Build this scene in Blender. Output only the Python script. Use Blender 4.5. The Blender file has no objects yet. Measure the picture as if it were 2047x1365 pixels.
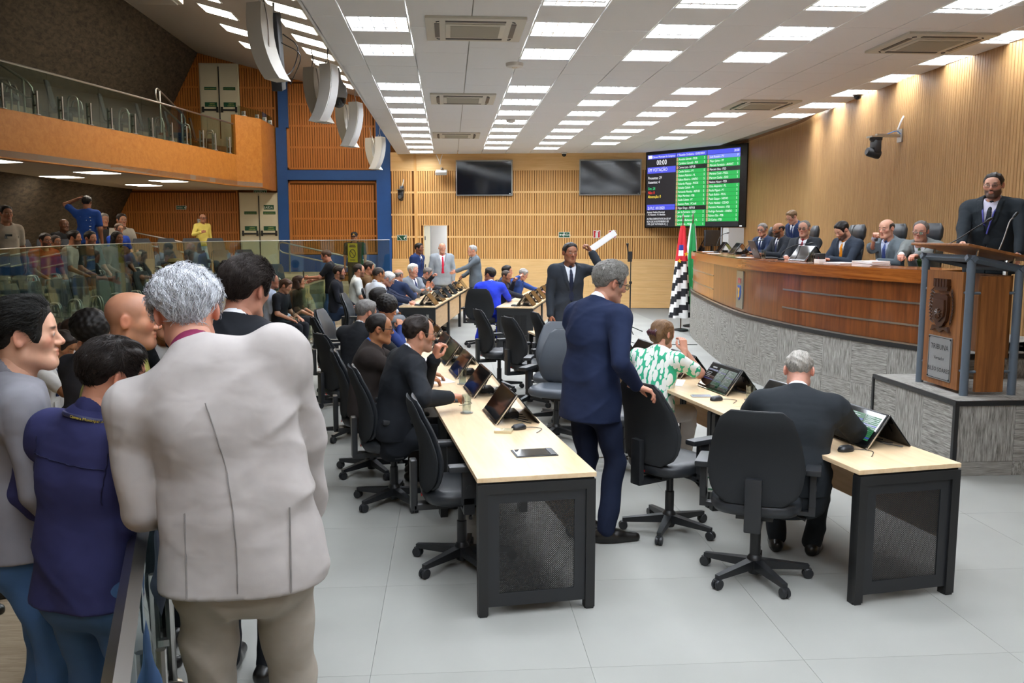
import bpy, bmesh, math, random
import numpy as np
from mathutils import Vector, Matrix, Euler
R_ = math.radians
sc = bpy.context.scene
COL = sc.collection
random.seed(7); RNG = np.random.default_rng(11)

# ------------------------------------------------------------------ camera
CAM_H = 1.97
PITCH, YAW = R_(7.052), R_(4.09)
cam_d = bpy.data.cameras.new('camera'); cam = bpy.data.objects.new('camera', cam_d); COL.objects.link(cam)
cam_d.sensor_width = 36.0; cam_d.lens = 1742.0 * 36.0 / 2047.0; cam_d.clip_start = .05; cam_d.clip_end = 200
cam.location = (0, 0, CAM_H); cam.rotation_euler = (R_(90) - PITCH, 0, -YAW)
sc.camera = cam
# ------------------------------------------------------------------ world, exposure
w = bpy.data.worlds.new('world'); sc.world = w; w.use_nodes = True
w.node_tree.nodes['Background'].inputs[0].default_value = (.93, .96, 1, 1)
w.node_tree.nodes['Background'].inputs[1].default_value = .30
sc.view_settings.view_transform = 'Standard'; sc.view_settings.look = 'None'
sc.view_settings.gamma = 1.0; sc.view_settings.use_curve_mapping = False
sc.view_settings.exposure = 0.32
LAMP = 31.0           # emission of the ceiling fixtures
LAMP_GALLERY = 19.0
sc.cycles.max_bounces = 8; sc.cycles.diffuse_bounces = 6; sc.cycles.glossy_bounces = 3
sc.cycles.transmission_bounces = 4; sc.cycles.transparent_max_bounces = 10
sc.cycles.use_denoising = True
sc.cycles.caustics_reflective = False; sc.cycles.caustics_refractive = False
try: sc.cycles.sample_clamp_indirect = 4.0
except Exception: pass

# ------------------------------------------------------------------ materials
def lin(h):
    if not isinstance(h, str): return tuple(h[:3])
    h = h.lstrip('#'); v = [int(h[i:i+2], 16) / 255 for i in (0, 2, 4)]
    return tuple(c / 12.92 if c <= .04045 else ((c + .055) / 1.055) ** 2.4 for c in v)
MATS = {}
def new_mat(name):
    m = bpy.data.materials.new(name); m.use_nodes = True
    return m, m.node_tree.nodes, m.node_tree.links, m.node_tree.nodes['Principled BSDF']
def nd(nt, t, **kw):
    n = nt.new(t)
    for k, v in kw.items():
        if k.startswith('i_'): n.inputs[int(k[2:])].default_value = v
        else: setattr(n, k, v)
    return n
def plain(name, c, rough=.5, metal=0., spec=.5, emit=0., bump=0., bscale=200., var=0., vscale=6., sheen=0.):
    if name in MATS: return MATS[name]
    m, N, L, b = new_mat(name); c = lin(c)
    b.inputs['Base Color'].default_value = (*c, 1); b.inputs['Roughness'].default_value = rough
    b.inputs['Metallic'].default_value = metal; b.inputs['Specular IOR Level'].default_value = spec
    if sheen: b.inputs['Sheen Weight'].default_value = sheen; b.inputs['Sheen Roughness'].default_value = .5
    if emit:
        b.inputs['Emission Color'].default_value = (*c, 1); b.inputs['Emission Strength'].default_value = emit
    if var or bump:
        tc = nd(N, 'ShaderNodeTexCoord')
    if var:
        n = nd(N, 'ShaderNodeTexNoise'); n.inputs['Scale'].default_value = vscale; n.inputs['Detail'].default_value = 4
        L.new(tc.outputs['Object'], n.inputs['Vector'])
        r = nd(N, 'ShaderNodeMapRange'); r.inputs[1].default_value = .3; r.inputs[2].default_value = .7
        r.inputs[3].default_value = 1 - var; r.inputs[4].default_value = 1 + var
        L.new(n.outputs['Fac'], r.inputs[0])
        mx = nd(N, 'ShaderNodeVectorMath', operation='SCALE'); mx.inputs[0].default_value = c
        L.new(r.outputs[0], mx.inputs['Scale']); L.new(mx.outputs[0], b.inputs['Base Color'])
    if bump:
        n2 = nd(N, 'ShaderNodeTexNoise'); n2.inputs['Scale'].default_value = bscale; n2.inputs['Detail'].default_value = 2
        L.new(tc.outputs['Object'], n2.inputs['Vector'])
        bp = nd(N, 'ShaderNodeBump'); bp.inputs['Strength'].default_value = bump; bp.inputs['Distance'].default_value = .004
        L.new(n2.outputs['Fac'], bp.inputs['Height']); L.new(bp.outputs[0], b.inputs['Normal'])
    MATS[name] = m; return m
def wood(name, c1, c2, rough=.4, scale=(1, 1, 1), spec=.4, coat=0., big=0.):
    """grain stretched along the axis whose scale is smallest (object space)"""
    m, N, L, b = new_mat(name)
    tc = nd(N, 'ShaderNodeTexCoord'); mp = nd(N, 'ShaderNodeMapping'); mp.inputs['Scale'].default_value = scale
    L.new(tc.outputs['Object'], mp.inputs[0])
    n = nd(N, 'ShaderNodeTexNoise'); n.inputs['Scale'].default_value = 1; n.inputs['Detail'].default_value = 6
    n.inputs['Roughness'].default_value = .65; n.inputs['Distortion'].default_value = .6
    L.new(mp.outputs[0], n.inputs['Vector'])
    r = nd(N, 'ShaderNodeValToRGB'); r.color_ramp.elements[0].position = .3; r.color_ramp.elements[1].position = .72
    r.color_ramp.elements[0].color = (*lin(c1), 1); r.color_ramp.elements[1].color = (*lin(c2), 1)
    L.new(n.outputs['Fac'], r.inputs[0])
    L.new(r.outputs[0], b.inputs['Base Color'])
    b.inputs['Roughness'].default_value = rough; b.inputs['Specular IOR Level'].default_value = spec
    b.inputs['Coat Weight'].default_value = coat; b.inputs['Coat Roughness'].default_value = .12
    MATS[name] = m; return m
def cloth(c, rough=.85, weave=.25, name=None):
    key = name or 'cloth_%s' % (c if isinstance(c, str) else '_'.join('%.2f' % x for x in c))
    new = key not in MATS
    m = plain(key, c, rough=rough, spec=.2, bump=weave*.45, bscale=1100., var=.08, vscale=9.)
    if new:   # soft drapery relief
        N, L = m.node_tree.nodes, m.node_tree.links; b = N['Principled BSDF']; tc = nd(N, 'ShaderNodeTexCoord'); mp = nd(N, 'ShaderNodeMapping'); mp.inputs['Scale'].default_value = (9, 9, 15); mp.inputs['Rotation'].default_value = (.3, .5, 0)
        L.new(tc.outputs['Object'], mp.inputs[0]); n = nd(N, 'ShaderNodeTexNoise'); n.inputs['Scale'].default_value = 1; n.inputs['Detail'].default_value = 1.2; n.inputs['Distortion'].default_value = .4; L.new(mp.outputs[0], n.inputs['Vector'])
        bp = nd(N, 'ShaderNodeBump'); bp.inputs['Strength'].default_value = .30; bp.inputs['Distance'].default_value = .02; L.new(n.outputs['Fac'], bp.inputs['Height'])
        old = b.inputs['Normal'].links[0].from_node if b.inputs['Normal'].links else None
        if old is not None: L.new(bp.outputs[0], old.inputs['Normal'])
        else: L.new(bp.outputs[0], b.inputs['Normal'])
    return m
def carpet(name, flip):
    m, N, L, b = new_mat(name)
    tc = nd(N, 'ShaderNodeTexCoord'); mp = nd(N, 'ShaderNodeMapping')
    mp.inputs['Scale'].default_value = (2.8, 34, 1) if not flip else (34, 2.8, 1)
    oi = nd(N, 'ShaderNodeObjectInfo'); ad = nd(N, 'ShaderNodeVectorMath', operation='SCALE'); ad.inputs[0].default_value = (37, 53, 0)
    L.new(oi.outputs['Random'], ad.inputs['Scale']); L.new(ad.outputs[0], mp.inputs['Location'])
    L.new(tc.outputs['UV'], mp.inputs[0])
    n = nd(N, 'ShaderNodeTexNoise'); n.inputs['Scale'].default_value = 1; n.inputs['Detail'].default_value = 3; n.inputs['Roughness'].default_value = .7
    L.new(mp.outputs[0], n.inputs['Vector'])
    r = nd(N, 'ShaderNodeValToRGB'); e = r.color_ramp.elements
    e[0].position = .30; e[0].color = (*lin('#5c5954'), 1); e[1].position = .70; e[1].color = (*lin('#b5b2ab'), 1)
    L.new(n.outputs['Fac'], r.inputs[0]); L.new(r.outputs[0], b.inputs['Base Color'])
    b.inputs['Roughness'].default_value = .95; b.inputs['Specular IOR Level'].default_value = .1
    bp = nd(N, 'ShaderNodeBump'); bp.inputs['Strength'].default_value = .5; bp.inputs['Distance'].default_value = .004
    L.new(n.outputs['Fac'], bp.inputs['Height']); L.new(bp.outputs[0], b.inputs['Normal'])
    MATS[name] = m; return m
def perforated(name):
    m, N, L, b = new_mat(name)
    b.inputs['Base Color'].default_value = (*lin('#1b1c1d'), 1); b.inputs['Roughness'].default_value = .5
    tc = nd(N, 'ShaderNodeTexCoord'); sx = nd(N, 'ShaderNodeSeparateXYZ'); L.new(tc.outputs['Object'], sx.inputs[0])
    def mth(op, a, bb=None, c=None):
        n = nd(N, 'ShaderNodeMath', operation=op)
        for i, v in enumerate((a, bb)):
            if v is None: continue
            if isinstance(v, (int, float)): n.inputs[i].default_value = v
            else: L.new(v, n.inputs[i])
        return n.outputs[0]
    P = 95.0
    u = mth('MULTIPLY', sx.outputs['X'], P); v = mth('MULTIPLY', sx.outputs['Z'], P)
    a = mth('SINE', mth('MULTIPLY', mth('ADD', u, v), math.pi)); c = mth('SINE', mth('MULTIPLY', mth('SUBTRACT', u, v), math.pi))
    h = mth('MULTIPLY', mth('MULTIPLY', a, a), mth('MULTIPLY', c, c))
    hole = mth('GREATER_THAN', h, .36)
    tr = nd(N, 'ShaderNodeBsdfTransparent'); mx = nd(N, 'ShaderNodeMixShader')
    L.new(hole, mx.inputs[0]); L.new(b.outputs[0], mx.inputs[1]); L.new(tr.outputs[0], mx.inputs[2])
    L.new(mx.outputs[0], N['Material Output'].inputs['Surface'])
    MATS[name] = m; return m
def glass_mat(name, tint='#dfeae4', refl=.10, dens=.06):
    """thin architectural pane: clear with a fresnel mirror layer"""
    m, N, L, b = new_mat(name); N.remove(b)
    t = nd(N, 'ShaderNodeBsdfTransparent'); t.inputs[0].default_value = (*lin(tint), 1)
    g = nd(N, 'ShaderNodeBsdfGlossy'); g.inputs['Roughness'].default_value = .01; g.inputs[0].default_value = (.9, .95, .95, 1)
    f = nd(N, 'ShaderNodeLayerWeight'); f.inputs[0].default_value = .5
    pw = nd(N, 'ShaderNodeMath', operation='POWER'); pw.inputs[1].default_value = 4.; L.new(f.outputs['Facing'], pw.inputs[0])
    mp = nd(N, 'ShaderNodeMapRange'); mp.inputs[3].default_value = refl*.5; mp.inputs[4].default_value = .75; L.new(pw.outputs[0], mp.inputs[0])
    mx = nd(N, 'ShaderNodeMixShader'); L.new(mp.outputs[0], mx.inputs[0]); L.new(t.outputs[0], mx.inputs[1]); L.new(g.outputs[0], mx.inputs[2])
    L.new(mx.outputs[0], N['Material Output'].inputs['Surface'])
    MATS[name] = m; return m
def emissive(name, c, s):
    if name in MATS: return MATS[name]
    m, N, L, b = new_mat(name)
    b.inputs['Base Color'].default_value = (.02, .02, .02, 1); b.inputs['Emission Color'].default_value = (*lin(c), 1)
    b.inputs['Emission Strength'].default_value = s; b.inputs['Roughness'].default_value = .3
    MATS[name] = m; return m

M_slat = wood('wood_maple_slat', '#cd9450', '#e3b473', rough=.45, scale=(30, 30, 1.2))
M_maple = wood('wood_maple_plank', '#d8ac6e', '#eac48b', rough=.42, scale=(1.5, 1.5, 30))
M_slat_dk = wood('wood_orange_slat', '#aa6527', '#c17c38', rough=.5, scale=(30, 30, 1.2))
M_fascia = wood('wood_fascia', '#b06d2a', '#c8873f', rough=.45, scale=(9, 9, 9))
M_curve = wood('wood_curved_wall', '#a67d4f', '#c39b68', rough=.45, scale=(26, 26, 1.5))
M_gap = plain('slot_dark_backing', '#6d4522', rough=.9, spec=.1)  # plain dark brown backing sheet behind the slats
M_dais = wood('wood_dais', '#4f2410', '#8a4e22', rough=.28, scale=(14, 14, 1.0), coat=.35)
M_dais_top = wood('wood_dais_top', '#6e3512', '#a86429', rough=.22, scale=(2, 1.2, 25), coat=.4)
M_lect = wood('wood_lectern', '#6a3f20', '#9a6436', rough=.4, scale=(26, 26, 1.4))
M_desk = wood('wood_desk', '#dcbb90', '#ecd3ae', rough=.28, scale=(22, 2, 20), spec=.5)
M_deskpanel = wood('wood_desk_panel', '#c9a274', '#dcb98b', rough=.4, scale=(2, 2, 26))
M_black = plain('black_metal', '#1a1b1c', rough=.45, spec=.5)
M_blackpl = plain('black_plastic', '#202225', rough=.42, spec=.5)
M_leather = plain('black_leather', '#26292d', rough=.42, spec=.5, bump=.15, bscale=160)
M_leather_g = plain('grey_leather', '#4a5058', rough=.40, spec=.5, bump=.12, bscale=160)
M_fabricbk = plain('black_seat_fabric', '#2a2c2e', rough=.9, spec=.2, bump=.3, bscale=500)
M_gloss = plain('gloss_black', '#0a0b0d', rough=.06, spec=.6)
M_bezel = plain('bezel_black', '#0e0f10', rough=.25)
M_chrome = plain('chrome', '#d8d8d8', rough=.15, metal=1)
M_steel = plain('brushed_steel', '#b9b8b4', rough=.28, metal=1)
M_white = plain('white_plastic', '#dcdbd6', rough=.4)
M_ceil = plain('ceiling_tile', '#f3f5f7', rough=.95, spec=.1, bump=.15, bscale=300)
M_grid = plain('ceiling_grid', '#a9a49b', rough=.7)
M_floor = plain('floor_vinyl', '#959590', rough=.75, spec=.15, var=.06, vscale=1.2)
M_floor_b = plain('floor_joint', '#848480', rough=.9)
M_aud = wood('audience_carpet', '#7d6b55', '#a3917a', rough=.95, scale=(4, 30, 4))
M_tier = wood('tier_carpet', '#97866c', '#b8a88c', rough=.95, scale=(4, 30, 4))
M_dark = wood('dark_stone', '#3a332a', '#6b6152', rough=.9, scale=(3, 3, 14))
M_blue = plain('blue_paint', '#174a88', rough=.5, var=.05)
M_bluegrey = plain('blue_grey_metal', '#59646f', rough=.45)
M_cream = plain('cream_door', '#d8d2b8', rough=.5)
M_paper = plain('paper', '#eeeeee', rough=.8)
M_lamp = emissive('lamp_diffuser', '#eef5ff', LAMP)
M_lamp_g = emissive('lamp_diffuser_gallery', '#fff4e2', LAMP_GALLERY)
M_carp = [carpet('carpet_across', False), carpet('carpet_upright', True)]
M_perf = perforated('perforated_steel')
M_glass = glass_mat('pane_glass')
M_tumbler = glass_mat('tumbler_glass', '#f3f7f5', .25)
M_seat = plain('auditorium_seat', '#33363c', rough=.7)

# ------------------------------------------------------------------ mesh kit
def link(o, parent=None):
    COL.objects.link(o)
    if parent is not None: o.parent = parent
    return o
def mesh_obj(name, v, f, mat, parent=None, smooth=None, uv=None, mats=None, mi=None):
    me = bpy.data.meshes.new(name); me.from_pydata([tuple(x) for x in v], [], [tuple(x) for x in f])
    if mats:
        for m in mats: me.materials.append(m)
        me.polygons.foreach_set('material_index', mi)
    elif mat: me.materials.append(mat)
    if uv is not None:
        l = me.uv_layers.new(name='UVMap'); l.data.foreach_set('uv', np.asarray(uv, dtype=np.float32).ravel())
    if smooth is not None:
        me.polygons.foreach_set('use_smooth', [True] * len(me.polygons))
        if smooth < 179:
            try: me.set_sharp_from_angle(angle=R_(smooth))
            except Exception: pass
    me.update()
    return link(bpy.data.objects.new(name, me), parent)
class MB:
    def __init__(s): s.v = []; s.f = []
    def add(s, v, f, M=None):
        o = len(s.v)
        if M is not None: v = [M @ Vector(p) for p in v]
        s.v += [tuple(p) for p in v]; s.f += [tuple(i + o for i in q) for q in f]; return s
    def box(s, c, d, M=None, b=0.):
        x, y, z = c; a, e, g = d[0] / 2, d[1] / 2, d[2] / 2
        if b <= 0:
            v = [(x+i*a, y+j*e, z+k*g) for i in (-1, 1) for j in (-1, 1) for k in (-1, 1)]
            f = [(0,1,3,2),(4,6,7,5),(0,4,5,1),(2,3,7,6),(0,2,6,4),(1,5,7,3)]
            return s.add(v, f, M)
        bm = bmesh.new(); bmesh.ops.create_cube(bm, size=1)
        for q in bm.verts: q.co = Vector((x + q.co.x*2*a, y + q.co.y*2*e, z + q.co.z*2*g))
        bmesh.ops.bevel(bm, geom=bm.edges[:], offset=b, segments=2, profile=.6, affect='EDGES')
        bm.verts.index_update()
        v = [tuple(q.co) for q in bm.verts]; f = [tuple(q.index for q in p.verts) for p in bm.faces]; bm.free()
        return s.add(v, f, M)
    def bx(s, x0, x1, y0, y1, z0, z1, M=None, b=0.):
        return s.box(((x0+x1)/2, (y0+y1)/2, (z0+z1)/2), (abs(x1-x0), abs(y1-y0), abs(z1-z0)), M, b)
    def tube(s, pts, r, n=8, cap=True, M=None, sx=1.):
        pts = [Vector(p) for p in pts]; m = len(pts); rr = r if isinstance(r, (list, tuple)) else [r]*m
        v = []; f = []; prev = None
        for i, p in enumerate(pts):
            t = (pts[min(i+1, m-1)] - pts[max(i-1, 0)]).normalized()
            if prev is None:
                a = Vector((0, 0, 1)) if abs(t.z) < .9 else Vector((1, 0, 0)); u = t.cross(a).normalized()
            else:
                u = (prev - t * prev.dot(t)).normalized()
            prev = u; w_ = t.cross(u)
            for j in range(n):
                q = 2*math.pi*j/n; v.append(p + u*math.cos(q)*rr[i]*sx + w_*math.sin(q)*rr[i])
        for i in range(m-1):
            for j in range(n):
                k = (j+1) % n; f.append((i*n+j, i*n+k, (i+1)*n+k, (i+1)*n+j))
        if cap: f.append(tuple(range(n))[::-1]); f.append(tuple((m-1)*n+j for j in range(n)))
        return s.add(v, f, M)
    def lathe(s, prof, n=16, M=None, c=(0, 0, 0)):
        v = []; f = []; m = len(prof)
        for r, z in prof:
            for j in range(n):
                q = 2*math.pi*j/n; v.append((c[0]+r*math.cos(q), c[1]+r*math.sin(q), c[2]+z))
        for i in range(m-1):
            for j in range(n):
                k = (j+1) % n; f.append((i*n+j, i*n+k, (i+1)*n+k, (i+1)*n+j))
        if prof[0][0] > 1e-4: f.append(tuple(range(n))[::-1])
        if prof[-1][0] > 1e-4: f.append(tuple((m-1)*n+j for j in range(n)))
        return s.add(v, f, M)
    def prism(s, poly, z0, z1, M=None):
        n = len(poly)
        ar = sum(poly[i][0]*poly[(i+1) % n][1]-poly[(i+1) % n][0]*poly[i][1] for i in range(n))
        if ar < 0: poly = poly[::-1]
        v = [(x, y, z0) for x, y in poly] + [(x, y, z1) for x, y in poly]
        f = [tuple(range(n))[::-1], tuple(range(n, 2*n))] + [(i, (i+1) % n, n+(i+1) % n, n+i) for i in range(n)]
        return s.add(v, f, M)
    def wall(s, pts, z0, z1, t, M=None):
        """thick strip along an xy polyline; t = thickness to the left of travel (negative: right)"""
        P = [Vector((p[0], p[1])) for p in pts]; off = []
        for i in range(len(P)):
            d = (P[min(i+1, len(P)-1)] - P[max(i-1, 0)]).normalized(); off.append(P[i] + Vector((-d.y, d.x))*t)
        v = []; f = []; n = len(P)
        for a, b in zip(P, off): v += [(a.x,a.y,z0),(a.x,a.y,z1),(b.x,b.y,z1),(b.x,b.y,z0)]
        for i in range(n-1):
            for j in range(4):
                k = (j+1) % 4; f.append((i*4+j, i*4+k, i*4+4+k, i*4+4+j))
        f.append((3,2,1,0)); f.append((n*4-4,n*4-3,n*4-2,n*4-1))
        if t < 0: f = [q[::-1] for q in f]
        return s.add(v, f, M)
    def build(s, name, mat, parent=None, smooth=None):
        return mesh_obj(name, s.v, s.f, mat, parent, smooth)
def tag(o, label=None, cat=None, group=None, kind=None):
    if label: o['label'] = label
    if cat: o['category'] = cat
    if group: o['group'] = group
    if kind: o['kind'] = kind
    return o
def empty(name, loc=(0, 0, 0), rz=0., label=None, cat=None, group=None):
    o = bpy.data.objects.new(name, None); o.empty_display_size = .1; link(o)
    o.location = loc; o.rotation_euler = (0, 0, rz); return tag(o, label, cat, group)
KIDS = {}
def copy_tree(o, loc=None, rz=None, label=None, group=None, parent=None):
    c = o.copy(); COL.objects.link(c); c.parent = parent
    for ch in o.children: copy_tree(ch, parent=c)
    if loc is not None: c.location = loc
    if rz is not None: c.rotation_euler = (0, 0, rz)
    if label: c['label'] = label
    if group: c['group'] = group
    return c
def struct(o): o['kind'] = 'structure'; return o
def instance(proto, parent, loc, rz=0, scale=None, name=None):
    o = bpy.data.objects.new(name or proto.name.split('.')[0], proto.data if hasattr(proto, 'data') else proto); link(o, parent)
    o.location = loc; o.rotation_euler = (0, 0, rz)
    if scale: o.scale = scale
    return o
def catmull(pts, n=6):
    P = [np.array(p, float) for p in pts]; P = [2*P[0]-P[1]] + P + [2*P[-1]-P[-2]]; out = []
    for i in range(1, len(P)-2):
        for k in range(n):
            t = k/n; out.append(.5*((2*P[i]) + (-P[i-1]+P[i+1])*t + (2*P[i-1]-5*P[i]+4*P[i+1]-P[i+2])*t*t + (-P[i-1]+3*P[i]-3*P[i+1]+P[i+2])*t**3))
    out.append(P[-2]); return out
def resample(pts, step):
    P = np.array(pts, float); d = np.r_[0, np.cumsum(np.linalg.norm(np.diff(P, axis=0), axis=1))]
    n = max(2, int(round(d[-1]/step))+1); t = np.linspace(0, d[-1], n)
    return np.stack([np.interp(t, d, P[:, k]) for k in range(P.shape[1])], 1)
TEXTQ = []
def text_geo(items):
    """items: (string, x, y, size, align, bold) -> verts, faces in the xy plane"""
    obs = []
    for (st, x, y, size, al) in items:
        cu = bpy.data.curves.new('t', 'FONT'); cu.body = st; cu.size = size; cu.align_x = al; cu.resolution_u = 2
        o = bpy.data.objects.new('t', cu); COL.objects.link(o); o.location = (x, y, 0); obs.append(o)
    bpy.context.view_layer.update(); dg = bpy.context.evaluated_depsgraph_get(); V = []; F = []
    for o in obs:
        e = o.evaluated_get(dg); me = e.to_mesh()
        if me:
            b = len(V); V += [tuple(v.co + o.location) for v in me.vertices]; F += [tuple(i+b for i in p.vertices) for p in me.polygons]
        e.to_mesh_clear()
    for o in obs:
        cu = o.data; bpy.data.objects.remove(o); bpy.data.curves.remove(cu)
    return V, F
def frame_mat(o, u, v):
    """matrix taking (x,y,z) -> o + x u + y v + z (u x v)"""
    u = Vector(u).normalized(); v = Vector(v).normalized(); n = u.cross(v)
    return Matrix(((u.x, v.x, n.x, o[0]), (u.y, v.y, n.y, o[1]), (u.z, v.z, n.z, o[2]), (0, 0, 0, 1)))
# ================================================================== ROOM SHELL
CEIL = 4.07
# ---- floor
fl = struct(MB().bx(-12, 9.5, -3.5, 25.5, -.25, -.012).build('floor', M_floor_b))
def barrier_x(y):
    return float(np.interp(y, [0, 2.07, 3.26, 4.1, 8, 12, 15, 18, 21.4, 24], [-.3, -.80, -1.14, -1.37, -2.05, -2.45, -2.55, -2.35, -1.85, -1.5]))
tile_me = MB().bx(-.4992, .4992, -.4992, .4992, -.012, 0).build('floor_tile', M_floor, fl)
tile_me.location = (-.87, 4.24, 0); n_t = 1
for j in range(23):
    for i in range(13):
        x, y = -2.87 + i, 1.24 + j
        if x < barrier_x(y) - .75 or x > 7.4 or (abs(x + .87) < .01 and abs(y - 4.24) < .01): continue
        if x > 4.6 and y > 8: continue
        instance(tile_me, fl, (x, y, 0), name='floor_tile'); n_t += 1
ys = np.linspace(-3, 24, 28)
poly = [(barrier_x(y) - .12, y) for y in ys] + [(-11.5, 24), (-11.5, -3)]
af = struct(MB().prism(poly, -.012, .004).build('floor_audience', M_aud))
# ---- tiers behind the tall glass
G = catmull([(-2.2, 1.5), (-3.1, 4.5), (-3.95, 7.8), (-4.55, 12.2), (-3.9, 16.6), (-2.45, 18.9), (-1.35, 20.0)], 5)
def offs(pts, d):
    out = []
    for i in range(len(pts)):
        t = np.array(pts[min(i+1, len(pts)-1)]) - np.array(pts[max(i-1, 0)]); t = t/np.linalg.norm(t)
        out.append((pts[i][0] - t[1]*d, pts[i][1] + t[0]*d))
    return out
for n, (d, z) in enumerate(((.12, .40), (1.35, .70), (2.35, .95))):
    o = offs(G, d)
    if d > 1: o = [q for q in o if q[0] < -2.5]
    pl = [tuple(q) for q in o] + [(min(o[-1][0], -1.4), 23.9), (-11.4, 23.9), (-11.4, 0.)]
    struct(MB().prism(pl, .004, z).build('floor_tier_%d' % (n+1), M_tier))
def tier_z(x, y):
    d = min(math.hypot(x-g[0], y-g[1]) for g in G)
    return .40 if d < 1.35 else .70 if d < 2.35 else .95

# ---- slotted timber walls
def slat_band(mb, s0, s1, z0, z1, pitch, w, d0, d1, M, skip=None):
    n = int((s1-s0)/pitch)
    for i in range(n+1):
        s = s0 + i*pitch
        if skip and skip[0]-w < s < skip[1]+w and z0 < skip[2]:
            zz = max(z0, skip[2])
            if zz >= z1: continue
            mb.box((s, (zz+z1)/2, (d0+d1)/2), (w, z1-zz, d1-d0), M); continue
        mb.box((s, (z0+z1)/2, (d0+d1)/2), (w, z1-z0, d1-d0), M)
A_ = (-1.55, 23.85); u_ = Vector((6.65, -.97, 0)).normalized()
MW = frame_mat((A_[0], A_[1], 0), u_, (0, 0, 1)); LW = 8.75
DS0, DS1, DZ = .87, 1.51, 2.19
b = MB()
b.bx(0, DS0, 0, 4.3, -.14, -.025, MW); b.bx(DS1, LW, 0, 4.3, -.14, -.025, MW); b.bx(DS0, DS1, DZ, 4.3, -.14, -.025, MW)
wb = struct(b.build('wall_back', M_gap))
b = MB()
for z0, z1 in ((3.09, 3.63), (2.50, 3.04), (1.91, 2.45), (1.30, 1.86)):
    slat_band(b, .05, .60, z0, z1, .062, .046, -.025, 0, MW)
    slat_band(b, .72, LW-.05, z0, z1, .062, .046, -.025, 0, MW, (DS0, DS1, DZ))
tag(b.build('slat', M_slat, wb), kind='stuff')
def rail(s0, s1, z0, z1, nm='rail', mat=M_maple, d=.002, par=wb):
    return MB().bx(s0, s1, z0, z1, -.025, d, MW).build(nm, mat, par)
for z0, z1 in ((3.63, CEIL+.05), (3.04, 3.09), (2.45, 2.50)):
    rail(0, .63, z0, z1); rail(.70, LW, z0, z1)
rail(0, .63, 1.86, 1.91); rail(.70, DS0, 1.86, 1.91); rail(DS1, LW, 1.86, 1.91)
rail(.63, .70, 0, CEIL+.05, 'pilaster', M_slat, .012)
for k in range(7):
    z0 = k*.1857; z1 = z0 + .1837
    rail(0, .63, z0, z1, 'plank'); rail(.70, DS0, z0, z1, 'plank')
    cuts = [DS1, 3.2 + .3*(k % 2), 5.3 + .5*(k % 3), LW]
    for a, c in zip(cuts[:-1], cuts[1:]): rail(a, c-.003, z0, z1, 'plank')
# doorway: white corridor behind, open cream leaf, frame
dr = struct(MB().bx(DS0-.05, DS1+1.6, 0, 2.5, -1.6, -1.5, MW).bx(DS0-.6, DS0-.5, 0, 2.5, -1.6, -.14, MW).bx(DS1+1.5, DS1+1.6, 0, 2.5, -1.6, -.14, MW).bx(DS0-.6, DS1+1.6, 2.5, 2.6, -1.6, -.14, MW).build('wall_corridor', plain('corridor_white', '#f2f1ec', rough=.8)))
cl = empty('corridor_lamp', tuple(MW @ Vector((DS1+.5, 2.46, -.9))), 0, 'bright ceiling lamp in the corridor behind the open doorway', 'lamp')
MB().bx(-.3, .3, -.3, .3, 0, .03).build('frame', M_white, cl); MB().bx(-.27, .27, -.27, .27, -.006, 0).build('diffuser', M_lamp, cl)
d1 = struct(MB().bx(DS0-.0, DS0+.03, 0, DZ, -.9, -.03, MW).build('door_1', M_cream))
for z in (.35, 1.1, 1.85): MB().bx(DS0+.028, DS0+.045, z-.05, z+.05, -.07, -.02, MW).build('hinge', M_black, d1)
struct(MB().bx(DS0-.012, DS0+.004, 0, DZ, -.1, .006, MW).bx(DS1-.004, DS1+.012, 0, DZ, -.1, .006, MW).bx(DS0-.012, DS1+.012, DZ-.004, DZ+.014, -.1, .006, MW).build('trim_1', M_maple))

# ---- left back wall with blue steel frame (stands at y = 24)
MB_ = frame_mat((0, 24.0, 0), (1, 0, 0), (0, 0, 1))
wl = struct(MB().bx(-11.5, -1.45, 0, 8.2, -.2, -.03, MB_).build('wall_back_gallery', M_gap))
b = MB()
def gal_panel(x0, x1, z0, z1, bh=.55):
    MB().bx(x0, x1, z0, z0+.05, -.03, 0, MB_).bx(x0, x1, z1-.05, z1, -.03, 0, MB_).bx(x0, x0+.04, z0, z1, -.03, 0, MB_).bx(x1-.04, x1, z0, z1, -.03, 0, MB_).build('panel_border', M_slat_dk, wl)
    n = max(1, int(round((z1-z0)/bh))); h = (z1-z0-.1)/n
    for k in range(n):
        za = z0+.05+k*h; slat_band(b, x0+.06, x1-.06, za, za+h-.05, .064, .047, -.028, -.002, MB_)
        if k: MB().bx(x0+.04, x1-.04, za-.05, za, -.028, .001, MB_).build('rail', M_slat_dk, wl)
gal_panel(-4.28, -1.93, 3.67, 6.0); gal_panel(-4.28, -1.93, 1.42, 3.37); gal_panel(-8.9, -5.62, .9, 3.15); gal_panel(-7.6, -4.55, 3.15, 6.9)
gal_panel(-4.28, -1.93, .05, .92, .9)
tag(b.build('slat', M_slat_dk, wl), kind='stuff')
fr = struct(MB().bx(-4.55, -4.28, .0, 4.75, -.03, .10, MB_).bx(-1.93, -1.55, 0, 6, -.03, .12, MB_).bx(-4.28, -1.93, 3.39, 3.65, -.03, .09, MB_).bx(-4.28, -1.93, .94, 1.40, -.03, .06, MB_).bx(-4.47, -4.22, 4.75, 6.4, -.03, .10, MB_).build('trim_2', M_blue))
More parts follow.
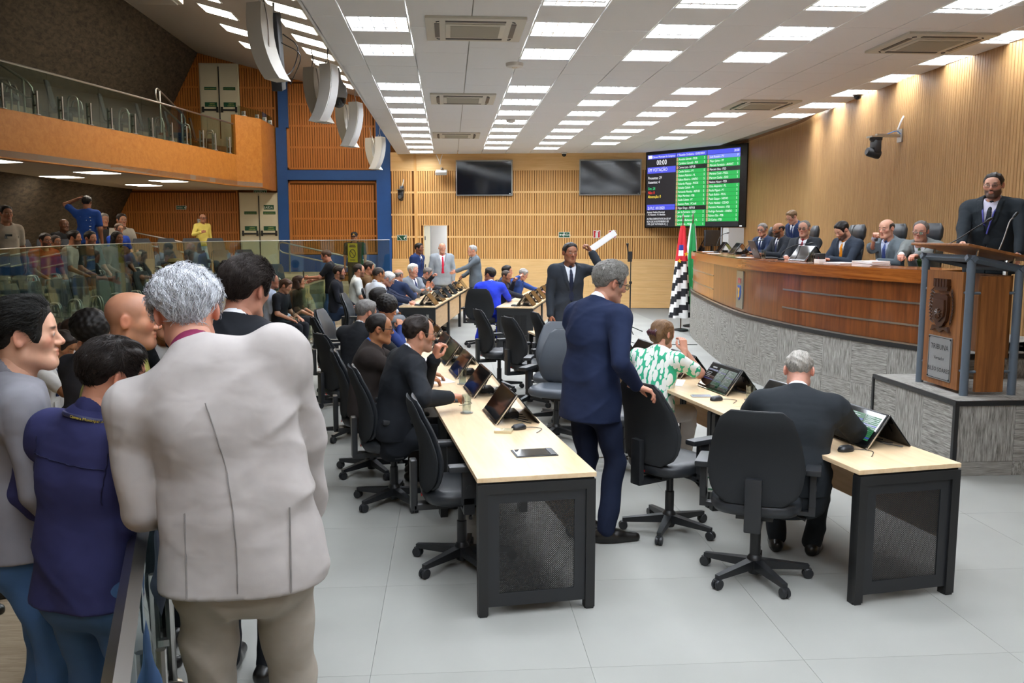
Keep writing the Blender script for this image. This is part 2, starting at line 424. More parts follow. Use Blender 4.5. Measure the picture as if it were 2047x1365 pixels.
# ---- dark leaning stone side wall on the left
MD = wood('dark_wall', '#2b251d', '#5c5040', rough=.95, scale=(2, 5, 16))
v = []
for y in (0., 24.2):
    v += [(-10.0, y, 0), (-8.3, y, 3.2), (-6.45, y, 6.75), (-6.7, y, 6.9), (-8.6, y, 3.2), (-10.3, y, 0)]
f = [(0,1,7,6),(1,2,8,7),(2,3,9,8),(3,4,10,9),(4,5,11,10),(5,0,6,11),(0,5,4,1),(1,4,3,2),(6,7,10,11),(7,8,9,10)]
struct(mesh_obj('wall_left', v, f, MD))
# ---- curved timber wall on the right
RW = catmull([(7.15, 22.6), (6.98, 19.9), (6.88, 17.05), (6.62, 15.6), (6.40, 13.79), (6.31, 12.58), (6.27, 11.5), (6.24, 10.33), (6.26, 9.39), (6.42, 8), (6.75, 6.4), (7.3, 4.5), (8.2, 2), (9.1, -1), (9.4, -3)], 6)
wr = struct(MB().wall(RW, 0, 4.35, .15).build('wall_right', plain('wall_groove', '#7c5632', rough=.9)))
P = resample(RW, .052); b = MB()
for i in range(len(P)-1):
    a, c = P[i], P[i+1]; t = c-a; t = t/np.linalg.norm(t); n = np.array((t[1], -t[0]))
    a2 = a + t*.004; c2 = c - t*.004
    q = [a2, c2, c2+n*.010, a2+n*.010]
    b.prism([tuple(x) for x in q], .0, CEIL+.04)
tag(b.build('slat', M_curve, wr), kind='stuff')
# ---- walls behind the camera
struct(MB().bx(-11.5, 9.6, -3.4, -3.2, 0, 8).build('wall_rear', plain('rear_wall', '#c9a06a', rough=.8)))

# ---- main ceiling: slab, tiles, fascia
ce = struct(MB().bx(-1.33, 9.5, -3.3, 24.0, CEIL+.10, CEIL+.2).build('ceiling', M_grid))
MB().bx(-1.36, -1.32, -3.3, 24, CEIL, 5.45).build('fascia', M_ceil, ce)
CW = .6245; X0 = -1.01; RY = 1.26; Y00 = 9.0
def col_x(c): return X0 + CW*(c+.5)
LIGHTS = set()
for c, ks in ((0, (-1, 0, 1, 3, 4, 5, 6, 7, 8, 9, 10, 11)), (3, (-1, 0, 1, 3, 4, 5, 6, 7, 8, 9, 10)), (5, (-1, 0, 1, 3, 4, 5, 6, 7, 8, 9, 10)), (7, (-1, 0, 1, 3, 4, 5, 6, 7, 8, 9)), (9, (-1, 5, 6, 7, 8)), (11, (0, 1, 2, 3, 4, 5))):
    for k in ks: LIGHTS.add((c, k))
for c in (0, 3, 5):
    for k in (-3, -4, -5, -6, -7, -8): LIGHTS.add((c, k))
ACS = [(.28, 9.3), (.23, 14.0), (.17, 19.1), (5.32, 9.62), (5.1, 14.3)]
def under_ac(x0, x1, y0, y1): return any(x0 < ax+.3 and x1 > ax-.3 and y0 < ay+.3 and y1 > ay-.3 for ax, ay in ACS)
t_half = MB().bx(-CW/2+.006, CW/2-.006, .004, .626, 0, .015).build('ceiling_tile', M_ceil, ce)
t_full = MB().bx(-CW/2+.006, CW/2-.006, .004, 1.256, 0, .015).build('ceiling_tile', M_ceil, ce)
t_edge = MB().bx(-1.33, X0-.006, .004, 1.256, 0, .015).build('ceiling_tile', M_ceil, ce)
first = {t_half: True, t_full: True, t_edge: True}
def put_tile(p, loc):
    if first[p]: p.location = loc; first[p] = False
    else: instance(p, ce, loc, name='ceiling_tile')
dy0 = {0: -.1}
for k in range(-2, 12):
    y = Y00 + RY*k
    put_tile(t_edge, (0, y-.1, CEIL))
    for c in range(0, 14):
        if c >= 12 and k > 3: continue
        xc = col_x(c); yy = y + dy0.get(c, 0.)
        if c in (0, 3, 5, 7, 9, 11):
            if (c, k) not in LIGHTS: put_tile(t_half, (xc, yy, CEIL))
            put_tile(t_half, (xc, yy+.63, CEIL))
        else: put_tile(t_full, (xc, yy+(.315 if c % 3 == 1 else 0), CEIL))
MB().bx(-1.33, 9.4, -3.2, Y00-2*RY-.1, CEIL, CEIL+.02).build('ceiling_panel', M_ceil, ce)
# ---- ceiling luminaires
def make_light(mat, nx=5, ny=4):
    r = empty('ceiling_light', (0, 0, 0), 0, 'x', 'ceiling light')
    MB().bx(-.305, .305, 0, .012, 0, .03).bx(-.305, .305, .598, .61, 0, .03).bx(-.305, -.293, 0, .61, 0, .03).bx(.293, .305, 0, .61, 0, .03).build('frame', M_white, r)
    MB().bx(-.295, .295, .01, .60, .045, .05).build('diffuser', mat, r)
    g = MB()
    for i in range(1, nx): g.bx(-.293+.586*i/nx-.004, -.293+.586*i/nx+.004, .012, .598, .006, .04)
    for j in range(1, ny): g.bx(-.293, .293, .61*j/ny-.004, .61*j/ny+.004, .006, .04)
    g.build('louvre', M_chrome, r); return r
ORD = ['first', 'second', 'third', 'fourth', 'fifth', 'sixth', 'seventh', 'eighth', 'ninth', 'tenth', 'eleventh', 'twelfth', 'thirteenth', 'fourteenth']
rowname = {0: 'leftmost file, by the hanging speakers', 3: 'second file from the left', 5: 'third file from the left', 7: 'fourth file from the left', 9: 'short fifth file over the dais', 11: 'file hugging the curved wall'}
proto = make_light(M_lamp); used = False
for c in (0, 3, 5, 7, 9, 11):
    ks = sorted(k for cc, k in LIGHTS if cc == c)
    vis = [k for k in ks if k >= -1][::-1]
    for k in ks:
        n = vis.index(k) if k in vis else None
        lab = ('square louvred ceiling light, %s from the back in the %s' % (ORD[n], rowname[c])) if n is not None else 'square louvred ceiling light behind the camera'
        loc = (col_x(c), Y00 + RY*k + dy0.get(c, 0.) + .008, CEIL if k >= -2 else CEIL-.056)
        if not used: o = proto; o.location = loc; used = True
        else: o = copy_tree(proto, loc)
        o['label'] = lab; o['group'] = 'louvred ceiling lights' if n is not None else 'louvred ceiling lights behind the camera'
# ---- cassette air conditioners
def make_ac():
    r = empty('air_conditioner', (0, 0, 0), 0, 'x', 'air conditioner', 'ceiling cassette air conditioners')
    MB().bx(-.5, .5, -.5, .5, -.028, 0, b=.008).build('panel', plain('ac_white', '#cfcdc2', rough=.5), r, 40)
    g = MB()
    for a in range(4):
        Mr = Matrix.Rotation(a*math.pi/2, 4, 'Z'); g.bx(-.30, .30, .36, .41, -.034, -.026, Mr)
        g.tube([(.36+.03*math.cos(t), .36+.03*math.sin(t), -.030) for t in np.linspace(0, math.pi/2, 6)], .008, 5, M=Mr)
    g.build('outlet_slot', M_blackpl, r)
    MB().bx(-.30, .30, -.30, .30, -.040, -.028, b=.006).build('grille_frame', plain('ac_white2', '#d6d4c8', rough=.5), r, 40)
    g = MB()
    for i in range(22): g.bx(-.25, .25, -.25+i*.0232, -.25+i*.0232+.012, -.046, -.040)
    g.build('grille', plain('ac_grille', '#b3b1a5', rough=.6), r)
    return r
acl = ['over the front of the chamber, nearest', 'over the middle desks', 'near the far timber wall', 'over the lectern by the curved wall', 'over the far half of the dais']
pa = make_ac()
for i, (x, y) in enumerate(ACS):
    o = pa if i == 0 else copy_tree(pa)
    o.location = (x, y, CEIL); o['label'] = 'white ceiling cassette air conditioner ' + acl[i]
# smoke detectors / domes
def detector(x, y, lab, r=.085, z=CEIL, dome=False):
    o = empty('security_dome' if dome else 'smoke_detector', (x, y, z), 0, lab, 'security camera' if dome else 'smoke detector')
    MB().lathe([(r*.6, -.05), (r*.95, -.04), (r, -.02), (r, 0)], 20).build('housing', M_white, o, 40)
    if dome: MB().lathe([(0, -.11), (.03, -.105), (.05, -.085), (.058, -.05)], 16).build('dome', M_gloss, o, 60)
    else: MB().lathe([(0, -.056), (r*.3, -.055), (r*.34, -.049)], 12).build('sensor', M_steel, o, 40)
detector(.83, 11.14, 'round white detector on the ceiling near the second light file', .11); detector(1.16, 16.54, 'small round white detector among the far ceiling lights')
detector(6.12, 13.0, 'small dome camera where the ceiling meets the curved wall', .09, dome=True)
detector(3.0, 22.95, 'tiny dome camera over the far wall between the two televisions', .07, dome=True)
# ---- gallery: sloped ceiling with its own lights
def gz(x): return 5.84 - .257*(x+3.37)
ML = frame_mat((-1.34, 0, gz(-1.34)), (-1, 0, .257), (0, 1, 0))
gc = struct(MB().bx(0, 8.6, -3, 24.1, -.12, 0, ML).build('ceiling_gallery', plain('gallery_ceiling', '#b4aea5', rough=.95)))
pg = empty('ceiling_light', (0, 0, 0), 0, 'x', 'ceiling light', 'gallery ceiling lights')
MB().bx(-.32, .32, -.32, .32, 0, .012).build('frame', M_white, pg); MB().bx(-.29, .29, -.29, .29, .012, .018).build('diffuser', M_lamp_g, pg)
g = MB()
for i in range(1, 4): g.bx(-.29+.58*i/4-.004, -.29+.58*i/4+.004, -.29, .29, .018, .03)
g.build('louvre', M_white, pg)
k = 0
for x, ylist, rn in ((-4.24, (15.9, 17.15, 18.7, 20.3), 'outer'), (-2.65, (14.0, 15.2, 16.4, 17.6, 18.8, 20.0, 21.2, 22.4), 'inner')):
    for i, y in enumerate(ylist):
        o = pg if k == 0 else copy_tree(pg); k += 1
        o.matrix_world = Matrix.Translation((x, y, gz(x)-.001)) @ Matrix(((-.9685, 0, -.249, 0), (0, 1, 0, 0), (.249, 0, -.9685, 0), (0, 0, 0, 1)))
        o['label'] = 'slanted light on the gallery ceiling, %s of the %s file counting from the near end' % (ORD[i], rn)
o = empty('air_conditioner', (-4.9, 15.2, gz(-4.9)), 0, 'white boxed air conditioner on the dim gallery ceiling', 'air conditioner')
MB().bx(-.45, .45, -.5, .5, -.42, .2, b=.02).build('casing', plain('gallery_ac', '#a9a59c', rough=.6), o, 40)
MB().bx(-.38, .38, -.42, .42, -.45, -.42, b=.01).build('grille', plain('gallery_ac2', '#8f8b80', rough=.6), o, 40)

# ---- balcony
BF = catmull([(-9.2, 6.0), (-8.0, 9.6), (-6.85, 13.3), (-5.75, 18.0), (-5.05, 21.6)], 6)
struct(MB().prism([tuple(p) for p in BF] + [(-4.62, 22.4), (-4.62, 23.95), (-8.2, 23.95), (-8.9, 14), (-10.0, 6)], 3.12, 3.22).build('ceiling_balcony', plain('balcony_soffit', '#b9b1a6', rough=.9)))
bf = struct(MB().wall(BF, 3.10, 3.84, .12).build('wall_balcony', M_fascia))
struct(MB().wall([(-5.05, 21.6), (-4.62, 22.4), (-4.58, 23.98)], 3.10, 4.78, .12).build('wall_balcony_end', M_fascia))
struct(MB().prism([tuple(p) for p in offs(BF, .12)] + [(-4.75, 23.9), (-7.9, 23.9), (-8.6, 14), (-9.9, 6)], 3.22, 3.75).build('floor_balcony', M_aud))
struct(MB().prism([tuple(p) for p in offs(BF, 1.1)] + [(-5.1, 23.9), (-7.3, 23.9), (-7.7, 14), (-9.0, 6)], 3.75, 4.15).build('floor_balcony_step', M_aud))
def glass_fence(name, pts, z0, z1, step, label, rail_r=0, post_h=.3, gap=.012, rail_mat=M_steel, zf=None):
    P = resample(pts, step); r = empty(name, (float(P[0][0]), float(P[0][1]), zf if zf is not None else z0), 0, label, 'glass barrier'); off = Vector(r.location)
    for i in range(len(P)-1):
        a, c = Vector((*P[i], 0)), Vector((*P[i+1], 0)); t = (c-a).normalized(); a2 = a+t*gap/2; c2 = c-t*gap/2
        mid = (a2+c2)/2; ln = (c2-a2).length
        o = MB().bx(-ln/2, ln/2, -.005, .005, 0, z1-z0).build('pane', M_glass, r); o.location = mid + Vector((0, 0, z0)) - off; o.rotation_euler = (0, 0, math.atan2(t.y, t.x))
        for s in (.22, .78):
            q = a2.lerp(c2, s); zz = zf if zf is not None else z0
            po = MB().tube([(0, -.035, 0), (0, -.035, post_h)], .018, 8).tube([(0, .035, 0), (0, .035, post_h)], .018, 8).lathe([(.075, 0), (.075, .012), (.05, .02)], 16).box((0, 0, post_h*.85), (.03, .07, .03)).box((0, 0, post_h*.4), (.03, .07, .03)).build('post', M_steel, r, 40)
            po.location = Vector((q.x, q.y, zz)) - off; po.rotation_euler = (0, 0, math.atan2(t.y, t.x))
    if rail_r:
        MB().tube([Vector((p[0], p[1], z1+rail_r*.4)) - off for p in P], rail_r, 4 if rail_r > .02 else 6).build('top_rail', rail_mat, r, 30)
    return r
BG = [(p[0]-.05, p[1]) for p in BF]
glass_fence('glass_balustrade', BG, 3.84, 4.55, 1.35, 'glass balustrade along the edge of the upper gallery', .018, .38)
glass_fence('glass_balustrade', [(-5.0, 21.7), (-4.66, 22.5), (-4.63, 23.9)], 4.78, 5.0, 1.2, 'short glass balustrade above the tall end of the balcony front', 0, .12)
# lights in the soffit; inner file added to brighten the public seating below
k = 0
for k_, (x, y) in enumerate(((-7.9, 12.1), (-7.2, 14.6), (-6.6, 17.2), (-6.1, 19.8), (-8.3, 15.5), (-7.8, 18.5), (-7.2, 21.5))):
    o = empty('soffit_light', (x, y, 3.119), R_(-15), 'recessed light under the balcony, %s from the near end of the %s file' % (ORD[k_ if k_ < 4 else k_-4], 'outer' if k_ < 4 else 'inner'), 'ceiling light', 'lights under the balcony'); k += 1
    MB().bx(-.32, .32, -.32, .32, -.012, 0).build('frame', M_white, o); MB().bx(-.29, .29, -.29, .29, -.016, -.012).build('diffuser', emissive('lamp_soffit', '#fff4e2', 14.), o)
# ================================================================== FURNITURE
# ---- dais
DC = catmull([(4.95, 17.6), (4.66, 16.5), (4.42, 15.0), (4.21, 13.5), (4.05, 12.0), (4.05, 11.0), (4.14, 10.0), (4.33, 9.0), (4.62, 8.05)], 6)
DFZ, DTZ = .85, 1.62
dz = struct(MB().prism([tuple(p) for p in DC] + [(6.45, 7.75), (6.5, 9), (6.45, 12), (6.7, 15), (7.0, 17.6)], 0, DFZ).build('floor_dais', plain('dais_core', '#8b8880', rough=.9)))
def tile_strip(pts, z0, z1, parent, step=.5, ph=0, out=.008):
    P = resample(pts, step)
    for i in range(len(P)-1):
        a, c = Vector((*P[i], 0)), Vector((*P[i+1], 0)); t = (c-a).normalized(); n = Vector((-t.y, t.x, 0)) * -1
        g = .0015; a2 = a+t*g; c2 = c-t*g
        v = [a2+Vector((0,0,z0+g)), c2+Vector((0,0,z0+g)), c2+Vector((0,0,z1-g)), a2+Vector((0,0,z1-g))]
        v += [p + n*out for p in v[:4]]
        f = [(7,6,5,4),(0,1,5,4),(1,2,6,5),(2,3,7,6),(3,0,4,7)]
        uvs = {0:(0,0),1:(1,0),2:(1,1),3:(0,1),4:(0,0),5:(1,0),6:(1,1),7:(0,1)}
        mesh_obj('carpet_tile', v, f, M_carp[(i+ph) % 2], parent, uv=[uvs[q] for p in f for q in p])
tile_strip(DC, 0, .38, dz, .5, 0); tile_strip(DC, .38, .83, dz, .5, 1)
struct(MB().wall(DC, .83, .875, -.02).build('trim_3', M_black)); 
struct(MB().wall(offs(DC, .01), .875, .89, -.022).build('trim_4', M_steel))
dd = empty('dais_bench', (4.05, 11.5, DFZ), 0, 'long curved dark wooden bench of the presiding board, on the carpeted dais', 'bench')
o_ = Vector((4.05, 11.5, DFZ))
def rel(m): m.v = [tuple(Vector(p) - o_) for p in m.v]; return m
DI = offs(DC, .03)
segs = [(0, 13, M_maple), (12, 27, M_dais), (26, len(DI)-1, M_dais)]
n_ = len(DI)
M_dais_l = wood('wood_dais_light', '#8f5a28', '#b87c40', rough=.28, scale=(14, 14, 1.0), coat=.3)
cuts = [0, 16, 33, 41, n_-1]
for k in range(4):
    rel(MB().wall(DI[cuts[k]:cuts[k+1]+1], .89, 1.50, .03)).build('front_panel', M_dais_l if k == 0 else M_dais, dd)
rel(MB().wall(offs(DC, -.015), 1.49, DTZ, .09)).build('fascia_board', M_dais_top, dd)
rel(MB().wall(offs(DC, .02), DTZ-.035, DTZ, .62)).build('worktop', M_dais_top, dd)
for (a, c) in ((1, 16), (33, n_-1)):
    for z in (1.06, 1.28):
        rel(MB().wall(offs(DC, .022)[a:c+1], z, z+.018, .01)).build('inlay_strip', M_steel, dd)
# crest plate on the front
def on_curve(y, d=0.):
    C = np.array(offs(DC, d)); i = int(np.argmin(abs(C[:, 1]-y))); t = C[min(i+1, len(C)-1)] - C[max(i-1, 0)]; t = t/np.linalg.norm(t)
    return C[i], t
c_, t_ = on_curve(12.1, .028)
MC = frame_mat((c_[0], c_[1], 1.19), (-t_[0]*-1, -t_[1]*-1, 0), (0, 0, 1))
pq = empty('crest_plaque', (c_[0], c_[1], 1.0), 0, 'metal plaque with a blue and yellow coat of arms on the dais front', 'plaque')
inv = Matrix.Translation((-c_[0], -c_[1], -1.0))
def P_(m): m.v = [tuple(inv @ Vector(p)) for p in m.v]; return m
P_(MB().bx(-.17, .17, -.26, .26, -.005, .012, MC)).build('plate', plain('plaque_metal', '#8d9188', rough=.3, metal=.6), pq)
def ellipse(rx, ry, n=20, cy=0): return [(rx*math.cos(2*math.pi*i/n), cy+ry*math.sin(2*math.pi*i/n)) for i in range(n)]
P_(MB().prism([(-.075, .06), (.075, .06), (.075, -.05), (.05, -.12), (0, -.15), (-.05, -.12), (-.075, -.05)], .012, .02, MC)).build('shield', plain('shield_blue', '#2456a8', rough=.4), pq)
P_(MB().prism(ellipse(.03, .035, 12, -.08), .02, .026, MC).prism([(-.045, .03), (0, .0), (.045, .03), (.02, -.05), (-.02, -.05)], .02, .026, MC)).build('phoenix', plain('crest_gold', '#d9a428', rough=.4), pq)
P_(MB().prism([(-.07, .09), (.07, .09), (.075, .16), (.035, .13), (0, .165), (-.035, .13), (-.075, .16)], .012, .02, MC)).build('crown', plain('crest_red', '#a35a55', rough=.5), pq)
# ---- lectern platform
pf = struct(MB().bx(4.09, 8.0, 6.67, 8.06, 0, .61).build('floor_platform', plain('dais_core', '#8b8880')))
for z0, z1, ph in ((0, .12, 1), (.12, .60, 0)):
    tile_strip([(4.09, 8.1), (4.09, 6.67)], z0, z1, pf, .48, ph); tile_strip([(4.09, 6.67), (7.6, 6.67)], z0, z1, pf, .5, ph+1)
for i in range(7):
    for j in range(3):
        x0, y0 = 4.09+i*.5, 6.67+j*.463
        v = [(x0+.002, y0+.002, .62), (x0+.498, y0+.002, .62), (x0+.498, y0+.461, .62), (x0+.002, y0+.461, .62)]
        v += [(p[0], p[1], .61) for p in v]
        mesh_obj('carpet_tile', v, [(0,1,2,3),(4,5,1,0),(5,6,2,1),(6,7,3,2),(7,4,0,3)], M_carp[(i+j) % 2], pf, uv=[(0,0),(1,0),(1,1),(0,1)]*5)
struct(MB().bx(4.07, 4.095, 6.65, 8.05, .585, .625).bx(4.07, 8, 6.65, 6.675, .585, .625).bx(4.065, 4.1, 6.645, 6.68, 0, .625).bx(4.065, 4.095, 8.02, 8.05, 0, .6).build('trim_5', M_black))
st_ = struct(MB().bx(4.72, 8, 7.75, 9.2, .61, .84).build('floor_platform_step', plain('dais_core', '#8b8880')))
tile_strip([(4.72, 7.75), (8, 7.75)], .62, .80, st_, .5, 0)
for i in range(6):
    x0 = 4.72+i*.5
    v = [(x0+.002, 7.752, .85), (x0+.498, 7.752, .85), (x0+.498, 8.6, .85), (x0+.002, 8.6, .85)]; v += [(p[0], p[1], .84) for p in v]
    mesh_obj('carpet_tile', v, [(0,1,2,3),(4,5,1,0),(5,6,2,1),(6,7,3,2),(7,4,0,3)], M_carp[i % 2], st_, uv=[(0,0),(1,0),(1,1),(0,1)]*5)
struct(MB().bx(4.70, 8, 7.73, 7.76, .81, .855).build('trim_6', M_black))
# ---- lectern
lx, ly, lz = 4.30, 6.93, .62
lc = empty('lectern', (lx, ly, lz), 0, 'wooden speaking lectern with blue-grey posts and a carved crest, on the carpeted platform', 'lectern')
PW, PD = .42, .69
def top_z(x): return 1.145 - .20*x
for x, y in ((0, 0), (0, PD), (PW, 0), (PW, PD)):
    MB().tube([(x, y, 0), (x, y, top_z(x))], .034, 14).build('post', M_bluegrey, lc, 40)
tz = MB()
for a, c in (((0, 0), (0, PD)), ((0, PD), (PW, PD)), ((PW, PD), (PW, 0)), ((PW, 0), (0, 0))):
    A3, C3 = Vector((a[0], a[1], top_z(a[0]))), Vector((c[0], c[1], top_z(c[0]))); d = (C3-A3).normalized()
    tz.tube([A3-d*.05, C3+d*.05], .03, 4)
tz.build('top_frame', M_bluegrey, lc, 20)
Mt = frame_mat((-.10, -.10, top_z(-.1)+.085), (1, 0, -.20), (0, 1, 0))
MB().bx(0, .68, 0, PD+.2, 0, .022, Mt, b=.004).build('reading_board', M_lect, lc, 40)
for x, y in ((.05, .02), (.05, PD-.02), (PW-.05, .02), (PW-.05, PD-.02)):
    MB().tube([(x, y, top_z(x)+.02), (x+.015, y, top_z(x)+.09)], .011, 8).build('spacer', M_chrome, lc, 40)
fp = MB().bx(-.02, .015, .07, PD-.07, .03, 1.03).build('front_panel', M_lect, lc)
MB().bx(.09, PW-.09, -.02, .015, .03, 1.0).build('side_panel', M_lect, lc); MB().bx(PW-.02, PW+.01, .09, PD-.09, .3, 1.0).build('rear_panel', M_lect, lc)
br = MB()
for z in (.20, .86):
    br.tube([(.0, 0, z), (PW, 0, z)], .012, 8); br.tube([(0, 0, z), (0, PD, z)], .012, 8)
br.build('crossbar', M_bluegrey, lc, 40)
# carved crest (front panel faces -x)
Mf = frame_mat((-.021, PD/2, 0), (0, -1, 0), (0, 0, 1))
M_carve = plain('carved_wood', '#3d2314', rough=.25, spec=.6)
cz = .70
cr = MB(); cr.prism([(x, cz+y) for x, y in [(-.085, .09), (-.06, .105), (0, .095), (.06, .105), (.085, .09), (.09, 0), (.075, -.07), (.04, -.11), (0, -.125), (-.04, -.11), (-.075, -.07), (-.09, 0)]], 0, .03, Mf)
cr.prism([(x*.72, cz+y*.72) for x, y in [(-.085, .09), (.085, .09), (.09, 0), (.075, -.07), (0, -.125), (-.075, -.07), (-.09, 0)]], .03, .042, Mf)
for i in range(5):
    cr.bx(-.085+.034*i, -.06+.034*i, cz+.15, cz+.205, 0, .035, Mf)
cr.prism([(-.075, cz+.125), (.075, cz+.125), (.085, cz+.16), (-.085, cz+.16)], 0, .03, Mf)
for k in range(9):
    a = k*math.pi*2/9; cr.add(*(lambda m: (m.v, m.f))(MB().tube([(0, cz-.03, .04), (.035*math.cos(a), cz-.03+.035*math.sin(a), .05)], [.009, .005], 5)), Mf)
for sgn in (-1, 1):
    for i in range(10):
        t = i/9; x = sgn*(.10+.018*math.sin(t*3.1)); y = cz-.10+.2*t
        cr.add(*(lambda m: (m.v, m.f))(MB().tube([(x, y, .006), (x+sgn*.022, y+.02, .018), (x+sgn*.006, y+.042, .008)], [.004, .010, .003], 5)), Mf)
cr.prism([(-.11, cz-.155), (-.05, cz-.135), (0, cz-.16), (.05, cz-.135), (.11, cz-.155), (.09, cz-.115), (0, cz-.13), (-.09, cz-.115)], 0, .025, Mf)
cr.v = [tuple(Vector((p[0], PD/2, cz))+(Vector(p)-Vector((p[0], PD/2, cz)))*1.28) for p in cr.v]; cr.build('carved_crest', M_carve, lc, 35)
np_ = MB().bx(-.18, .18, .08, .46, 0, .008, Mf).build('nameplate', plain('nameplate_metal', '#a3a6a8', rough=.35, metal=.7), lc)
bd = MB()
for a in ((-.172, .172, .447, .452), (-.172, .172, .088, .093), (-.172, -.167, .088, .452), (.167, .172, .088, .452)): bd.bx(a[0], a[1], a[2], a[3], .008, .0095, Mf)
for x in (-.165, .165):
    for z in (.095, .445): bd.add(*(lambda m: (m.v, m.f))(MB().lathe([(.008, 0), (.008, .006), (.004, .009)], 8, c=(x, z, .008))), Mf)
bd.build('plate_border', M_black, np_)
V, F = text_geo([('TRIBUNA', 0, .345, .066, 'CENTER'), ('Vereador', 0, .255, .042, 'CENTER'), ('BILÉO SOARES', 0, .15, .052, 'CENTER')])
mesh_obj('lettering', [tuple(Mf @ Vector((x, y, .0092))) for x, y, z in V], F, M_black, np_)
for (x, y), tip in (((.10, .62), (.02, .0, .36)), ((.30, .12), (.12, .05, .42))):
    zb = top_z(x)+.11; mk = MB(); pts = [(x, y, zb)]
    if tip[0] < .1: pts = catmull([(x, y, zb), (x+.07, y-.10, zb+.06), (x+.13, y-.26, zb+.16), (x+.17, y-.36, zb+.22)], 5)
    else: pts = catmull([(x, y, zb), (x+.05, y+.01, zb+.12), (x+.10, y+.03, zb+.25), (x+.13, y+.03, zb+.29)], 5)
    t = empty('gooseneck_microphone', (lx+x, ly+y, lz+zb), 0, 'bent gooseneck microphone leaning low over the lectern' if tip[0] < .1 else 'upright gooseneck microphone on the near side of the lectern', 'microphone', 'lectern microphones')
    pts = [Vector(p)-Vector((x, y, zb)) for p in pts]
    MB().tube(pts, .005, 6).build('stem', M_steel if tip[0] > .1 else M_black, t, 60); d = (pts[-1]-pts[-2]).normalized()
    MB().tube([pts[-1], pts[-1]+d*.012, pts[-1]+d*.05, pts[-1]+d*.06], [.006, .013, .013, .004], 8).build('capsule', M_black, t, 60)
    MB().lathe([(.022, 0), (.022, .008), (.008, .014)], 10).build('base', M_black, t, 40)

# ---- big voting screen across the corner
S0, S1 = Vector((5.13, 22.80, 2.12)), Vector((6.96, 20.28, 2.12)); su = (S1-S0).normalized(); SW = (S1-S0).length; SH = 1.95
MS = frame_mat(S0, su, (0, 0, 1))
vs = empty('voting_screen', tuple(S0), 0, 'large lit video wall with the voting list, mounted high in the far right corner', 'screen')
iv = Matrix.Translation(-S0)
def S_(m): m.v = [tuple(iv @ Vector(p)) for p in m.v]; return m
S_(MB().bx(0, SW, 0, SH, -.12, 0, MS)).build('cabinet', M_bezel, vs)
TH = .94/3
def scr(name, rects, mat, d=.004):
    for u0, u1, v0, v1 in rects:
        q = [(u0*SW, (1-v1)*SH, d), (u1*SW, (1-v1)*SH, d), (u1*SW, (1-v0)*SH, d), (u0*SW, (1-v0)*SH, d)]
        S_(MB().add(q, [(0, 1, 2, 3)], MS)).build(name, mat, vs)
def scr_text(name, items, mat, d=.008):
    V, F = text_geo([(s, u*SW/.82, (1-v_)*SH, h*SH, al) for s, u, v_, h, al in items]); V = [(x*.82, y, z) for x, y, z in V]
    m = MB(); m.add([(x, y, d) for x, y, z in V], F, MS); return S_(m).build(name, mat, vs)
E_ = 1.0
a0, b0, c0, c1 = .02, .325, .632, .938
M_e_bg = emissive('screen_dark', '#15181f', E_); M_e_blue = emissive('screen_blue', '#4a52d8', E_); M_e_green = emissive('screen_green', '#12a94a', E_)
M_e_white = emissive('screen_white', '#f4f6fb', E_); M_e_blk = emissive('screen_row_black', '#0b0f12', E_); M_e_pale = emissive('screen_blue_row', '#6f83ea', E_)
scr('screen_background', [(a0-.01, c1, .035, .985)], M_e_bg, .002)
scr('title_bar', [(a0, b0-.006, .045, .10), (b0, c0-.006, .045, .10), (c0, c1, .045, .10), (a0, b0-.006, .205, .285), (a0, b0-.006, .695, .725), (a0, b0-.006, .727, .765)], M_e_blue)
namesB = ['Arnaldo Salvetti - MDB', 'Carlinhos Camelô - PSB', '*Carmo Luiz - REPUB', 'Cecílio Santos - PT', 'Debora Palermo - PL', 'Edison Ribeiro - UNIÃO', 'Eduardo Magoga - PODE', 'Edvaldo Cabelo - PL', 'Fernando Mendes - REPUB', 'Filipe Marchesi - PSB', 'Guida Calixto - PT', 'Gustavo Petta - PCdoB', '*Higor Diego - REPUB', 'Jair da Farmácia - SDD', 'Jorge Schneider - PL', 'Juscelino Barbarense - PL', 'Luiz Cirilo - PSDB']
namesC = ['+Luiz Rossini - PV', 'Major Jaime - PP', 'Marcelo Farmácia - AVANT', '*Marcelo Silva - PSD', 'Mariana Conti - PSOL', 'Marrom Cunha - SDD', '*Nelson Hossri - PSD', 'Otto Alejandro - PL', 'Paolla Miguel - PT', 'Paulo Bufalo - PSOL', 'Paulo Gaspar - NOVO', 'Paulo Haddad - CIDAD', 'Permínio Monteiro - PSB', 'Rodrigo Farmadic - UNIÃO', 'Rubens Gás - PSB', 'Zé Carlos - PSB']
gr, bk, pale, tx, faces = [], [], [], [], []
rh = .0515
for names, u0, u1 in ((namesB, b0, c0-.006), (namesC, c0, c1)):
    for i, nme in enumerate(names):
        v0 = .104 + i*rh; r4 = (u0, u1, v0, v0+rh-.0025)
        (bk if nme[0] == '*' else pale if nme[0] == '+' else gr).append(r4)
        tx.append((nme.lstrip('*+'), u0+.026, v0+rh*.74, rh*.74, 'LEFT'))
        if nme[0] != '*': tx.append(('P' if nme[0] == '+' else 'S', u1-.02, v0+rh*.74, rh*.8, 'CENTER'))
        faces.append((u0+.003, u0+.019, v0+.004, v0+rh-.005))
scr('name_row', gr, M_e_green); scr('name_row', bk, M_e_blk); scr('name_row', pale, M_e_pale)
scr('portrait_thumbnail', faces, emissive('screen_thumb', '#b98a6c', E_), .006)
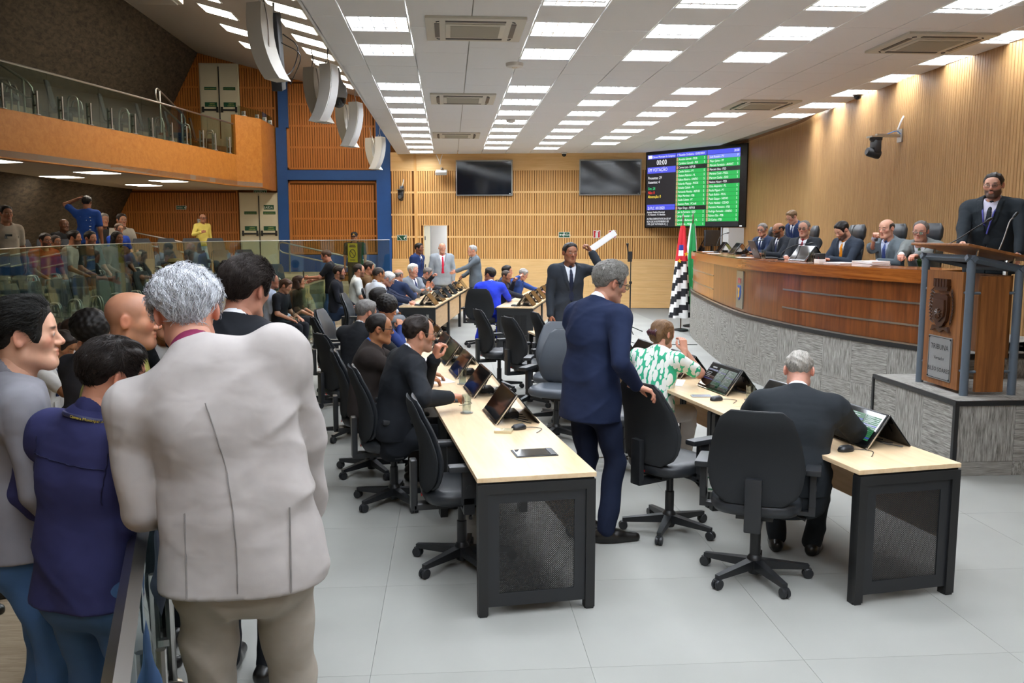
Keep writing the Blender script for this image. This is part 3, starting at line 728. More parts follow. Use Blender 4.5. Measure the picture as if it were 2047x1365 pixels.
tx += [('Câmara Municipal de Campinas -', a0+.055, .086, .036, 'LEFT'), ('1ª Reunião Ordinária - 05/02/2024', b0+.008, .086, .038, 'LEFT'), ('20:00', c1-.008, .086, .042, 'RIGHT'),
       ('00:00', (a0+b0)/2, .180, .095, 'CENTER'), ('EM VOTAÇÃO', a0+.01, .262, .062, 'LEFT'), ('Presentes: 29', a0+.01, .362, .052, 'LEFT'), ('Ausentes: 4', a0+.01, .418, .052, 'LEFT'),
       ('2) PLC 101/2023', a0+.01, .758, .052, 'LEFT'), ('Autoria: Prefeito Municipal', a0+.005, .805, .034, 'LEFT'), ('- Vt. Nominal - M. Absoluta', a0+.005, .838, .034, 'LEFT'),
       ('ALTERA DISPOSITIVOS DA LEI Nº', a0+.005, .893, .034, 'LEFT'), ('8.299, DE 24 DE FEVEREIRO DE', a0+.005, .928, .034, 'LEFT'), ('1995, QUE "AUTORIZA O [...]', a0+.005, .963, .034, 'LEFT')]
scr_text('white_text', tx, M_e_white)
scr_text('green_text', [('Sim: 28', a0+.01, .500, .052, 'LEFT')], emissive('screen_txt_green', '#3ddc84', E_))
scr_text('red_text', [('Não: 0', a0+.01, .553, .052, 'LEFT')], emissive('screen_txt_red', '#ff3b30', E_))
scr_text('yellow_text', [('Abstenção: 0', a0+.01, .606, .052, 'LEFT')], emissive('screen_txt_yel', '#ffe34d', E_))
scr('logo_box', [(a0+.008, a0+.05, .052, .092)], M_e_white, .005)
S_(MB().bx(SW-.16, SW-.09, .02, .045, .001, .003, MS)).build('maker_mark', M_e_white, vs)

# ---- wall televisions
M_tv = plain('tv_glass', '#0d1724', rough=.08, spec=.7)
for x0, x1, lab in ((.2, 1.69, 'dark wall television above the door side of the far wall'), (3.43, 5.03, 'dark wall television beside the lit voting screen')):
    s0 = (x0-A_[0])/u_.x; s1 = (x1-A_[0])/u_.x; o0 = MW @ Vector((s0, 2.97, .0)); o = empty('wall_television', tuple(o0), math.atan2(u_.y, u_.x), lab, 'television', 'wall televisions')
    wd = s1-s0; h = .93
    MB().bx(0, wd, -.075, -.01, 0, h, b=.006).build('casing', plain('tv_silver', '#9b9c98', rough=.4, metal=.3), o, 40)
    MB().bx(.03, wd-.03, -.079, -.074, .03, h-.04).build('display', M_tv, o)
    MB().bx(wd-.09, wd-.05, -.082, -.079, .04, .06).build('badge', M_white, o)
    MB().bx(wd*.4, wd*.6, -.015, .04, h*.3, h*.7).build('bracket', M_black, o)
# ---- signs on the far wall
def wall_sign(name, x, z, wd, h, mat, label, items=(), shapes=(), M=MW, A=A_, ux=None, fg=None, d=.006):
    s = (x-A_[0])/u_.x if M is MW else x
    Mo = M @ Matrix.Translation((s, z, .003)); o = empty(name, tuple(Mo.translation), 0, label, 'sign'); iv = Matrix.Translation(-Mo.translation)
    def q(m): m.v = [tuple(iv @ Mo @ Vector(p)) for p in m.v]; return m
    q(MB().bx(-wd/2, wd/2, -h/2, h/2, 0, d)).build('plate', fg[0] if fg else M_white, o)
    e = min(wd, h)*.07
    q(MB().bx(-wd/2+e, wd/2-e, -h/2+e, h/2-e, d, d+.001)).build('field', mat, o)
    m = MB()
    for s_ in shapes: m.prism(s_, d+.001, d+.003)
    if items:
        V, F = text_geo(items); m.add([(a, b_, d+.003) for a, b_, c in V], F)
    q(m).build('marking', fg[1] if fg else M_white, o); return o
M_green = plain('exit_green', '#0c4f33', rough=.5); M_red = plain('fire_red', '#c01f28', rough=.5)
man_ = [[(.03, .05), (.06, .05), (.06, .08), (.03, .08)], [(.0, .02), (.07, .04), (.07, .02), (.02, -.02), (.05, -.07), (.03, -.07), (.0, -.02)]]
ext_ = [[(-.035, -.09), (.035, -.09), (.035, .045), (-.035, .045)], [(-.015, .045), (.05, .06), (.05, .08), (-.03, .08)]]
wall_sign('exit_sign', -1.27, 1.86, .27, .15, M_green, 'green emergency stairs sign left of the open doorway', shapes=[[(-.11, .05), (-.09, .05), (.0, -.05), (-.02, -.05)]] + [[(x+.05, y*.7) for x, y in p] for p in man_])
wall_sign('exit_sign', 3.05, 1.94, .30, .15, M_green, 'green SAÍDA exit sign above the pointing man', items=[('SAÍDA', .065, -.025, .075, 'CENTER')], shapes=[[(-.13, 0), (-.09, .03), (-.09, .01), (-.06, .01), (-.06, -.01), (-.09, -.01), (-.09, -.03)]] + [[(x-.05, y*.7) for x, y in p] for p in man_])
wall_sign('extinguisher_sign', 3.90, 1.955, .19, .20, M_red, 'red fire extinguisher sign, the left one of the pair', shapes=ext_)
wall_sign('extinguisher_sign', 4.31, 1.955, .19, .20, M_red, 'red fire extinguisher sign behind the raised papers', shapes=ext_)
wall_sign('exit_sign', -7.1, 2.66, .26, .10, M_green, 'small green exit sign on the orange slats below the balcony', shapes=[[(x+.08, y*.5) for x, y in p] for p in man_], items=[('SAÍDA', -.03, -.02, .05, 'CENTER')], M=MB_)
wall_sign('exit_sign', -5.02, 3.06, .34, .13, M_green, 'green SAÍDA sign over the cream double door below the balcony', items=[('SAÍDA', 0, -.035, .10, 'CENTER')], M=MB_)
wall_sign('notice_sheet', -6.6, 2.22, .19, .29, M_paper, 'white paper notice pinned beside the cream double door', shapes=[[(-.06,.09),(.06,.09),(.06,.10),(-.06,.10)]], M=MB_, fg=(M_paper, M_black), d=.002)
# ---- cream double doors in the gallery wall
for n, (x0, x1, z0, z1) in enumerate(((-5.55, -4.57, .93, 3.02), (-6.46, -5.50, 4.15, 6.35))):
    d = struct(MB().bx(x0-.03, x1+.03, z0, z1+.04, -.03, .012, MB_).build('door_%d' % (n+2), M_cream)); xm = (x0+x1)/2
    for a, c in ((x0, xm-.006), (xm+.006, x1)):
        lf = MB().bx(a, c, z0+.01, z1, .012, .05, MB_).build('leaf', M_cream, d)
        MB().bx(a+.03, c-.03, z0+1.02, z0+1.06, .05, .10, MB_).bx(a+.03, a+.08, z0+.98, z0+1.12, .05, .085, MB_).bx(c-.08, c-.03, z0+.98, z0+1.12, .05, .085, MB_).build('push_bar', M_black, lf)
        MB().bx(a+.10, c-.06, z0+1.55, z0+1.63, .05, .054, MB_).build('door_notice', M_green, lf)
        MB().bx(a+.10, c-.06, z0+1.12, z0+1.24, .05, .054, MB_).build('door_notice', M_green, lf)
        V, F = text_geo([('APERTE', (a+c)/2+.05, z0+1.185, .04, 'CENTER'), ('E EMPURRE', (a+c)/2+.05, z0+1.14, .035, 'CENTER'), ('SAÍDA DE EMERGÊNCIA', (a+c)/2+.02, z0+1.575, .027, 'CENTER')])
        mesh_obj('notice_text', [tuple(MB_ @ Vector((p[0], p[1], .056))) for p in V], F, plain('sign_yellow', '#c9d67a', rough=.6), lf)
        if n == 0 and a > xm:
            MB().bx(a+.12, c-.10, z0+1.68, z0+1.80, .05, .054, MB_).build('door_notice', M_green, lf)
            V, F = text_geo([('SAÍDA', (a+c)/2, z0+1.705, .085, 'CENTER')]); mesh_obj('notice_text', [tuple(MB_ @ Vector((p[0], p[1], .056))) for p in V], F, M_white, lf)
    MB().bx(xm-.012, xm+.012, z0+.3, z1-.05, .05, .07, MB_).build('shoot_bolt', M_black, d)
# ---- swivel chairs
def loft(rings, cap=True):
    m = MB(); n = len(rings[0]); v = [p for r in rings for p in r]; f = []
    for i in range(len(rings)-1):
        for j in range(n):
            k = (j+1) % n; f.append((i*n+j, i*n+k, (i+1)*n+k, (i+1)*n+j))
    if cap: f.append(tuple(range(n))[::-1]); f.append(tuple((len(rings)-1)*n+j for j in range(n)))
    return m.add(v, f)
def sup_ring(cx, cy, z, a, b, n=20, e=2.6, bow=0.):
    out = []
    for i in range(n):
        q = 2*math.pi*i/n; c, s = math.cos(q), math.sin(q)
        x = a*math.copysign(abs(c)**(2/e), c); y = b*math.copysign(abs(s)**(2/e), s)
        out.append((cx+x, cy+y+bow*(x/.26)**2, z))
    return out
def make_chair(front=M_leather, star=M_blackpl, back_mat=M_fabricbk):
    r = empty('swivel_chair', (0, 0, 0), 0, 'x', 'chair')
    hub = MB().lathe([(.035, .03), (.045, .06), (.045, .12), (.03, .14)], 14).build('base_hub', star, r, 40)
    leg = MB(); leg.add([(-.026,.03,.115),(.026,.03,.115),(.024,.03,.06),(-.024,.03,.06),(-.015,.31,.082),(.015,.31,.082),(.014,.31,.055),(-.014,.31,.055)], [(0,1,2,3)[::-1],(4,5,6,7),(0,4,5,1)[::-1],(1,5,6,2)[::-1],(2,6,7,3)[::-1],(3,7,4,0)[::-1]])
    cs = MB()
    for sx in (-1, 1):
        Mx = Matrix.Translation((sx*.013, .305, .03)) @ Matrix.Rotation(math.pi/2, 4, 'Y'); cs.lathe([(.012, -.009), (.028, -.009), (.030, -.004), (.030, .005), (.026, .009), (.010, .009)], 14, Mx)
    cs.bx(-.012, .012, .285, .325, .03, .058)
    lo = leg.build('base_leg', star, r, 30); co = cs.build('caster', M_blackpl if star is M_blackpl else M_steel, r, 40)
    for k in range(1, 5):
        instance(lo, r, (0, 0, 0), k*2*math.pi/5, name='base_leg'); instance(co, r, (0, 0, 0), k*2*math.pi/5, name='caster')
    MB().lathe([(.030, .10), (.030, .27), (.024, .275), (.024, .37), (.05, .38), (.05, .40)], 14).build('gas_column', M_blackpl, r, 40)
    MB().bx(-.10, .10, -.16, .12, .39, .42).build('mechanism', M_black, r)
    rings = [sup_ring(0, .0, z, a, b_, 24, 3.2) for z, a, b_ in ((.42, .20, .19), (.43, .235, .225), (.455, .25, .24), (.485, .25, .24), (.505, .235, .225), (.512, .18, .17))]
    loft(rings).build('seat', front, r, 50)
    cu, sh = [], []
    for i in range(14):
        t = i/13; z = .50+.53*t
        hw = float(np.interp(t, [0, .06, .18, .4, .7, .92, .98, 1], [.16, .215, .25, .262, .232, .19, .172, .14]))
        y = -.225 - .075*t**1.5 + .035*math.sin(math.pi*min(1, t*1.15)); th = float(np.interp(t, [0, .08, .3, .8, .95, 1], [.010, .026, .036, .028, .018, .006]))
        cu.append(sup_ring(0, y+.018, z, hw-.006, th, 24, 2.4, .045)); sh.append(sup_ring(0, y-.014, z, hw, th*.75, 24, 2.6, .045))
    loft(cu).build('backrest', front, r, 60); loft(sh).build('back_shell', back_mat, r, 60)
    MB().bx(-.045, .045, -.305, -.265, .36, .66, b=.008).bx(-.045, .045, -.29, -.05, .36, .395, b=.006).build('back_bracket', M_blackpl, r, 40)
    for s in (-1, 1):
        a = MB().bx(s*.30-.042, s*.30+.042, -.12, .14, .655, .69, b=.012).build('armrest', M_blackpl, r, 40)
        MB().bx(s*.30-.018, s*.30+.018, -.045, .035, .46, .66, b=.006).bx(min(s*.10, s*.31), max(s*.10, s*.31), -.035, .025, .405, .43, b=.005).bx(s*.30-.018, s*.30+.018, -.035, .025, .405, .5).lathe([(.016, 0), (.016, .006)], 10, Matrix.Translation((s*.315, -.005, .56)) @ Matrix.Rotation(s*math.pi/2, 4, 'Y')).build('arm_post', M_blackpl, a, 40)
    MB().tube([(.10, .03, .40), (.22, .02, .385), (.27, .01, .37)], [.007, .007, .012], 6).build('lever', M_blackpl, r, 50)
    MB().bx(-.02, .02, -.242, -.236, .44, .452).build('red_tab', plain('red_tab', '#c22a2a'), r)
    return r
chair_b = make_chair(); chair_g = make_chair(M_leather_g); chair_c = make_chair(M_leather, M_chrome)
used_c = {}
def chair(x, y, rz, label, group, proto=chair_b, tagcard=False, lift=0):
    if proto.name not in used_c: o = proto; used_c[proto.name] = 1
    else: o = copy_tree(proto)
    o.location = (x, y, 0); o.rotation_euler = (0, 0, R_(rz)); o['label'] = label; o['group'] = group
    if tagcard:
        c = MB().bx(-.04, .04, -.001, .001, -.13, 0).build('hang_tag', plain('tag_card', '#dfe3df', rough=.3), o); c.location = (.17, .20, .40); c.rotation_euler = (.1, 0, .6)
        MB().bx(-.03, .03, -.002, -.0012, -.035, -.025).bx(-.015, .02, -.002, -.0012, -.115, -.105).build('tag_print', plain('tag_green', '#3a7a5a'), c)
        MB().bx(.005, .028, -.002, -.0012, -.06, -.045).build('tag_mark', plain('red_tab', '#c22a2a'), c)
    return o
gl, grr, gf = 'chairs of the left desk row', 'chairs of the middle desk row', 'chairs of the far desks'
chair(.06, 5.05, -82, 'empty black swivel chair pushed under the nearest desk end', gl)
chair(-.42, 6.30, -78, 'black swivel chair of the bespectacled man resting his hand at his mouth', gl, tagcard=True)
chair(-.66, 7.15, -80, 'black swivel chair of the man in blue shirt and black glasses', gl)
chair(-.98, 8.45, -62, 'black swivel chair seen from behind, pulled back beside the grey-haired man', gl)
chair(-1.28, 10.1, -75, 'black swivel chair near the glass barrier, behind the grey-haired seated man', gl)
chair(-1.36, 11.0, -100, 'farthest brownish-black swivel chair of the left row beside the glass barrier', gl)
chair(1.74, 4.72, -24, 'black swivel chair seen square from behind, holding the man at the right desk end', grr)
chair(1.45, 5.55, -62, 'empty black swivel chair under the standing man\'s hand, with a hanging tag', grr, tagcard=True)
chair(1.42, 7.05, -70, 'swivel chair with polished chrome base holding the woman in green', grr, chair_c)
chair(1.02, 8.25, 150, 'grey leather swivel chair turned round, nearest behind the navy-suited standing man', grr, chair_g)
chair(1.12, 9.0, 165, 'grey leather swivel chair turned round, second behind the standing man', grr, chair_g)
chair(.92, 9.95, -70, 'empty black swivel chair in mid room, the right one of two side by side', grr)
chair(.62, 10.95, -75, 'empty black swivel chair in mid room, the left one in front of the blue suit', grr)
chair(1.30, 10.5, -80, 'black swivel chair half hidden behind the grey leather ones', grr)
chair(.55, 15.25, -12, 'black swivel chair holding the man in the bright blue suit', gf)
for i, (x, y, rz, lb) in enumerate(((-1.20, 15.25, -98, 'under the white-haired man at the near end of the far left desks'), (-1.06, 16.15, -98, 'under the man turned away in navy at the far left desks'), (-.92, 17.05, -98, 'under the moustached white-haired man'), (-.68, 18.1, -98, 'under the grey-haired man resting his cheek'), (.95, 15.95, -103, 'under the man on the phone at the far right desks'), (1.10, 17.0, -103, 'under the dark-haired man behind the one on the phone'), (1.25, 17.75, -103, 'under the man holding his head at the far right desks'), (1.55, 18.4, -120, 'standing empty at the end of the far right desks'), (-1.42, 14.0, -95, 'with tall back left of the white-haired man by the glass'))):
    chair(x, y, rz, 'black swivel chair ' + lb, gf)

# ---- desks
ND = {'n': 0}
def desk_row(x0, y0, dx, dy, L, count, where, W=.63, skirt=True):
    ln = math.hypot(dx, dy); dx, dy = dx/ln, dy/ln; rz = math.atan2(-dx, dy)
    for k in range(count):
        r = empty('desk', (x0+dx*L*k, y0+dy*L*k, 0), rz, 'light wood desk with black steel frame, %s of the %s' % (['nearest', 'second', 'third', 'fourth'][k], where), 'desk', 'council desks')
        MB().bx(0, W, .002, L-.002, .715, .74, b=.002).build('desk_top', M_desk, r)
        for x in (.03, W-.03):
            for y in (.035, L-.035): MB().bx(x-.025, x+.025, y-.025, y+.025, .0, .70).build('leg', M_black, r); 
        MB().bx(.01, W-.01, .012, .06, .67, .714).bx(.01, W-.01, L-.06, L-.012, .67, .714).bx(W-.06, W-.02, .06, L-.06, .67, .714).build('top_beam', M_black, r)
        MB().bx(W-.05, W-.03, .07, L-.07, .30, .665).build('modesty_panel', M_deskpanel, r)
        ends = [.02] if k == 0 else []
        if ends:
            e = MB().bx(.005, .055, -.005, .05, 0.012, .705).bx(W-.055, W-.005, -.005, .05, 0.012, .705).bx(.055, W-.055, -.005, .045, .655, .705).build('end_frame', M_black, r)
            b_ = MB().bx(.055, .115, .008, .02, .05, .655).bx(W-.115, W-.055, .008, .02, .05, .655).bx(.115, W-.115, .008, .02, .05, .12).bx(.115, W-.115, .008, .02, .60, .655).build('end_panel_border', M_blackpl, r)
            q = MB().bx(-(W-.23)/2, (W-.23)/2, -.001, .001, -.24, .24).build('perforated_panel', M_perf, r); q.location = (W/2, .014, .36)
            MB().bx(.01, .05, 0, .04, 0, .012).build('foot', M_blackpl, r); MB().bx(W-.05, W-.01, 0, .04, 0, .012).build('foot', M_blackpl, r)
desk_row(.13, 4.29, -.129, .992, 1.70, 4, 'left desk row'); desk_row(2.13, 4.30, -.168, .986, 1.70, 4, 'middle desk row')
desk_row(-.87, 14.95, .13, .99, 1.85, 3, 'far left desks'); desk_row(.79, 14.73, .22, .975, 1.40, 3, 'far right desks')
def on_row(x0, y0, dx, dy, s, off):
    ln = math.hypot(dx, dy); dx, dy = dx/ln, dy/ln; return x0+dx*s+dy*off, y0+dy*s-dx*off, math.atan2(-dx, dy)
ROWL, ROWR, ROWFL, ROWFR = (.13, 4.29, -.129, .992), (2.13, 4.30, -.168, .986), (-.87, 14.95, .13, .99), (.79, 14.73, .22, .975)
# ---- tent monitors
def make_monitor(screen_mat=None):
    r = empty('desk_monitor', (0, 0, 0), 0, 'x', 'monitor')
    Ms = frame_mat((0, .24, 0.006), (0, -1, 0), (.14, 0, .19))   # faces -x, up the slope
    SWm, SHm = .48, .236
    MB().bx(0, SWm, 0, SHm, -.022, 0, Ms, b=.004).build('casing', M_bezel, r, 40)
    MB().bx(.012, SWm-.012, .022, SHm-.01, 0, .001, Ms).build('screen', screen_mat or M_gloss, r)
    MB().bx(.0, SWm, 0, .004, -.026, .003, Ms).bx(SWm-.001, SWm+.003, 0, SHm, -.014, -.006, Ms).bx(-.003, .001, 0, SHm, -.014, -.006, Ms).build('edge_strip', M_chrome, r)
    Mb = frame_mat((.30, -.24, .004), (0, 1, 0), (-.15, 0, .19)); MB().bx(0, SWm, 0, .24, -.008, 0, Mb).build('back_plate', M_gloss, r)
    c = MB(); rr = random.Random(3)
    for i in range(4):
        y = -.15+.09*i; c.tube(catmull([(.14, y, .13), (.10, y-.03, .05), (.17, y-.06*rr.random(), .012), (.24, y-.10, .006)], 4), .003, 5)
    c.build('cable', M_black, r, 60)
    MB().bx(.10, .20, -.06, .10, .002, .04, b=.006).build('power_box', M_blackpl, r, 40)
    return r
mon = make_monitor(); used_m = False
def monitor(row, s, label, off=.31, group='tent-shaped desk monitors', dz_=.741, rz_add=0.):
    global used_m
    x, y, rz = on_row(*row, s, off)
    o = mon if not used_m else copy_tree(mon); used_m = True
    o.location = (x, y, dz_); o.rotation_euler = (0, 0, rz+rz_add); o['label'] = label; o['group'] = group; return o
for i, s in enumerate((1.44, 2.38, 3.28, 4.05, 4.72, 5.5, 6.25)):
    monitor(ROWL, s, 'black tent-shaped monitor, %s from the near end of the left desk row' % ORD[i])
R1 = None
for i, s in enumerate((.62, 1.45, 2.33, 3.15, 3.95, 4.9, 5.8)):
    o = monitor(ROWR, s, 'black tent-shaped monitor, %s from the near end of the middle desk row' % ORD[i])
    if i in (0, 2):
        Ms = frame_mat((0, .24, 0.006), (0, -1, 0), (.14, 0, .19)); m1, m2, m3 = MB(), MB(), MB()
        for c, (u0, u1) in enumerate(((.18, .31), (.32, .455))):
            for k in range(14):
                zz = .19-.0112*k; (m2 if (k*3+c) % 7 == 2 else m1).bx(u0, u1, zz, zz+.0095, .001, .0016, Ms)
                m3.bx(u0+.012, u0+.05+.02*((k*5+c) % 3), zz+.003, zz+.006, .0016, .0019, Ms)
        m2.bx(.02, .17, .16, .175, .001, .0016, Ms).bx(.02, .17, .08, .09, .001, .0016, Ms)
        for k in range(4): m3.bx(.03, .10, .14-.014*k, .145-.014*k, .0012, .0018, Ms)
        m3.bx(.06, .13, .185, .197, .0012, .0018, Ms)
        e = .8 if i == 0 else .25
        m1.build('screen_rows', emissive('mini_green%d' % i, '#1c6b3a', e), o); m2.build('screen_bars', emissive('mini_blue%d' % i, '#2a3f9a', e), o); m3.build('screen_text', emissive('mini_white%d' % i, '#c9d2da', e), o)
for i in range(6): monitor(ROWFL, .35+.93*i, 'black tent-shaped monitor, %s from the near end of the far left desks' % ORD[i])
for i in range(5): monitor(ROWFR, .35+.82*i, 'black tent-shaped monitor, %s from the near end of the far right desks' % ORD[i])
# ---- mice, tumblers, papers, phones
def make_mouse():
    r = empty('computer_mouse', (0, 0, 0), 0, 'x', 'mouse')
    loft([sup_ring(0, 0, z, a, b_, 16, 2.4) for z, a, b_ in ((0, .029, .050), (.008, .031, .053), (.02, .029, .049), (.030, .022, .036), (.034, .010, .018))]).build('shell', M_blackpl, r, 60)
    MB().bx(-.003, .003, .015, .032, .026, .036).build('wheel', M_steel, r)
    MB().tube(catmull([(0, .05, .006), (.02, .10, .004), (.08, .12, .004), (.13, .07, .004), (.16, .03, .004)], 5), .0022, 5).build('cord', M_black, r, 60); return r
mouse = make_mouse(); mu = [0]
def place_mouse(row, s, off, rz, label, z=.741):
    x, y, r = on_row(*row, s, off); o = mouse if not mu[0] else copy_tree(mouse); mu[0] = 1
    o.location = (x, y, z); o.rotation_euler = (0, 0, r+R_(rz)); o['label'] = label; o['group'] = 'black mice on the desks'
place_mouse(ROWL, 1.06, .44, -70, 'black mouse in front of the nearest tent monitor on the left row'); place_mouse(ROWL, 2.03, .17, -100, 'black mouse beside the tumbler and the resting hand')
place_mouse(ROWR, .38, .18, -80, 'black mouse at the right desk end, below the lit monitor'); place_mouse(ROWR, 1.95, .17, -80, 'black mouse beside the phone near the woman in green')
place_mouse(ROWFR, .12, .28, -90, 'black mouse at the near end of the far right desks'); place_mouse(ROWFL, .12, .3, -90, 'black mouse at the near end of the far left desks')
M_water = plain('water_drop', '#cfd6d4', rough=.1)
def tumbler(x, y, z, label, r=.034, h=.13, water=0., coaster=True):
    o = empty('tumbler', (x, y, z), 0, label, 'glass', 'water tumblers')
    MB().lathe([(r*.85, .002), (r, h), (r-.002, h), (r*.85-.002, .008), (0, .008)], 20).build('glass_wall', M_tumbler, o, 60)
    MB().lathe([(0, .004), (r*.83, .004), (r*.84, .012), (0, .012)], 20).build('glass_base', plain('glass_base', '#d5dad8', rough=.1), o, 40)
    if water: MB().lathe([(0, .012), (r*.86, .012), (r*.93, water), (0, water)], 18).build('water', glass_mat('water_%s' % id(o), '#e4ecee', .2), o, 60)
    if coaster: MB().lathe([(0, 0), (.044, 0), (.044, .004), (0, .004)], 20).build('coaster', M_steel, o, 30)
x, y, _ = on_row(*ROWL, 1.62, .19); tumbler(x, y, .741, 'empty glass tumbler on a round coaster on the left desk')
x, y, _ = on_row(*ROWL, 2.78, .33); tumbler(x, y, .741, 'half-full water tumbler between the tent monitors', water=.06)
x, y, _ = on_row(*ROWR, 1.90, .42); tumbler(x, y, .741, 'tumbler beside the tent monitor of the middle row', h=.11)
def paper(x, y, z, rz, wd, dp, label, n=1, th=.002, cat='paper', mat=M_paper):
    o = empty('paper_sheet' if n == 1 else 'paper_stack', (x, y, z), R_(rz), label, cat, 'papers on the desks')
    rr = random.Random(sum(map(ord, label)))
    for k in range(n):
        q = MB().bx(-wd/2, wd/2, -dp/2, dp/2, 0, th).build('sheet', mat, o); q.location = (rr.uniform(-.008, .008)*(n > 1), rr.uniform(-.008, .008)*(n > 1), k*th); q.rotation_euler = (0, 0, rr.uniform(-.05, .05)*(n > 1))
x, y, _ = on_row(*ROWL, 3.0, .15); paper(x, y, .741, 20, .21, .30, 'white sheet in front of the second tent monitor', th=.001)
x, y, _ = on_row(*ROWL, 4.1, .16); paper(x, y, .741, 10, .22, .31, 'loose stack of documents by the man in glasses', 5, .003)
x, y, _ = on_row(*ROWL, 5.6, .2); paper(x, y, .741, -15, .30, .42, 'white papers spread at the far end of the left desks', th=.001)
x, y, _ = on_row(*ROWR, 2.75, .16); paper(x, y, .741, -20, .21, .30, 'white papers in front of the woman in green', 2, .001)
x, y, _ = on_row(*ROWR, 6.4, .2); paper(x, y, .741, 0, .21, .3, 'white sheet at the far end of the middle desks', th=.001)
x, y, _ = on_row(*ROWFL, .5, .14); paper(x, y, .741, 30, .21, .3, 'white sheets under the white-haired man\'s hands', 2, .001)
x, y, r_ = on_row(*ROWR, 2.12, .13)
o = empty('mobile_phone', (x, y, .741), r_+R_(75), 'pale mobile phone lying on the desk by the woman in green', 'phone'); MB().bx(-.037, .037, -.075, .075, 0, .008, b=.003).build('body', plain('phone_silver', '#b5b9c4', rough=.3, metal=.4), o, 40); MB().bx(-.033, .033, -.068, .068, .008, .009).build('display', plain('phone_disp', '#9aa0ac', rough=.1), o)
x, y, r_ = on_row(*ROWL, 1.0, .33)
o = empty('acrylic_block', (x, y, .741), r_+R_(70), 'small clear acrylic name holder lying on the nearest desk', 'name holder'); MB().bx(-.04, .04, -.055, .055, 0, .016, b=.002).build('block', plain('acrylic', '#cbbf9d', rough=.08, spec=.8), o); MB().bx(-.037, .037, -.005, .005, .016, .018).build('ridge', plain('acrylic2', '#e0d6bb', rough=.08), o)
x, y, r_ = on_row(*ROWL, .45, .40)
o = empty('cable_hatch', (x, y, .7405), r_, 'black flush cable hatch in the nearest desk top', 'cable hatch'); MB().bx(-.12, .12, -.085, .085, 0, .004, b=.0015).build('hatch_frame', M_black, o); MB().bx(-.11, .075, -.075, .075, .004, .006).build('flap', M_gloss, o); MB().bx(.08, .108, -.075, .075, .004, .0075).build('brush', M_blackpl, o)
# ---- hanging column loudspeakers along the ceiling edge
def column_speaker(x, y, zt, rz, h, label, white=True):
    o = empty('column_speaker', (x, y, zt), R_(rz), label, 'loudspeaker', 'hanging column loudspeakers')
    n = 9; ri, rg = [], []
    for i in range(n):
        t = i/(n-1); a = t*1.0-.18; yy = .62*h*(1-math.cos(a*1.15)); z = -h*(math.sin(a)+math.sin(.18))/(math.sin(.82)+math.sin(.18))
        ri.append([(sx*.095, yy+sy*.075, z) for sx, sy in ((-1, -1), (1, -1), (1, 1), (-1, 1))]); rg.append([(sx*.080, yy-.075-.006*sy, z*.97-.012) for sx, sy in ((-1, 1), (1, 1), (1, -1), (-1, -1))])
    loft(ri).build('cabinet', plain('speaker_white', '#efeee9', rough=.45) if white else plain('speaker_grey', '#c9c4b8', rough=.5), o, 40)
    loft(rg).build('grille', plain('speaker_grille', '#e2e2e0', rough=.6, bump=.4, bscale=500), o, 40)
    MB().tube([(0, .0, 0), (0, .02, .10), (0, .0, .22)], .008, 6).tube(catmull([(.03, .06, .05), (.06, .12, -.15), (.02, .10, -.4)], 4), .006, 5).build('hanger', M_steel, o, 50)
for i, (y, n) in enumerate(((7.9, 'nearest'), (10.9, 'second'), (13.95, 'third'), (18.8, 'farthest'))):
    if i: column_speaker(-1.42, y, 3.98, 68, .66, 'curved white column loudspeaker facing the chamber, %s pair' % n)
    column_speaker(-1.66, y+.25, 3.98, -112, .66, 'curved column loudspeaker facing the gallery, %s pair' % n, False)
o = empty('line_projector', (-1.62, 8.6, 3.95), 0, 'black box speaker with dangling cables beside the nearest white loudspeaker', 'loudspeaker')
MB().box((0, 0, -.28), (.10, .22, .7), Matrix.Rotation(.25, 4, 'X'), b=.01).build('cabinet', M_blackpl, o, 40); MB().tube(catmull([(.06, .1, -.1), (.18, .2, -.2), (.12, .25, -.4), (.05, .1, -.5)], 5), .006, 5).tube(catmull([(.06, .0, -.2), (.22, .1, -.3), (.1, .2, -.55)], 5), .005, 5).build('cable', M_black, o, 50)
MB().tube([(0, 0, .05), (0, 0, .16)], .012, 6).build('hanger', M_steel, o)
o = empty('dome_camera', (-1.40, 11.6, 3.74), 0, 'black hanging dome camera behind the second white loudspeaker', 'security camera'); MB().lathe([(0, -.17), (.05, -.16), (.09, -.11), (.1, -.05)], 18).build('dome', M_gloss, o, 60); MB().lathe([(.1, -.05), (.115, 0), (.10, .1), (.05, .16), (.02, .33)], 18).build('housing', plain('cam_grey', '#6c6a66', rough=.5), o, 50)
# ---- cameras / boxes on the walls
def ptz(loc, rz, label, arm=.25):
    o = empty('robotic_camera', loc, R_(rz), label, 'camera')
    MB().bx(-.06, .06, -.02, .0, -.09, .09).bx(-.03, .03, -arm, 0, -.02, .02).bx(-.08, .08, -arm-.1, -arm+.08, -.03, -.01).build('bracket', M_steel, o)
    MB().lathe([(.085, 0), (.085, -.03), (.06, -.06)], 16, Matrix.Translation((0, -arm, -.03))).bx(-.075, .075, -arm-.05, -arm+.05, -.24, -.06, b=.02).build('yoke', M_blackpl, o, 40)
    MB().lathe([(.06, -.09), (.065, -.06), (.065, .07), (.05, .10), (0, .10)], 16, Matrix.Translation((0, -arm-.03, -.24)) @ Matrix.Rotation(R_(75), 4, 'X')).build('camera_head', M_blackpl, o, 40)
    MB().tube(catmull([(.02, 0, .0), (.03, -.08, .06), (0, -.2, .02)], 5), .006, 5).build('blue_cable', plain('cable_blue', '#2f6fb5', rough=.4), o, 50)
    MB().tube(catmull([(.05, 0, .26), (.05, -.03, .2), (.02, -.06, .08)], 5), .013, 6).build('white_conduit', M_white, o, 50)
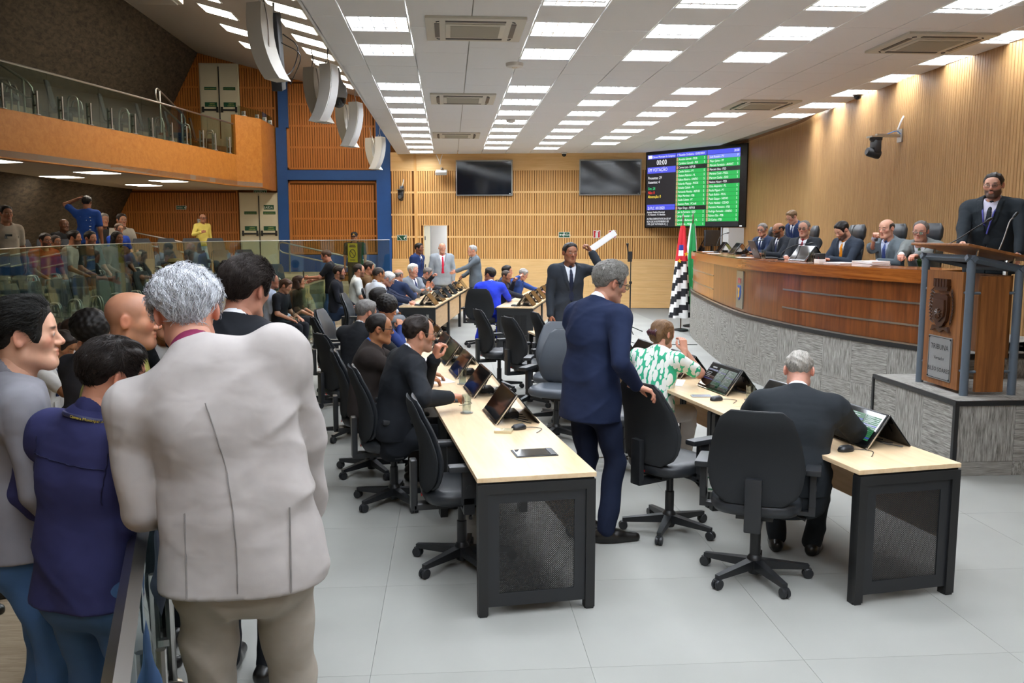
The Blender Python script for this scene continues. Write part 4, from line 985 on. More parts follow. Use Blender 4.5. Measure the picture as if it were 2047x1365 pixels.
ptz((6.27, 11.95, 3.32), -88, 'black robotic camera on a bracket on the curved timber wall', .36)
p_ = MW @ Vector((.30, 3.15, 0)); ptz(tuple(p_), -8, 'black robotic camera on the far slatted wall near the blue frame', .18)
p_ = MW @ Vector((1.4, 3.68, .0)); o = empty('antenna_box', tuple(p_), R_(-8), 'white flat device tilted on a bracket left of the first television', 'wifi antenna')
MB().box((0, -.22, 0), (.30, .16, .09), Matrix.Rotation(.5, 4, 'X'), b=.01).build('housing', M_white, o, 40); MB().bx(-.02, .02, -.2, 0, -.02, .02).build('arm', M_steel, o)
MB().tube(catmull([(-.12, -.3, .35), (-.06, -.3, .22), (-.03, -.25, .1)], 4), .008, 5).tube(catmull([(.05, -.3, .35), (.0, -.3, .22), (-.02, -.25, .1)], 4), .008, 5).build('hanging_cable', M_white, o, 50)
# ---- microphone stand
o = empty('microphone_stand', (3.58, 17.1, 0), 0, 'tall black microphone stand on a tripod in the open floor', 'microphone stand')
MB().tube([(0, 0, .12), (0, 0, 1.0)], .014, 8).tube([(0, 0, 1.0), (0, 0, 1.62)], .010, 8).lathe([(.03, .98), (.03, 1.03)], 10).build('pole', M_black, o, 40)
for k in range(3):
    a = R_(30+120*k); MB().tube([(0, 0, .14), (.34*math.cos(a), .34*math.sin(a), .012)], .010, 6).build('leg', M_black, o, 50)
MB().tube([(-.05, .0, 1.55), (-.07, -.02, 1.70), (-.08, -.03, 1.78)], [.012, .016, .028], 10).build('microphone', M_black, o, 50)
MB().bx(-.06, .02, -.02, .02, 1.42, 1.62).build('clamp', M_black, o)
tag(MB().tube(catmull([(3.6, 17.0, .006), (3.3, 16.5, .006), (3.35, 15.4, .006), (3.9, 15.2, .006), (4.4, 15.15, .006)], 6), .006, 5).build('cable', M_black, None, 60), 'thin black cable running across the floor from the microphone stand to the dais', 'cable')
# ---- flags beside the dais
def flag(x, y, z, label, bands, h=2.05):
    o = empty('flag_on_pole', (x, y, 0), 0, label, 'flag', 'standing flags'); 
    MB().lathe([(.16, 0), (.16, .02), (.03, .05)], 14).build('base', M_blackpl, o, 30); MB().tube([(0, 0, .03), (0, 0, h+.18)], .014, 8).build('pole', plain('pole_wood', '#4a2f1c'), o, 40)
    MB().tube([(0, 0, h+.15), (0, 0, h+.24), (0, 0, h+.33)], [.012, .022, .003], 8).build('finial', M_steel, o, 50)
    n = 26; rings = []
    rows = 34
    v = []; 
    for i in range(rows+1):
        t = i/rows; zz = h+.08-t*(h-.18); wd = .04+.16*t**.8
        for j in range(n):
            q = 2*math.pi*j/n; rad = wd*(1+.28*math.sin(5*q+.6))
            v.append((rad*math.cos(q)*.95-.02*t, rad*math.sin(q)*.75, zz))
    f, mi = [], []
    for i in range(rows):
        for j in range(n):
            k = (j+1) % n; f.append((i*n+j, i*n+n+j, i*n+n+k, i*n+k)); mi.append(bands(i/rows, j/n))
    return mesh_obj('cloth', v, f, None, o, 179, mats=FLM, mi=mi)
FLM = [plain('flag_white', '#e8e8e6', rough=.8), plain('flag_black', '#15151c', rough=.8), plain('flag_red', '#c5202c', rough=.8), plain('flag_green', '#1d8a4a', rough=.8), plain('flag_blue', '#27388f', rough=.8), plain('flag_yellow', '#e6b620', rough=.8)]
def sp(t, a):
    if t < .36:
        if .20 < t < .31 and .60 < a < .74: return 4 if t < .25 else 0
        return 2
    return 1 if int(t*12 + a*4) % 2 else 0
def star(parent, c, r, d):
    pts = []
    for i in range(10):
        q = math.pi/2 + i*math.pi/5; rr = r if i % 2 == 0 else r*.42; pts.append((rr*math.cos(q), rr*math.sin(q)))
    MB().prism(pts, 0, .004, frame_mat(c, (math.cos(d), math.sin(d), 0), (0, 0, 1))).build('star', FLM[5], parent)
fo = flag(4.72, 17.5, 0, 'state flag with black and white stripes and red corner, draped beside the dais', sp, 2.05).parent
star(fo, (-.075, -.085, 1.42), .05, R_(-25)); star(fo, (.055, -.105, 1.56), .055, R_(15))
flag(5.15, 18.3, 0, 'green and white draped flag, partly hidden behind the dais end', lambda t, a: 3 if a > .5 and a < .83 else 0, 2.1)
# handle of the far service door, behind the flag
p_ = MW @ Vector((6.15, .95, 0)); o = empty('door_handle', tuple(p_), R_(-8), 'curved steel pull handle on the far wall left of the flags', 'handle'); MB().tube(catmull([(0, 0, .3), (-.02, -.06, .27), (-.04, -.08, .15), (-.02, -.06, .03), (0, 0, 0)], 5), .012, 8).build('grip', M_steel, o, 60); MB().lathe([(.02, 0), (.02, .01)], 10, Matrix.Rotation(math.pi/2, 4, 'X')).build('rose', M_steel, o)
# ---- glass barriers on the floor
BL = [(barrier_x(y), y) for y in (2.5, 4.1)]; 
g1 = glass_fence('glass_barrier', [(-.60, 1.4), (-.80, 2.07), (-1.14, 3.26), (-1.37, 4.1), (-1.62, 5.3)], .10, 1.0, 1.3, 'near low glass barrier with a square steel top rail, under the beige suit\'s elbow', .030, .52, zf=0)
glass_fence('glass_barrier', [(-2.15, 8.9), (-2.4, 11.4)], .10, 1.05, 1.25, 'low frameless glass barrier panel beside the older man in the blue shirt', 0, .4, zf=0)
glass_fence('glass_barrier', [(-2.52, 14.2), (-2.5, 16.2), (-2.42, 18.2)], .10, 1.06, 1.45, 'low frameless glass barrier behind the far left desks', 0, .4, zf=0)
glass_fence('glass_barrier', [tuple(p) for p in G[8:]], .42, 1.83, 1.05, 'tall curved glass screen in front of the public seating', .006, .25, zf=.41)
# ---- auditorium seats
def ORDX(i): return ORD[i] if i < len(ORD) else ('fifteenth', 'sixteenth', 'seventeenth', 'eighteenth', 'nineteenth', 'twentieth')[i-14] if i < 20 else 'twenty-' + ORD[i-20]
def make_seat():
    r = empty('auditorium_seat', (0, 0, 0), 0, 'x', 'seat')
    MB().bx(-.24, .24, -.20, .22, .38, .46, b=.03).build('cushion', M_seat, r, 50)
    loft([sup_ring(0, -.24-.10*t, .42+.50*t, float(np.interp(t, [0, .1, .85, 1], [.2, .235, .235, .19])), .035, 16, 3) for t in (0, .1, .5, .85, 1)]).build('backrest', M_seat, r, 50)
    for s in (-1, 1): MB().tube(catmull([(s*.27, .18, .0), (s*.27, .18, .55), (s*.27, .10, .64), (s*.27, .02, .55), (s*.27, .0, .0)], 4), .016, 7).build('side_hoop', M_steel, r, 60)
    MB().bx(-.03, .03, -.1, .05, 0, .38).build('pedestal', M_black, r); return r
seat_p = make_seat(); su_ = [0]; SEATS = []
def seat_at(x, y, z, rz, label, group='public seats behind the glass'):
    o = seat_p if not su_[0] else copy_tree(seat_p); su_[0] = 1
    o.location = (x, y, z); o.rotation_euler = (0, 0, rz); o['label'] = label; o['group'] = group
for d, nm in ((.85, 'front'), (1.85, 'middle'), (2.85, 'back')):
    P = resample([p for p in offs(G, d)[8:26]], .62)
    for i in range(len(P)-1):
        t = P[min(i+1, len(P)-1)]-P[i]; x, y = P[i]
        if x > -2.9: continue
        seat_at(float(x), float(y), tier_z(x, y), math.atan2(t[1], t[0])+math.pi, 'dark folding seat in the %s row of public seating, %s from the near end' % (nm, ORDX(i)))
for i in range(11):
    p = offs(BF, .75)[6+i*2] if 6+i*2 < len(BF) else None
    if p is None: break
    seat_at(p[0], p[1], 3.75, R_(-75), 'dark empty seat in the front row of the upper gallery, %s from the near end' % ORD[i], 'gallery seats')
# ---- stair rails in gallery and audience
def stair_rail(pts, label, h=.0):
    P = [Vector(p) for p in pts]; o = empty('stair_rail', tuple(P[0]), 0, label, 'handrail'); q = [p-P[0] for p in P]
    MB().tube(q, .022, 8).build('upper_rail', M_steel, o, 60)
    MB().tube([p+Vector((0, 0, -.26)) for p in q], .020, 8).build('lower_rail', M_steel, o, 60)
    for e in (0, -1):
        d = (q[1]-q[0]).normalized()*(-1 if e == 0 else 1); MB().tube([q[e], q[e]+d*.09+Vector((0, 0, -.05)), q[e]+d*.09+Vector((0, 0, -.21)), q[e]+Vector((0, 0, -.26))], .021, 8).build('end_loop', M_steel, o, 60)
    for s in (.08, .92):
        k = q[0].lerp(q[-1], s); MB().tube([k, k+Vector((0, 0, -.85))], .022, 8).build('post', M_steel, o, 50)
stair_rail([(-8.0, 13.6, 5.15), (-7.35, 14.0, 4.75)], 'steel stair handrail at the far left of the upper gallery'); stair_rail([(-7.2, 14.6, 4.75), (-6.75, 14.9, 4.40)], 'steel stair handrail second from the left in the upper gallery')
stair_rail([(-6.0, 19.0, 4.95), (-5.9, 20.4, 4.6)], 'short steel handrail before the upper cream door')
stair_rail([(-8.3, 23.2, 2.05), (-6.2, 23.4, 1.60)], 'steel ramp handrail on the orange slatted wall beside the yellow-shirted man'); stair_rail([(-4.3, 23.0, 1.75), (-2.0, 22.6, 1.25)], 'sloping double handrail in front of the blue frame below')
# ================================================================== PEOPLE KIT (distance fields -> quad meshes)
f4 = np.float32
def nrm(v): v = np.asarray(v, float); return v/(np.linalg.norm(v)+1e-9)
class Vol:
    def __init__(s, lo, hi, h):
        s.lo = np.asarray(lo, float); s.h = h; s.n = np.maximum(4, np.ceil((np.asarray(hi)-s.lo)/h).astype(int)+1)
        s.ax = [(s.lo[i]+h*np.arange(s.n[i])).astype(f4) for i in range(3)]; s.d = np.full(s.n, 9., f4)
    def sub(s, lo, hi):
        a = np.clip(np.floor((np.asarray(lo)-s.lo)/s.h).astype(int), 0, s.n); b = np.clip(np.ceil((np.asarray(hi)-s.lo)/s.h).astype(int)+1, 0, s.n)
        if np.any(b <= a): return None, None
        sl = tuple(slice(int(x), int(y)) for x, y in zip(a, b))
        return sl, (s.ax[0][sl[0]][:, None, None], s.ax[1][sl[1]][None, :, None], s.ax[2][sl[2]][None, None, :])
    def add(s, pr, k=.02, op='u'):
        f, lo, hi = pr; pad = k+2*s.h; sl, g = s.sub(np.asarray(lo)-pad, np.asarray(hi)+pad)
        if sl is None: return s
        dd = f(*g); a = s.d[sl]
        if op == 'u':
            hh = np.maximum(k-np.abs(a-dd), 0)/k if k > 0 else 0; s.d[sl] = np.minimum(a, dd)-hh*hh*k*.25
        else:
            hh = np.maximum(k-np.abs(a+dd), 0)/k if k > 0 else 0; s.d[sl] = np.maximum(a, -dd)+hh*hh*k*.25
        return s
    def grid(s): return s.ax[0][:, None, None], s.ax[1][None, :, None], s.ax[2][None, None, :]
    def mesh(s): return surfnet(s.d, s.lo, s.h)
_CO = np.array([(i, j, k) for i in (0, 1) for j in (0, 1) for k in (0, 1)])
_ED = [(a, b) for a in range(8) for b in range(a+1, 8) if np.abs(_CO[a]-_CO[b]).sum() == 1]
def surfnet(d, lo, h):
    s = d < 0; n = np.array(d.shape)
    c = np.zeros(n-1, np.uint8)
    for o in _CO: c += s[o[0]:n[0]-1+o[0], o[1]:n[1]-1+o[1], o[2]:n[2]-1+o[2]]
    act = (c > 0) & (c < 8); ids = np.argwhere(act)
    if len(ids) == 0: return np.zeros((0, 3)), np.zeros((0, 4), int)
    idx = np.full(n-1, -1, np.int32); idx[act] = np.arange(len(ids))
    vals = np.stack([d[ids[:, 0]+o[0], ids[:, 1]+o[1], ids[:, 2]+o[2]] for o in _CO], 1)
    acc = np.zeros((len(ids), 3)); cnt = np.zeros(len(ids))
    for a, b in _ED:
        va, vb = vals[:, a], vals[:, b]; m = (va < 0) != (vb < 0)
        t = np.where(m, va/np.where(np.abs(va-vb) < 1e-12, 1, va-vb), 0)
        acc += (_CO[a]+(_CO[b]-_CO[a])*t[:, None])*m[:, None]; cnt += m
    v = (ids+acc/np.maximum(cnt, 1)[:, None])*h+lo
    F = []
    for ax in range(3):
        sa = np.swapaxes(s, 0, ax); ia = np.swapaxes(idx, 0, ax)
        x = sa[:-1, 1:-1, 1:-1] != sa[1:, 1:-1, 1:-1]; e = np.argwhere(x)
        if len(e) == 0: continue
        i, j, k = e[:, 0], e[:, 1]+1, e[:, 2]+1
        q = np.stack([ia[i, j-1, k-1], ia[i, j, k-1], ia[i, j, k], ia[i, j-1, k]], 1); inside = sa[i, j, k]
        flip = inside if ax == 0 else ~inside
        q[~flip] = q[~flip][:, ::-1]; F.append(q)
    F = np.concatenate(F); F = F[(F >= 0).all(1)]
    e = np.concatenate([F[:, [0, 1]], F[:, [1, 2]], F[:, [2, 3]], F[:, [3, 0]]]); e = np.concatenate([e, e[:, ::-1]]); nn = len(v)
    dg = np.maximum(np.bincount(e[:, 0], minlength=nn), 1)
    for lam in (.55, -.4, .55, -.38):
        v = v+lam*(np.stack([np.bincount(e[:, 0], v[e[:, 1], i], nn) for i in range(3)], 1)/dg[:, None]-v)
    return v, F
def fast_mesh(name, v, q, mat, parent, col=None, smooth=True):
    me = bpy.data.meshes.new(name); n, m = len(v), len(q)
    me.vertices.add(n); me.vertices.foreach_set('co', np.asarray(v, f4).ravel())
    me.loops.add(4*m); me.loops.foreach_set('vertex_index', np.asarray(q, np.int32).ravel())
    me.polygons.add(m); me.polygons.foreach_set('loop_start', np.arange(0, 4*m, 4, dtype=np.int32))
    try: me.polygons.foreach_set('loop_total', np.full(m, 4, np.int32))
    except Exception: pass
    me.update(calc_edges=True)
    if smooth: me.polygons.foreach_set('use_smooth', np.ones(m, bool))
    if col is not None:
        a = me.attributes.new('Col', 'FLOAT_COLOR', 'POINT'); c4 = np.ones((n, 4), f4); c4[:, :3] = col; a.data.foreach_set('color', c4.ravel())
    if mat: me.materials.append(mat)
    return link(bpy.data.objects.new(name, me), parent)
# --- primitives: (function, aabb lo, aabb hi)
def limb(A, B, ra, rb):
    A = np.asarray(A, float); B = np.asarray(B, float); ab = B-A; L2 = float(ab@ab)+1e-9; R = max(ra, rb)
    def f(x, y, z):
        px, py, pz = x-A[0], y-A[1], z-A[2]; t = np.clip((px*ab[0]+py*ab[1]+pz*ab[2])/L2, 0, 1)
        return np.sqrt((px-ab[0]*t)**2+(py-ab[1]*t)**2+(pz-ab[2]*t)**2)-(ra+(rb-ra)*t)
    return f, np.minimum(A, B)-R, np.maximum(A, B)+R
def eli(c, r, R=None):
    c = np.asarray(c, float); r = np.asarray(r, float); R = np.eye(3) if R is None else np.asarray(R); m = r.max()
    def f(x, y, z):
        px, py, pz = x-c[0], y-c[1], z-c[2]; q = [px*R[0, i]+py*R[1, i]+pz*R[2, i] for i in range(3)]
        k0 = np.sqrt((q[0]/r[0])**2+(q[1]/r[1])**2+(q[2]/r[2])**2); k1 = np.sqrt((q[0]/r[0]**2)**2+(q[1]/r[1]**2)**2+(q[2]/r[2]**2)**2)
        return k0*(k0-1)/np.maximum(k1, 1e-6)
    return f, c-m, c+m
def station(A, B, fa, wa, da, wb, db, e=2.3):
    """elliptical slab between two spine stations"""
    A = np.asarray(A, float); B = np.asarray(B, float); ab = B-A; L2 = float(ab@ab)+1e-9; S, Fw = fa[:, 0], fa[:, 1]; ax = ab/math.sqrt(L2); R = max(wa, wb, da, db)
    def f(x, y, z):
        px, py, pz = x-A[0], y-A[1], z-A[2]; t0 = (px*ab[0]+py*ab[1]+pz*ab[2])/L2; t = np.clip(t0, 0, 1)
        qx, qy, qz = px-ab[0]*t, py-ab[1]*t, pz-ab[2]*t
        u = qx*S[0]+qy*S[1]+qz*S[2]; v = qx*Fw[0]+qy*Fw[1]+qz*Fw[2]; a = (t0-t)*math.sqrt(L2)
        w = wa+(wb-wa)*t; d = da+(db-da)*t; mn = np.minimum(w, d)
        return ((np.abs(u/w)**e+np.abs(v/d)**e+np.abs(a/mn)**e)**(1/e)-1)*mn
    return f, np.minimum(A, B)-R, np.maximum(A, B)+R
def rotm(yaw=0, pitch=0, roll=0):
    """columns right, forward, up; pitch>0 looks down"""
    y, p, r = R_(yaw), R_(pitch), R_(roll)
    Ry = np.array([[math.cos(y), -math.sin(y), 0], [math.sin(y), math.cos(y), 0], [0, 0, 1]])
    Rp = np.array([[1, 0, 0], [0, math.cos(p), math.sin(p)], [0, -math.sin(p), math.cos(p)]])
    Rr = np.array([[math.cos(r), 0, math.sin(r)], [0, 1, 0], [-math.sin(r), 0, math.cos(r)]])
    return Ry @ Rp @ Rr
# --- head
HAIRPOLY = {
 'short': [(.088, .078), (.075, .062), (.062, .040), (.056, .004), (.044, -.022), (.026, -.018), (.012, .012), (-.010, .022), (-.034, .006), (-.038, -.045), (-.050, -.085), (-.14, -.095), (-.18, .25), (.12, .25)],
 'crop': [(.086, .080), (.070, .070), (.058, .040), (.050, .006), (.040, -.010), (.026, -.008), (.012, .014), (-.010, .022), (-.034, .006), (-.038, -.035), (-.050, -.065), (-.14, -.075), (-.18, .25), (.12, .25)],
 'recede': [(.058, .110), (.052, .075), (.045, .040), (.044, .004), (.036, -.020), (.024, -.016), (.012, .012), (-.010, .022), (-.034, .006), (-.038, -.045), (-.050, -.080), (-.14, -.09), (-.18, .25), (.05, .25)],
 'balding': [(.034, .060), (.040, .035), (.042, .004), (.036, -.020), (.024, -.016), (.012, .012), (-.010, .022), (-.034, .006), (-.038, -.045), (-.050, -.080), (-.14, -.09), (-.18, .040), (-.088, .060), (-.03, .072)],
 'long': [(.092, .074), (.075, .060), (.062, .03), (.056, -.02), (.030, -.06), (-.0, -.10), (-.02, -.2), (-.16, -.2), (-.18, .25), (.12, .25)],
}
def poly_sdf(poly, y, z):
    P = np.array(poly, f4); d = None; sgn = np.ones(np.broadcast(y, z).shape, f4); n = len(P)
    for i in range(n):
        a, b = P[i], P[(i+1) % n]; e = b-a; wx, wy = y-a[0], z-a[1]; t = np.clip((wx*e[0]+wy*e[1])/(e@e), 0, 1)
        q = (wx-e[0]*t)**2+(wy-e[1]*t)**2; d = q if d is None else np.minimum(d, q)
        c1 = z >= a[1]; c2 = z < b[1]; c3 = e[0]*wy > e[1]*wx
        sgn = np.where((c1 & c2 & c3) | (~c1 & ~c2 & ~c3), -sgn, sgn)
    return sgn*np.sqrt(d)
HEADS = {}
def head_geo(h, hair='short', th=.009, wide=1., jaw=1., seed=0, curly=0., nose=1., age=0.):
    key = (h, hair, th, wide, jaw, seed, curly, nose)
    if key in HEADS: return HEADS[key]
    V = Vol((-.125, -.16, -.20), (.125, .145, .175), h); W = wide
    cran = eli((0, -.012, .036), (.074*W, .094, .080)); V.add(cran, .01)
    V.add(eli((0, .022, -.028), (.060*W*jaw, .064, .082)), .035)
    V.add(eli((0, .030, .045), (.058*W, .058, .052)), .03)
    V.add(limb((-.012, .070, -.098), (.012, .070, -.098), .019*jaw, .019*jaw), .035)
    for s in (-1, 1):
        V.add(limb((s*.046*W*jaw, .0, -.066), (s*.022*jaw, .060, -.096), .019, .015), .03)
        V.add(eli((s*.043*W, .052, -.014), (.022, .020, .018)), .03)
    hair_base = V.d.copy()
    V.add(limb((-.034, .079, .026), (.034, .079, .026), .010, .010), .018)
    for s in (-1, 1): V.add(eli((s*.031, .101, .005), (.019, .018, .012)), .014, 's')
    for s in (-1, 1):
        V.add(eli((s*.031, .0765, .003), (.0155, .0135, .0125)), .004)
        V.add(limb((s*.020, .0885, .0085), (s*.042, .083, .0085), .0042, .004), .006)
    V.add(limb((0, .084, .014), (0, .106, -.026), .008*nose, .012*nose), .012)
    for s in (-1, 1): V.add(eli((s*.013*nose, .096, -.031), (.0085, .011, .0085)), .008)
    V.add(eli((0, .086, -.054), (.024, .010, .0075)), .010); V.add(eli((0, .084, -.068), (.020, .010, .0075)), .010)
    V.add(limb((-.021, .096, -.061), (.021, .096, -.061), .0022, .0022), .006, 's')
    nd_ = V.d.copy()
    for s in (-1, 1):
        Rm = rotm(s*22, 0, 0); V.add(eli((s*.0775*W, -.012, .0), (.0095, .019, .031), Rm), .008)
        V.add(eli((s*.0870*W, -.006, .004), (.007, .010, .017), Rm), .006, 's')
    V.add(limb((0, -.030, -.055), (0, -.040, -.19), .054, .058), .03)
    v, q = V.mesh(); hv = None
    x, y, z = V.grid(); rs = np.random.default_rng(seed+5)
    if hair and hair != 'bald':
        Vh = Vol(V.lo, (.125, .145, .175), h); Vh.d = hair_base.copy()
        if hair in ('short', 'crop', 'recede'):
            vol = th*(1+.55*np.clip(z/.08, 0, 1)+.5*np.clip((y-.03)/.05, 0, 1)*np.clip((z-.05)/.04, 0, 1))
        else: vol = th
        nz = 0.
        ph = rs.uniform(0, 6, 8); fr = 95 if not curly else 70
        nz = .0022*np.sin(fr*x+6*np.sin(30*z+ph[0])+ph[1])*np.sin(.4*fr*y+ph[2])+.0018*np.sin(1.7*fr*x+20*y+ph[3])
        if curly: nz = nz*1.0+curly*(np.sin(150*x+ph[4]+3*np.sin(60*y))*np.sin(140*y+ph[5]+3*np.sin(70*z))*np.sin(145*z+ph[6]))
        poly = HAIRPOLY.get(hair, HAIRPOLY['short']); pd = poly_sdf(poly, y, z); tp = np.clip(-pd/.030, .12, 1.)
        dd = hair_base-(vol+nz)*tp
        if hair == 'balding': pd = np.broadcast_to(pd, dd.shape)
        pd = pd+.006*np.sin(60*x+ph[7])*.5
        kk = .010; hh = np.maximum(kk-np.abs(dd-pd), 0)/kk; Vh.d = (np.maximum(dd, pd)+hh*hh*kk*.25).astype(f4)
        # keep hair off the ears
        for s in (-1, 1): Vh.add(eli((s*.080*W, -.004, -.004), (.016, .019, .030)), .004, 's')
        hv = Vh.mesh()
    HEADS[key] = (v, q, hv); return HEADS[key]
def head_color(v, skin, o):
    sk = np.array(lin(skin)); n = len(v); c = np.tile(sk, (n, 1)); x, y, z = v[:, 0], v[:, 1], v[:, 2]
    def blob(cx, cy, cz, rx, ry, rz): return np.clip(1.25-(((x-cx)/rx)**2+((y-cy)/ry)**2+((z-cz)/rz)**2), 0, 1)
    red = sk*np.array((1.12, .80, .78)); m = np.zeros(n)
    for b in (blob(.042, .07, -.02, .03, .03, .025), blob(-.042, .07, -.02, .03, .03, .025), blob(0, .11, -.028, .018, .02, .018), blob(.085, -.01, 0, .03, .03, .04), blob(-.085, -.01, 0, .03, .03, .04)): m = np.maximum(m, b*.55)
    c = c*(1-m[:, None])+red*m[:, None]
    lip = np.clip(np.maximum(blob(0, .094, -.055, .025, .014, .0065), blob(0, .092, -.067, .021, .014, .0075))*1.6, 0, 1)[:, None]*.75
    c = c*(1-lip)+sk*np.array((.92, .55, .55))*lip
    st = o.get('beard', 0)
    if st:
        bc = np.array(lin(o.get('beardcol', o.get('haircol', '#2a211c'))))
        jawm = np.clip((.004+.35*(.09-y)-z-.040)/.02, 0, 1)*np.clip((y-.0)/.02, 0, 1)*np.clip((z+.135)/.02, 0, 1)
        must = np.clip(1.3*blob(0, .10, -.043, .030, .02, .008), 0, 1)
        m = np.maximum(jawm*(1-np.clip(blob(0, .095, -.062, .024, .02, .012)*2, 0, 1)), must)[:, None]*st
        if o.get('moustache_only'): m = must[:, None]*st
        c = c*(1-m)+bc*m
    bw = np.array(lin(o.get('browcol', o.get('haircol', '#2a211c')))); m = np.zeros(n)
    for s in (-1, 1): m = np.maximum(m, np.clip(1.6*blob(s*.032, .086, .027-.0, .019, .02, .0055), 0, 1))
    m = (m*.8)[:, None]; c = c*(1-m)+bw*m
    e = np.zeros(n)
    for s in (-1, 1): e = np.maximum(e, np.clip(1.5*blob(s*.031, .092, .0025, .0125, .012, .0052), 0, 1))
    if not o.get('shut'):
        e = e[:, None]; c = c*(1-e)+np.array((.55, .52, .50))*e; e2 = np.zeros(n); gx = o.get('gaze', 0)
        for s in (-1, 1): e2 = np.maximum(e2, np.clip(1.8*blob(s*.031+gx, .094, .003, .0058, .012, .0055), 0, 1))
        e2 = e2[:, None]; c = c*(1-e2)+np.array((.02, .015, .012))*e2
    sh = o.get('shaved', 0)
    if sh:
        pd = poly_sdf(HAIRPOLY['crop'], y, z); m = (np.clip(-pd/.012, 0, 1)*sh)[:, None]; c = c*(1-m)+np.array(lin(o.get('haircol', '#2a211c')))*m
    return np.clip(c, 0, 1)
# --- hands (x forward along the fingers, y thumb side, z back of the hand)
HANDS = {}
def hand_geo(h, curl, side):
    key = (h, round(curl, 2), side)
    if key in HANDS: return HANDS[key]
    V = Vol((-.06, -.085, -.11), (.20, .085, .045), h)
    V.add(limb((-.05, 0, 0), (.0, 0, 0), .025, .025), .01)
    for yy, r in ((-.026, .0125), (-.009, .0135), (.009, .0135), (.025, .013)): V.add(limb((.0, yy*.6, 0), (.082, yy, 0), .015, r), .012)
    L = [(.026, .072), (.009, .080), (-.009, .075), (-.026, .058)]
    for k, (yy, ln) in enumerate(L):
        p = np.array((.082, yy, 0.)); a = 0.; r = .0088
        for sgm, (fr, cu) in enumerate(((.45, .9), (.30, 1.15), (.25, .8))):
            a += cu*curl*(1+.08*k); q = p+np.array((math.cos(a), (yy*.10)*(1-curl), -math.sin(a)))*ln*fr
            V.add(limb(p, q, r, r*.93), .004); p = q; r *= .93
    t0 = np.array((.015, .024, -.006)); t1 = t0+np.array((.032, .028*(1-.4*curl), -.014-.012*curl)); t2 = t1+np.array((.026, .010-.022*curl, -.010)); t3 = t2+np.array((.020, .002-.020*curl, -.006))
    V.add(limb(t0, t1, .014, .0115), .010); V.add(limb(t1, t2, .0105, .0095), .004); V.add(limb(t2, t3, .0095, .008), .004)
    v, q = V.mesh()
    if side < 0: v = v*np.array((1, -1, 1)); q = q[:, ::-1]
    HANDS[key] = (v, q); return HANDS[key]
def ik(A, T, l1, l2, hint):
    A = np.asarray(A, float); T = np.asarray(T, float); d = T-A; L = np.linalg.norm(d); L = min(max(L, abs(l1-l2)+.01), l1+l2-.004); u = nrm(d)
    a = (l1*l1-l2*l2+L*L)/(2*L); hgt = math.sqrt(max(l1*l1-a*a, 0)); hv = np.asarray(hint, float); hv = hv-u*(hv@u); hv = nrm(hv)
    return A+u*a+hv*hgt, A+u*L
M_skin, _N, _L, _b = new_mat('skin')
_at = nd(_N, 'ShaderNodeAttribute'); _at.attribute_name = 'Col'
_tc = nd(_N, 'ShaderNodeTexCoord'); _ns = nd(_N, 'ShaderNodeTexNoise'); _ns.inputs['Scale'].default_value = 45; _ns.inputs['Detail'].default_value = 4; _L.new(_tc.outputs['Object'], _ns.inputs['Vector'])
_mr = nd(_N, 'ShaderNodeMapRange'); _mr.inputs[3].default_value = .90; _mr.inputs[4].default_value = 1.10; _L.new(_ns.outputs['Fac'], _mr.inputs[0])
_vm = nd(_N, 'ShaderNodeVectorMath', operation='SCALE'); _L.new(_at.outputs['Color'], _vm.inputs[0]); _L.new(_mr.outputs[0], _vm.inputs['Scale']); _L.new(_vm.outputs[0], _b.inputs['Base Color'])
_b.inputs['Roughness'].default_value = .48; _b.inputs['Specular IOR Level'].default_value = .4; _b.inputs['Subsurface Weight'].default_value = .08; _b.inputs['Subsurface Radius'].default_value = (.01, .004, .002); _b.inputs['Subsurface Scale'].default_value = .5
def hair_mat(c):
    key = 'hair_'+str(c)
    if key in MATS: return MATS[key]
    m, N, L, b = new_mat(key); c = np.array(lin(c)); tc = nd(N, 'ShaderNodeTexCoord'); mp = nd(N, 'ShaderNodeMapping'); mp.inputs['Scale'].default_value = (160, 30, 40); L.new(tc.outputs['Object'], mp.inputs[0])
    n = nd(N, 'ShaderNodeTexNoise'); n.inputs['Scale'].default_value = 1; n.inputs['Detail'].default_value = 4; n.inputs['Distortion'].default_value = 1.5; L.new(mp.outputs[0], n.inputs['Vector'])
    r = nd(N, 'ShaderNodeValToRGB'); r.color_ramp.elements[0].position = .3; r.color_ramp.elements[1].position = .7; r.color_ramp.elements[0].color = (*(c*.55), 1); r.color_ramp.elements[1].color = (*np.clip(c*1.35, 0, 1), 1)
    L.new(n.outputs['Fac'], r.inputs[0]); L.new(r.outputs[0], b.inputs['Base Color']); b.inputs['Roughness'].default_value = .55; b.inputs['Specular IOR Level'].default_value = .3
    bp = nd(N, 'ShaderNodeBump'); bp.inputs['Strength'].default_value = .6; bp.inputs['Distance'].default_value = .003; L.new(n.outputs['Fac'], bp.inputs['Height']); L.new(bp.outputs[0], b.inputs['Normal'])
    MATS[key] = m; return m
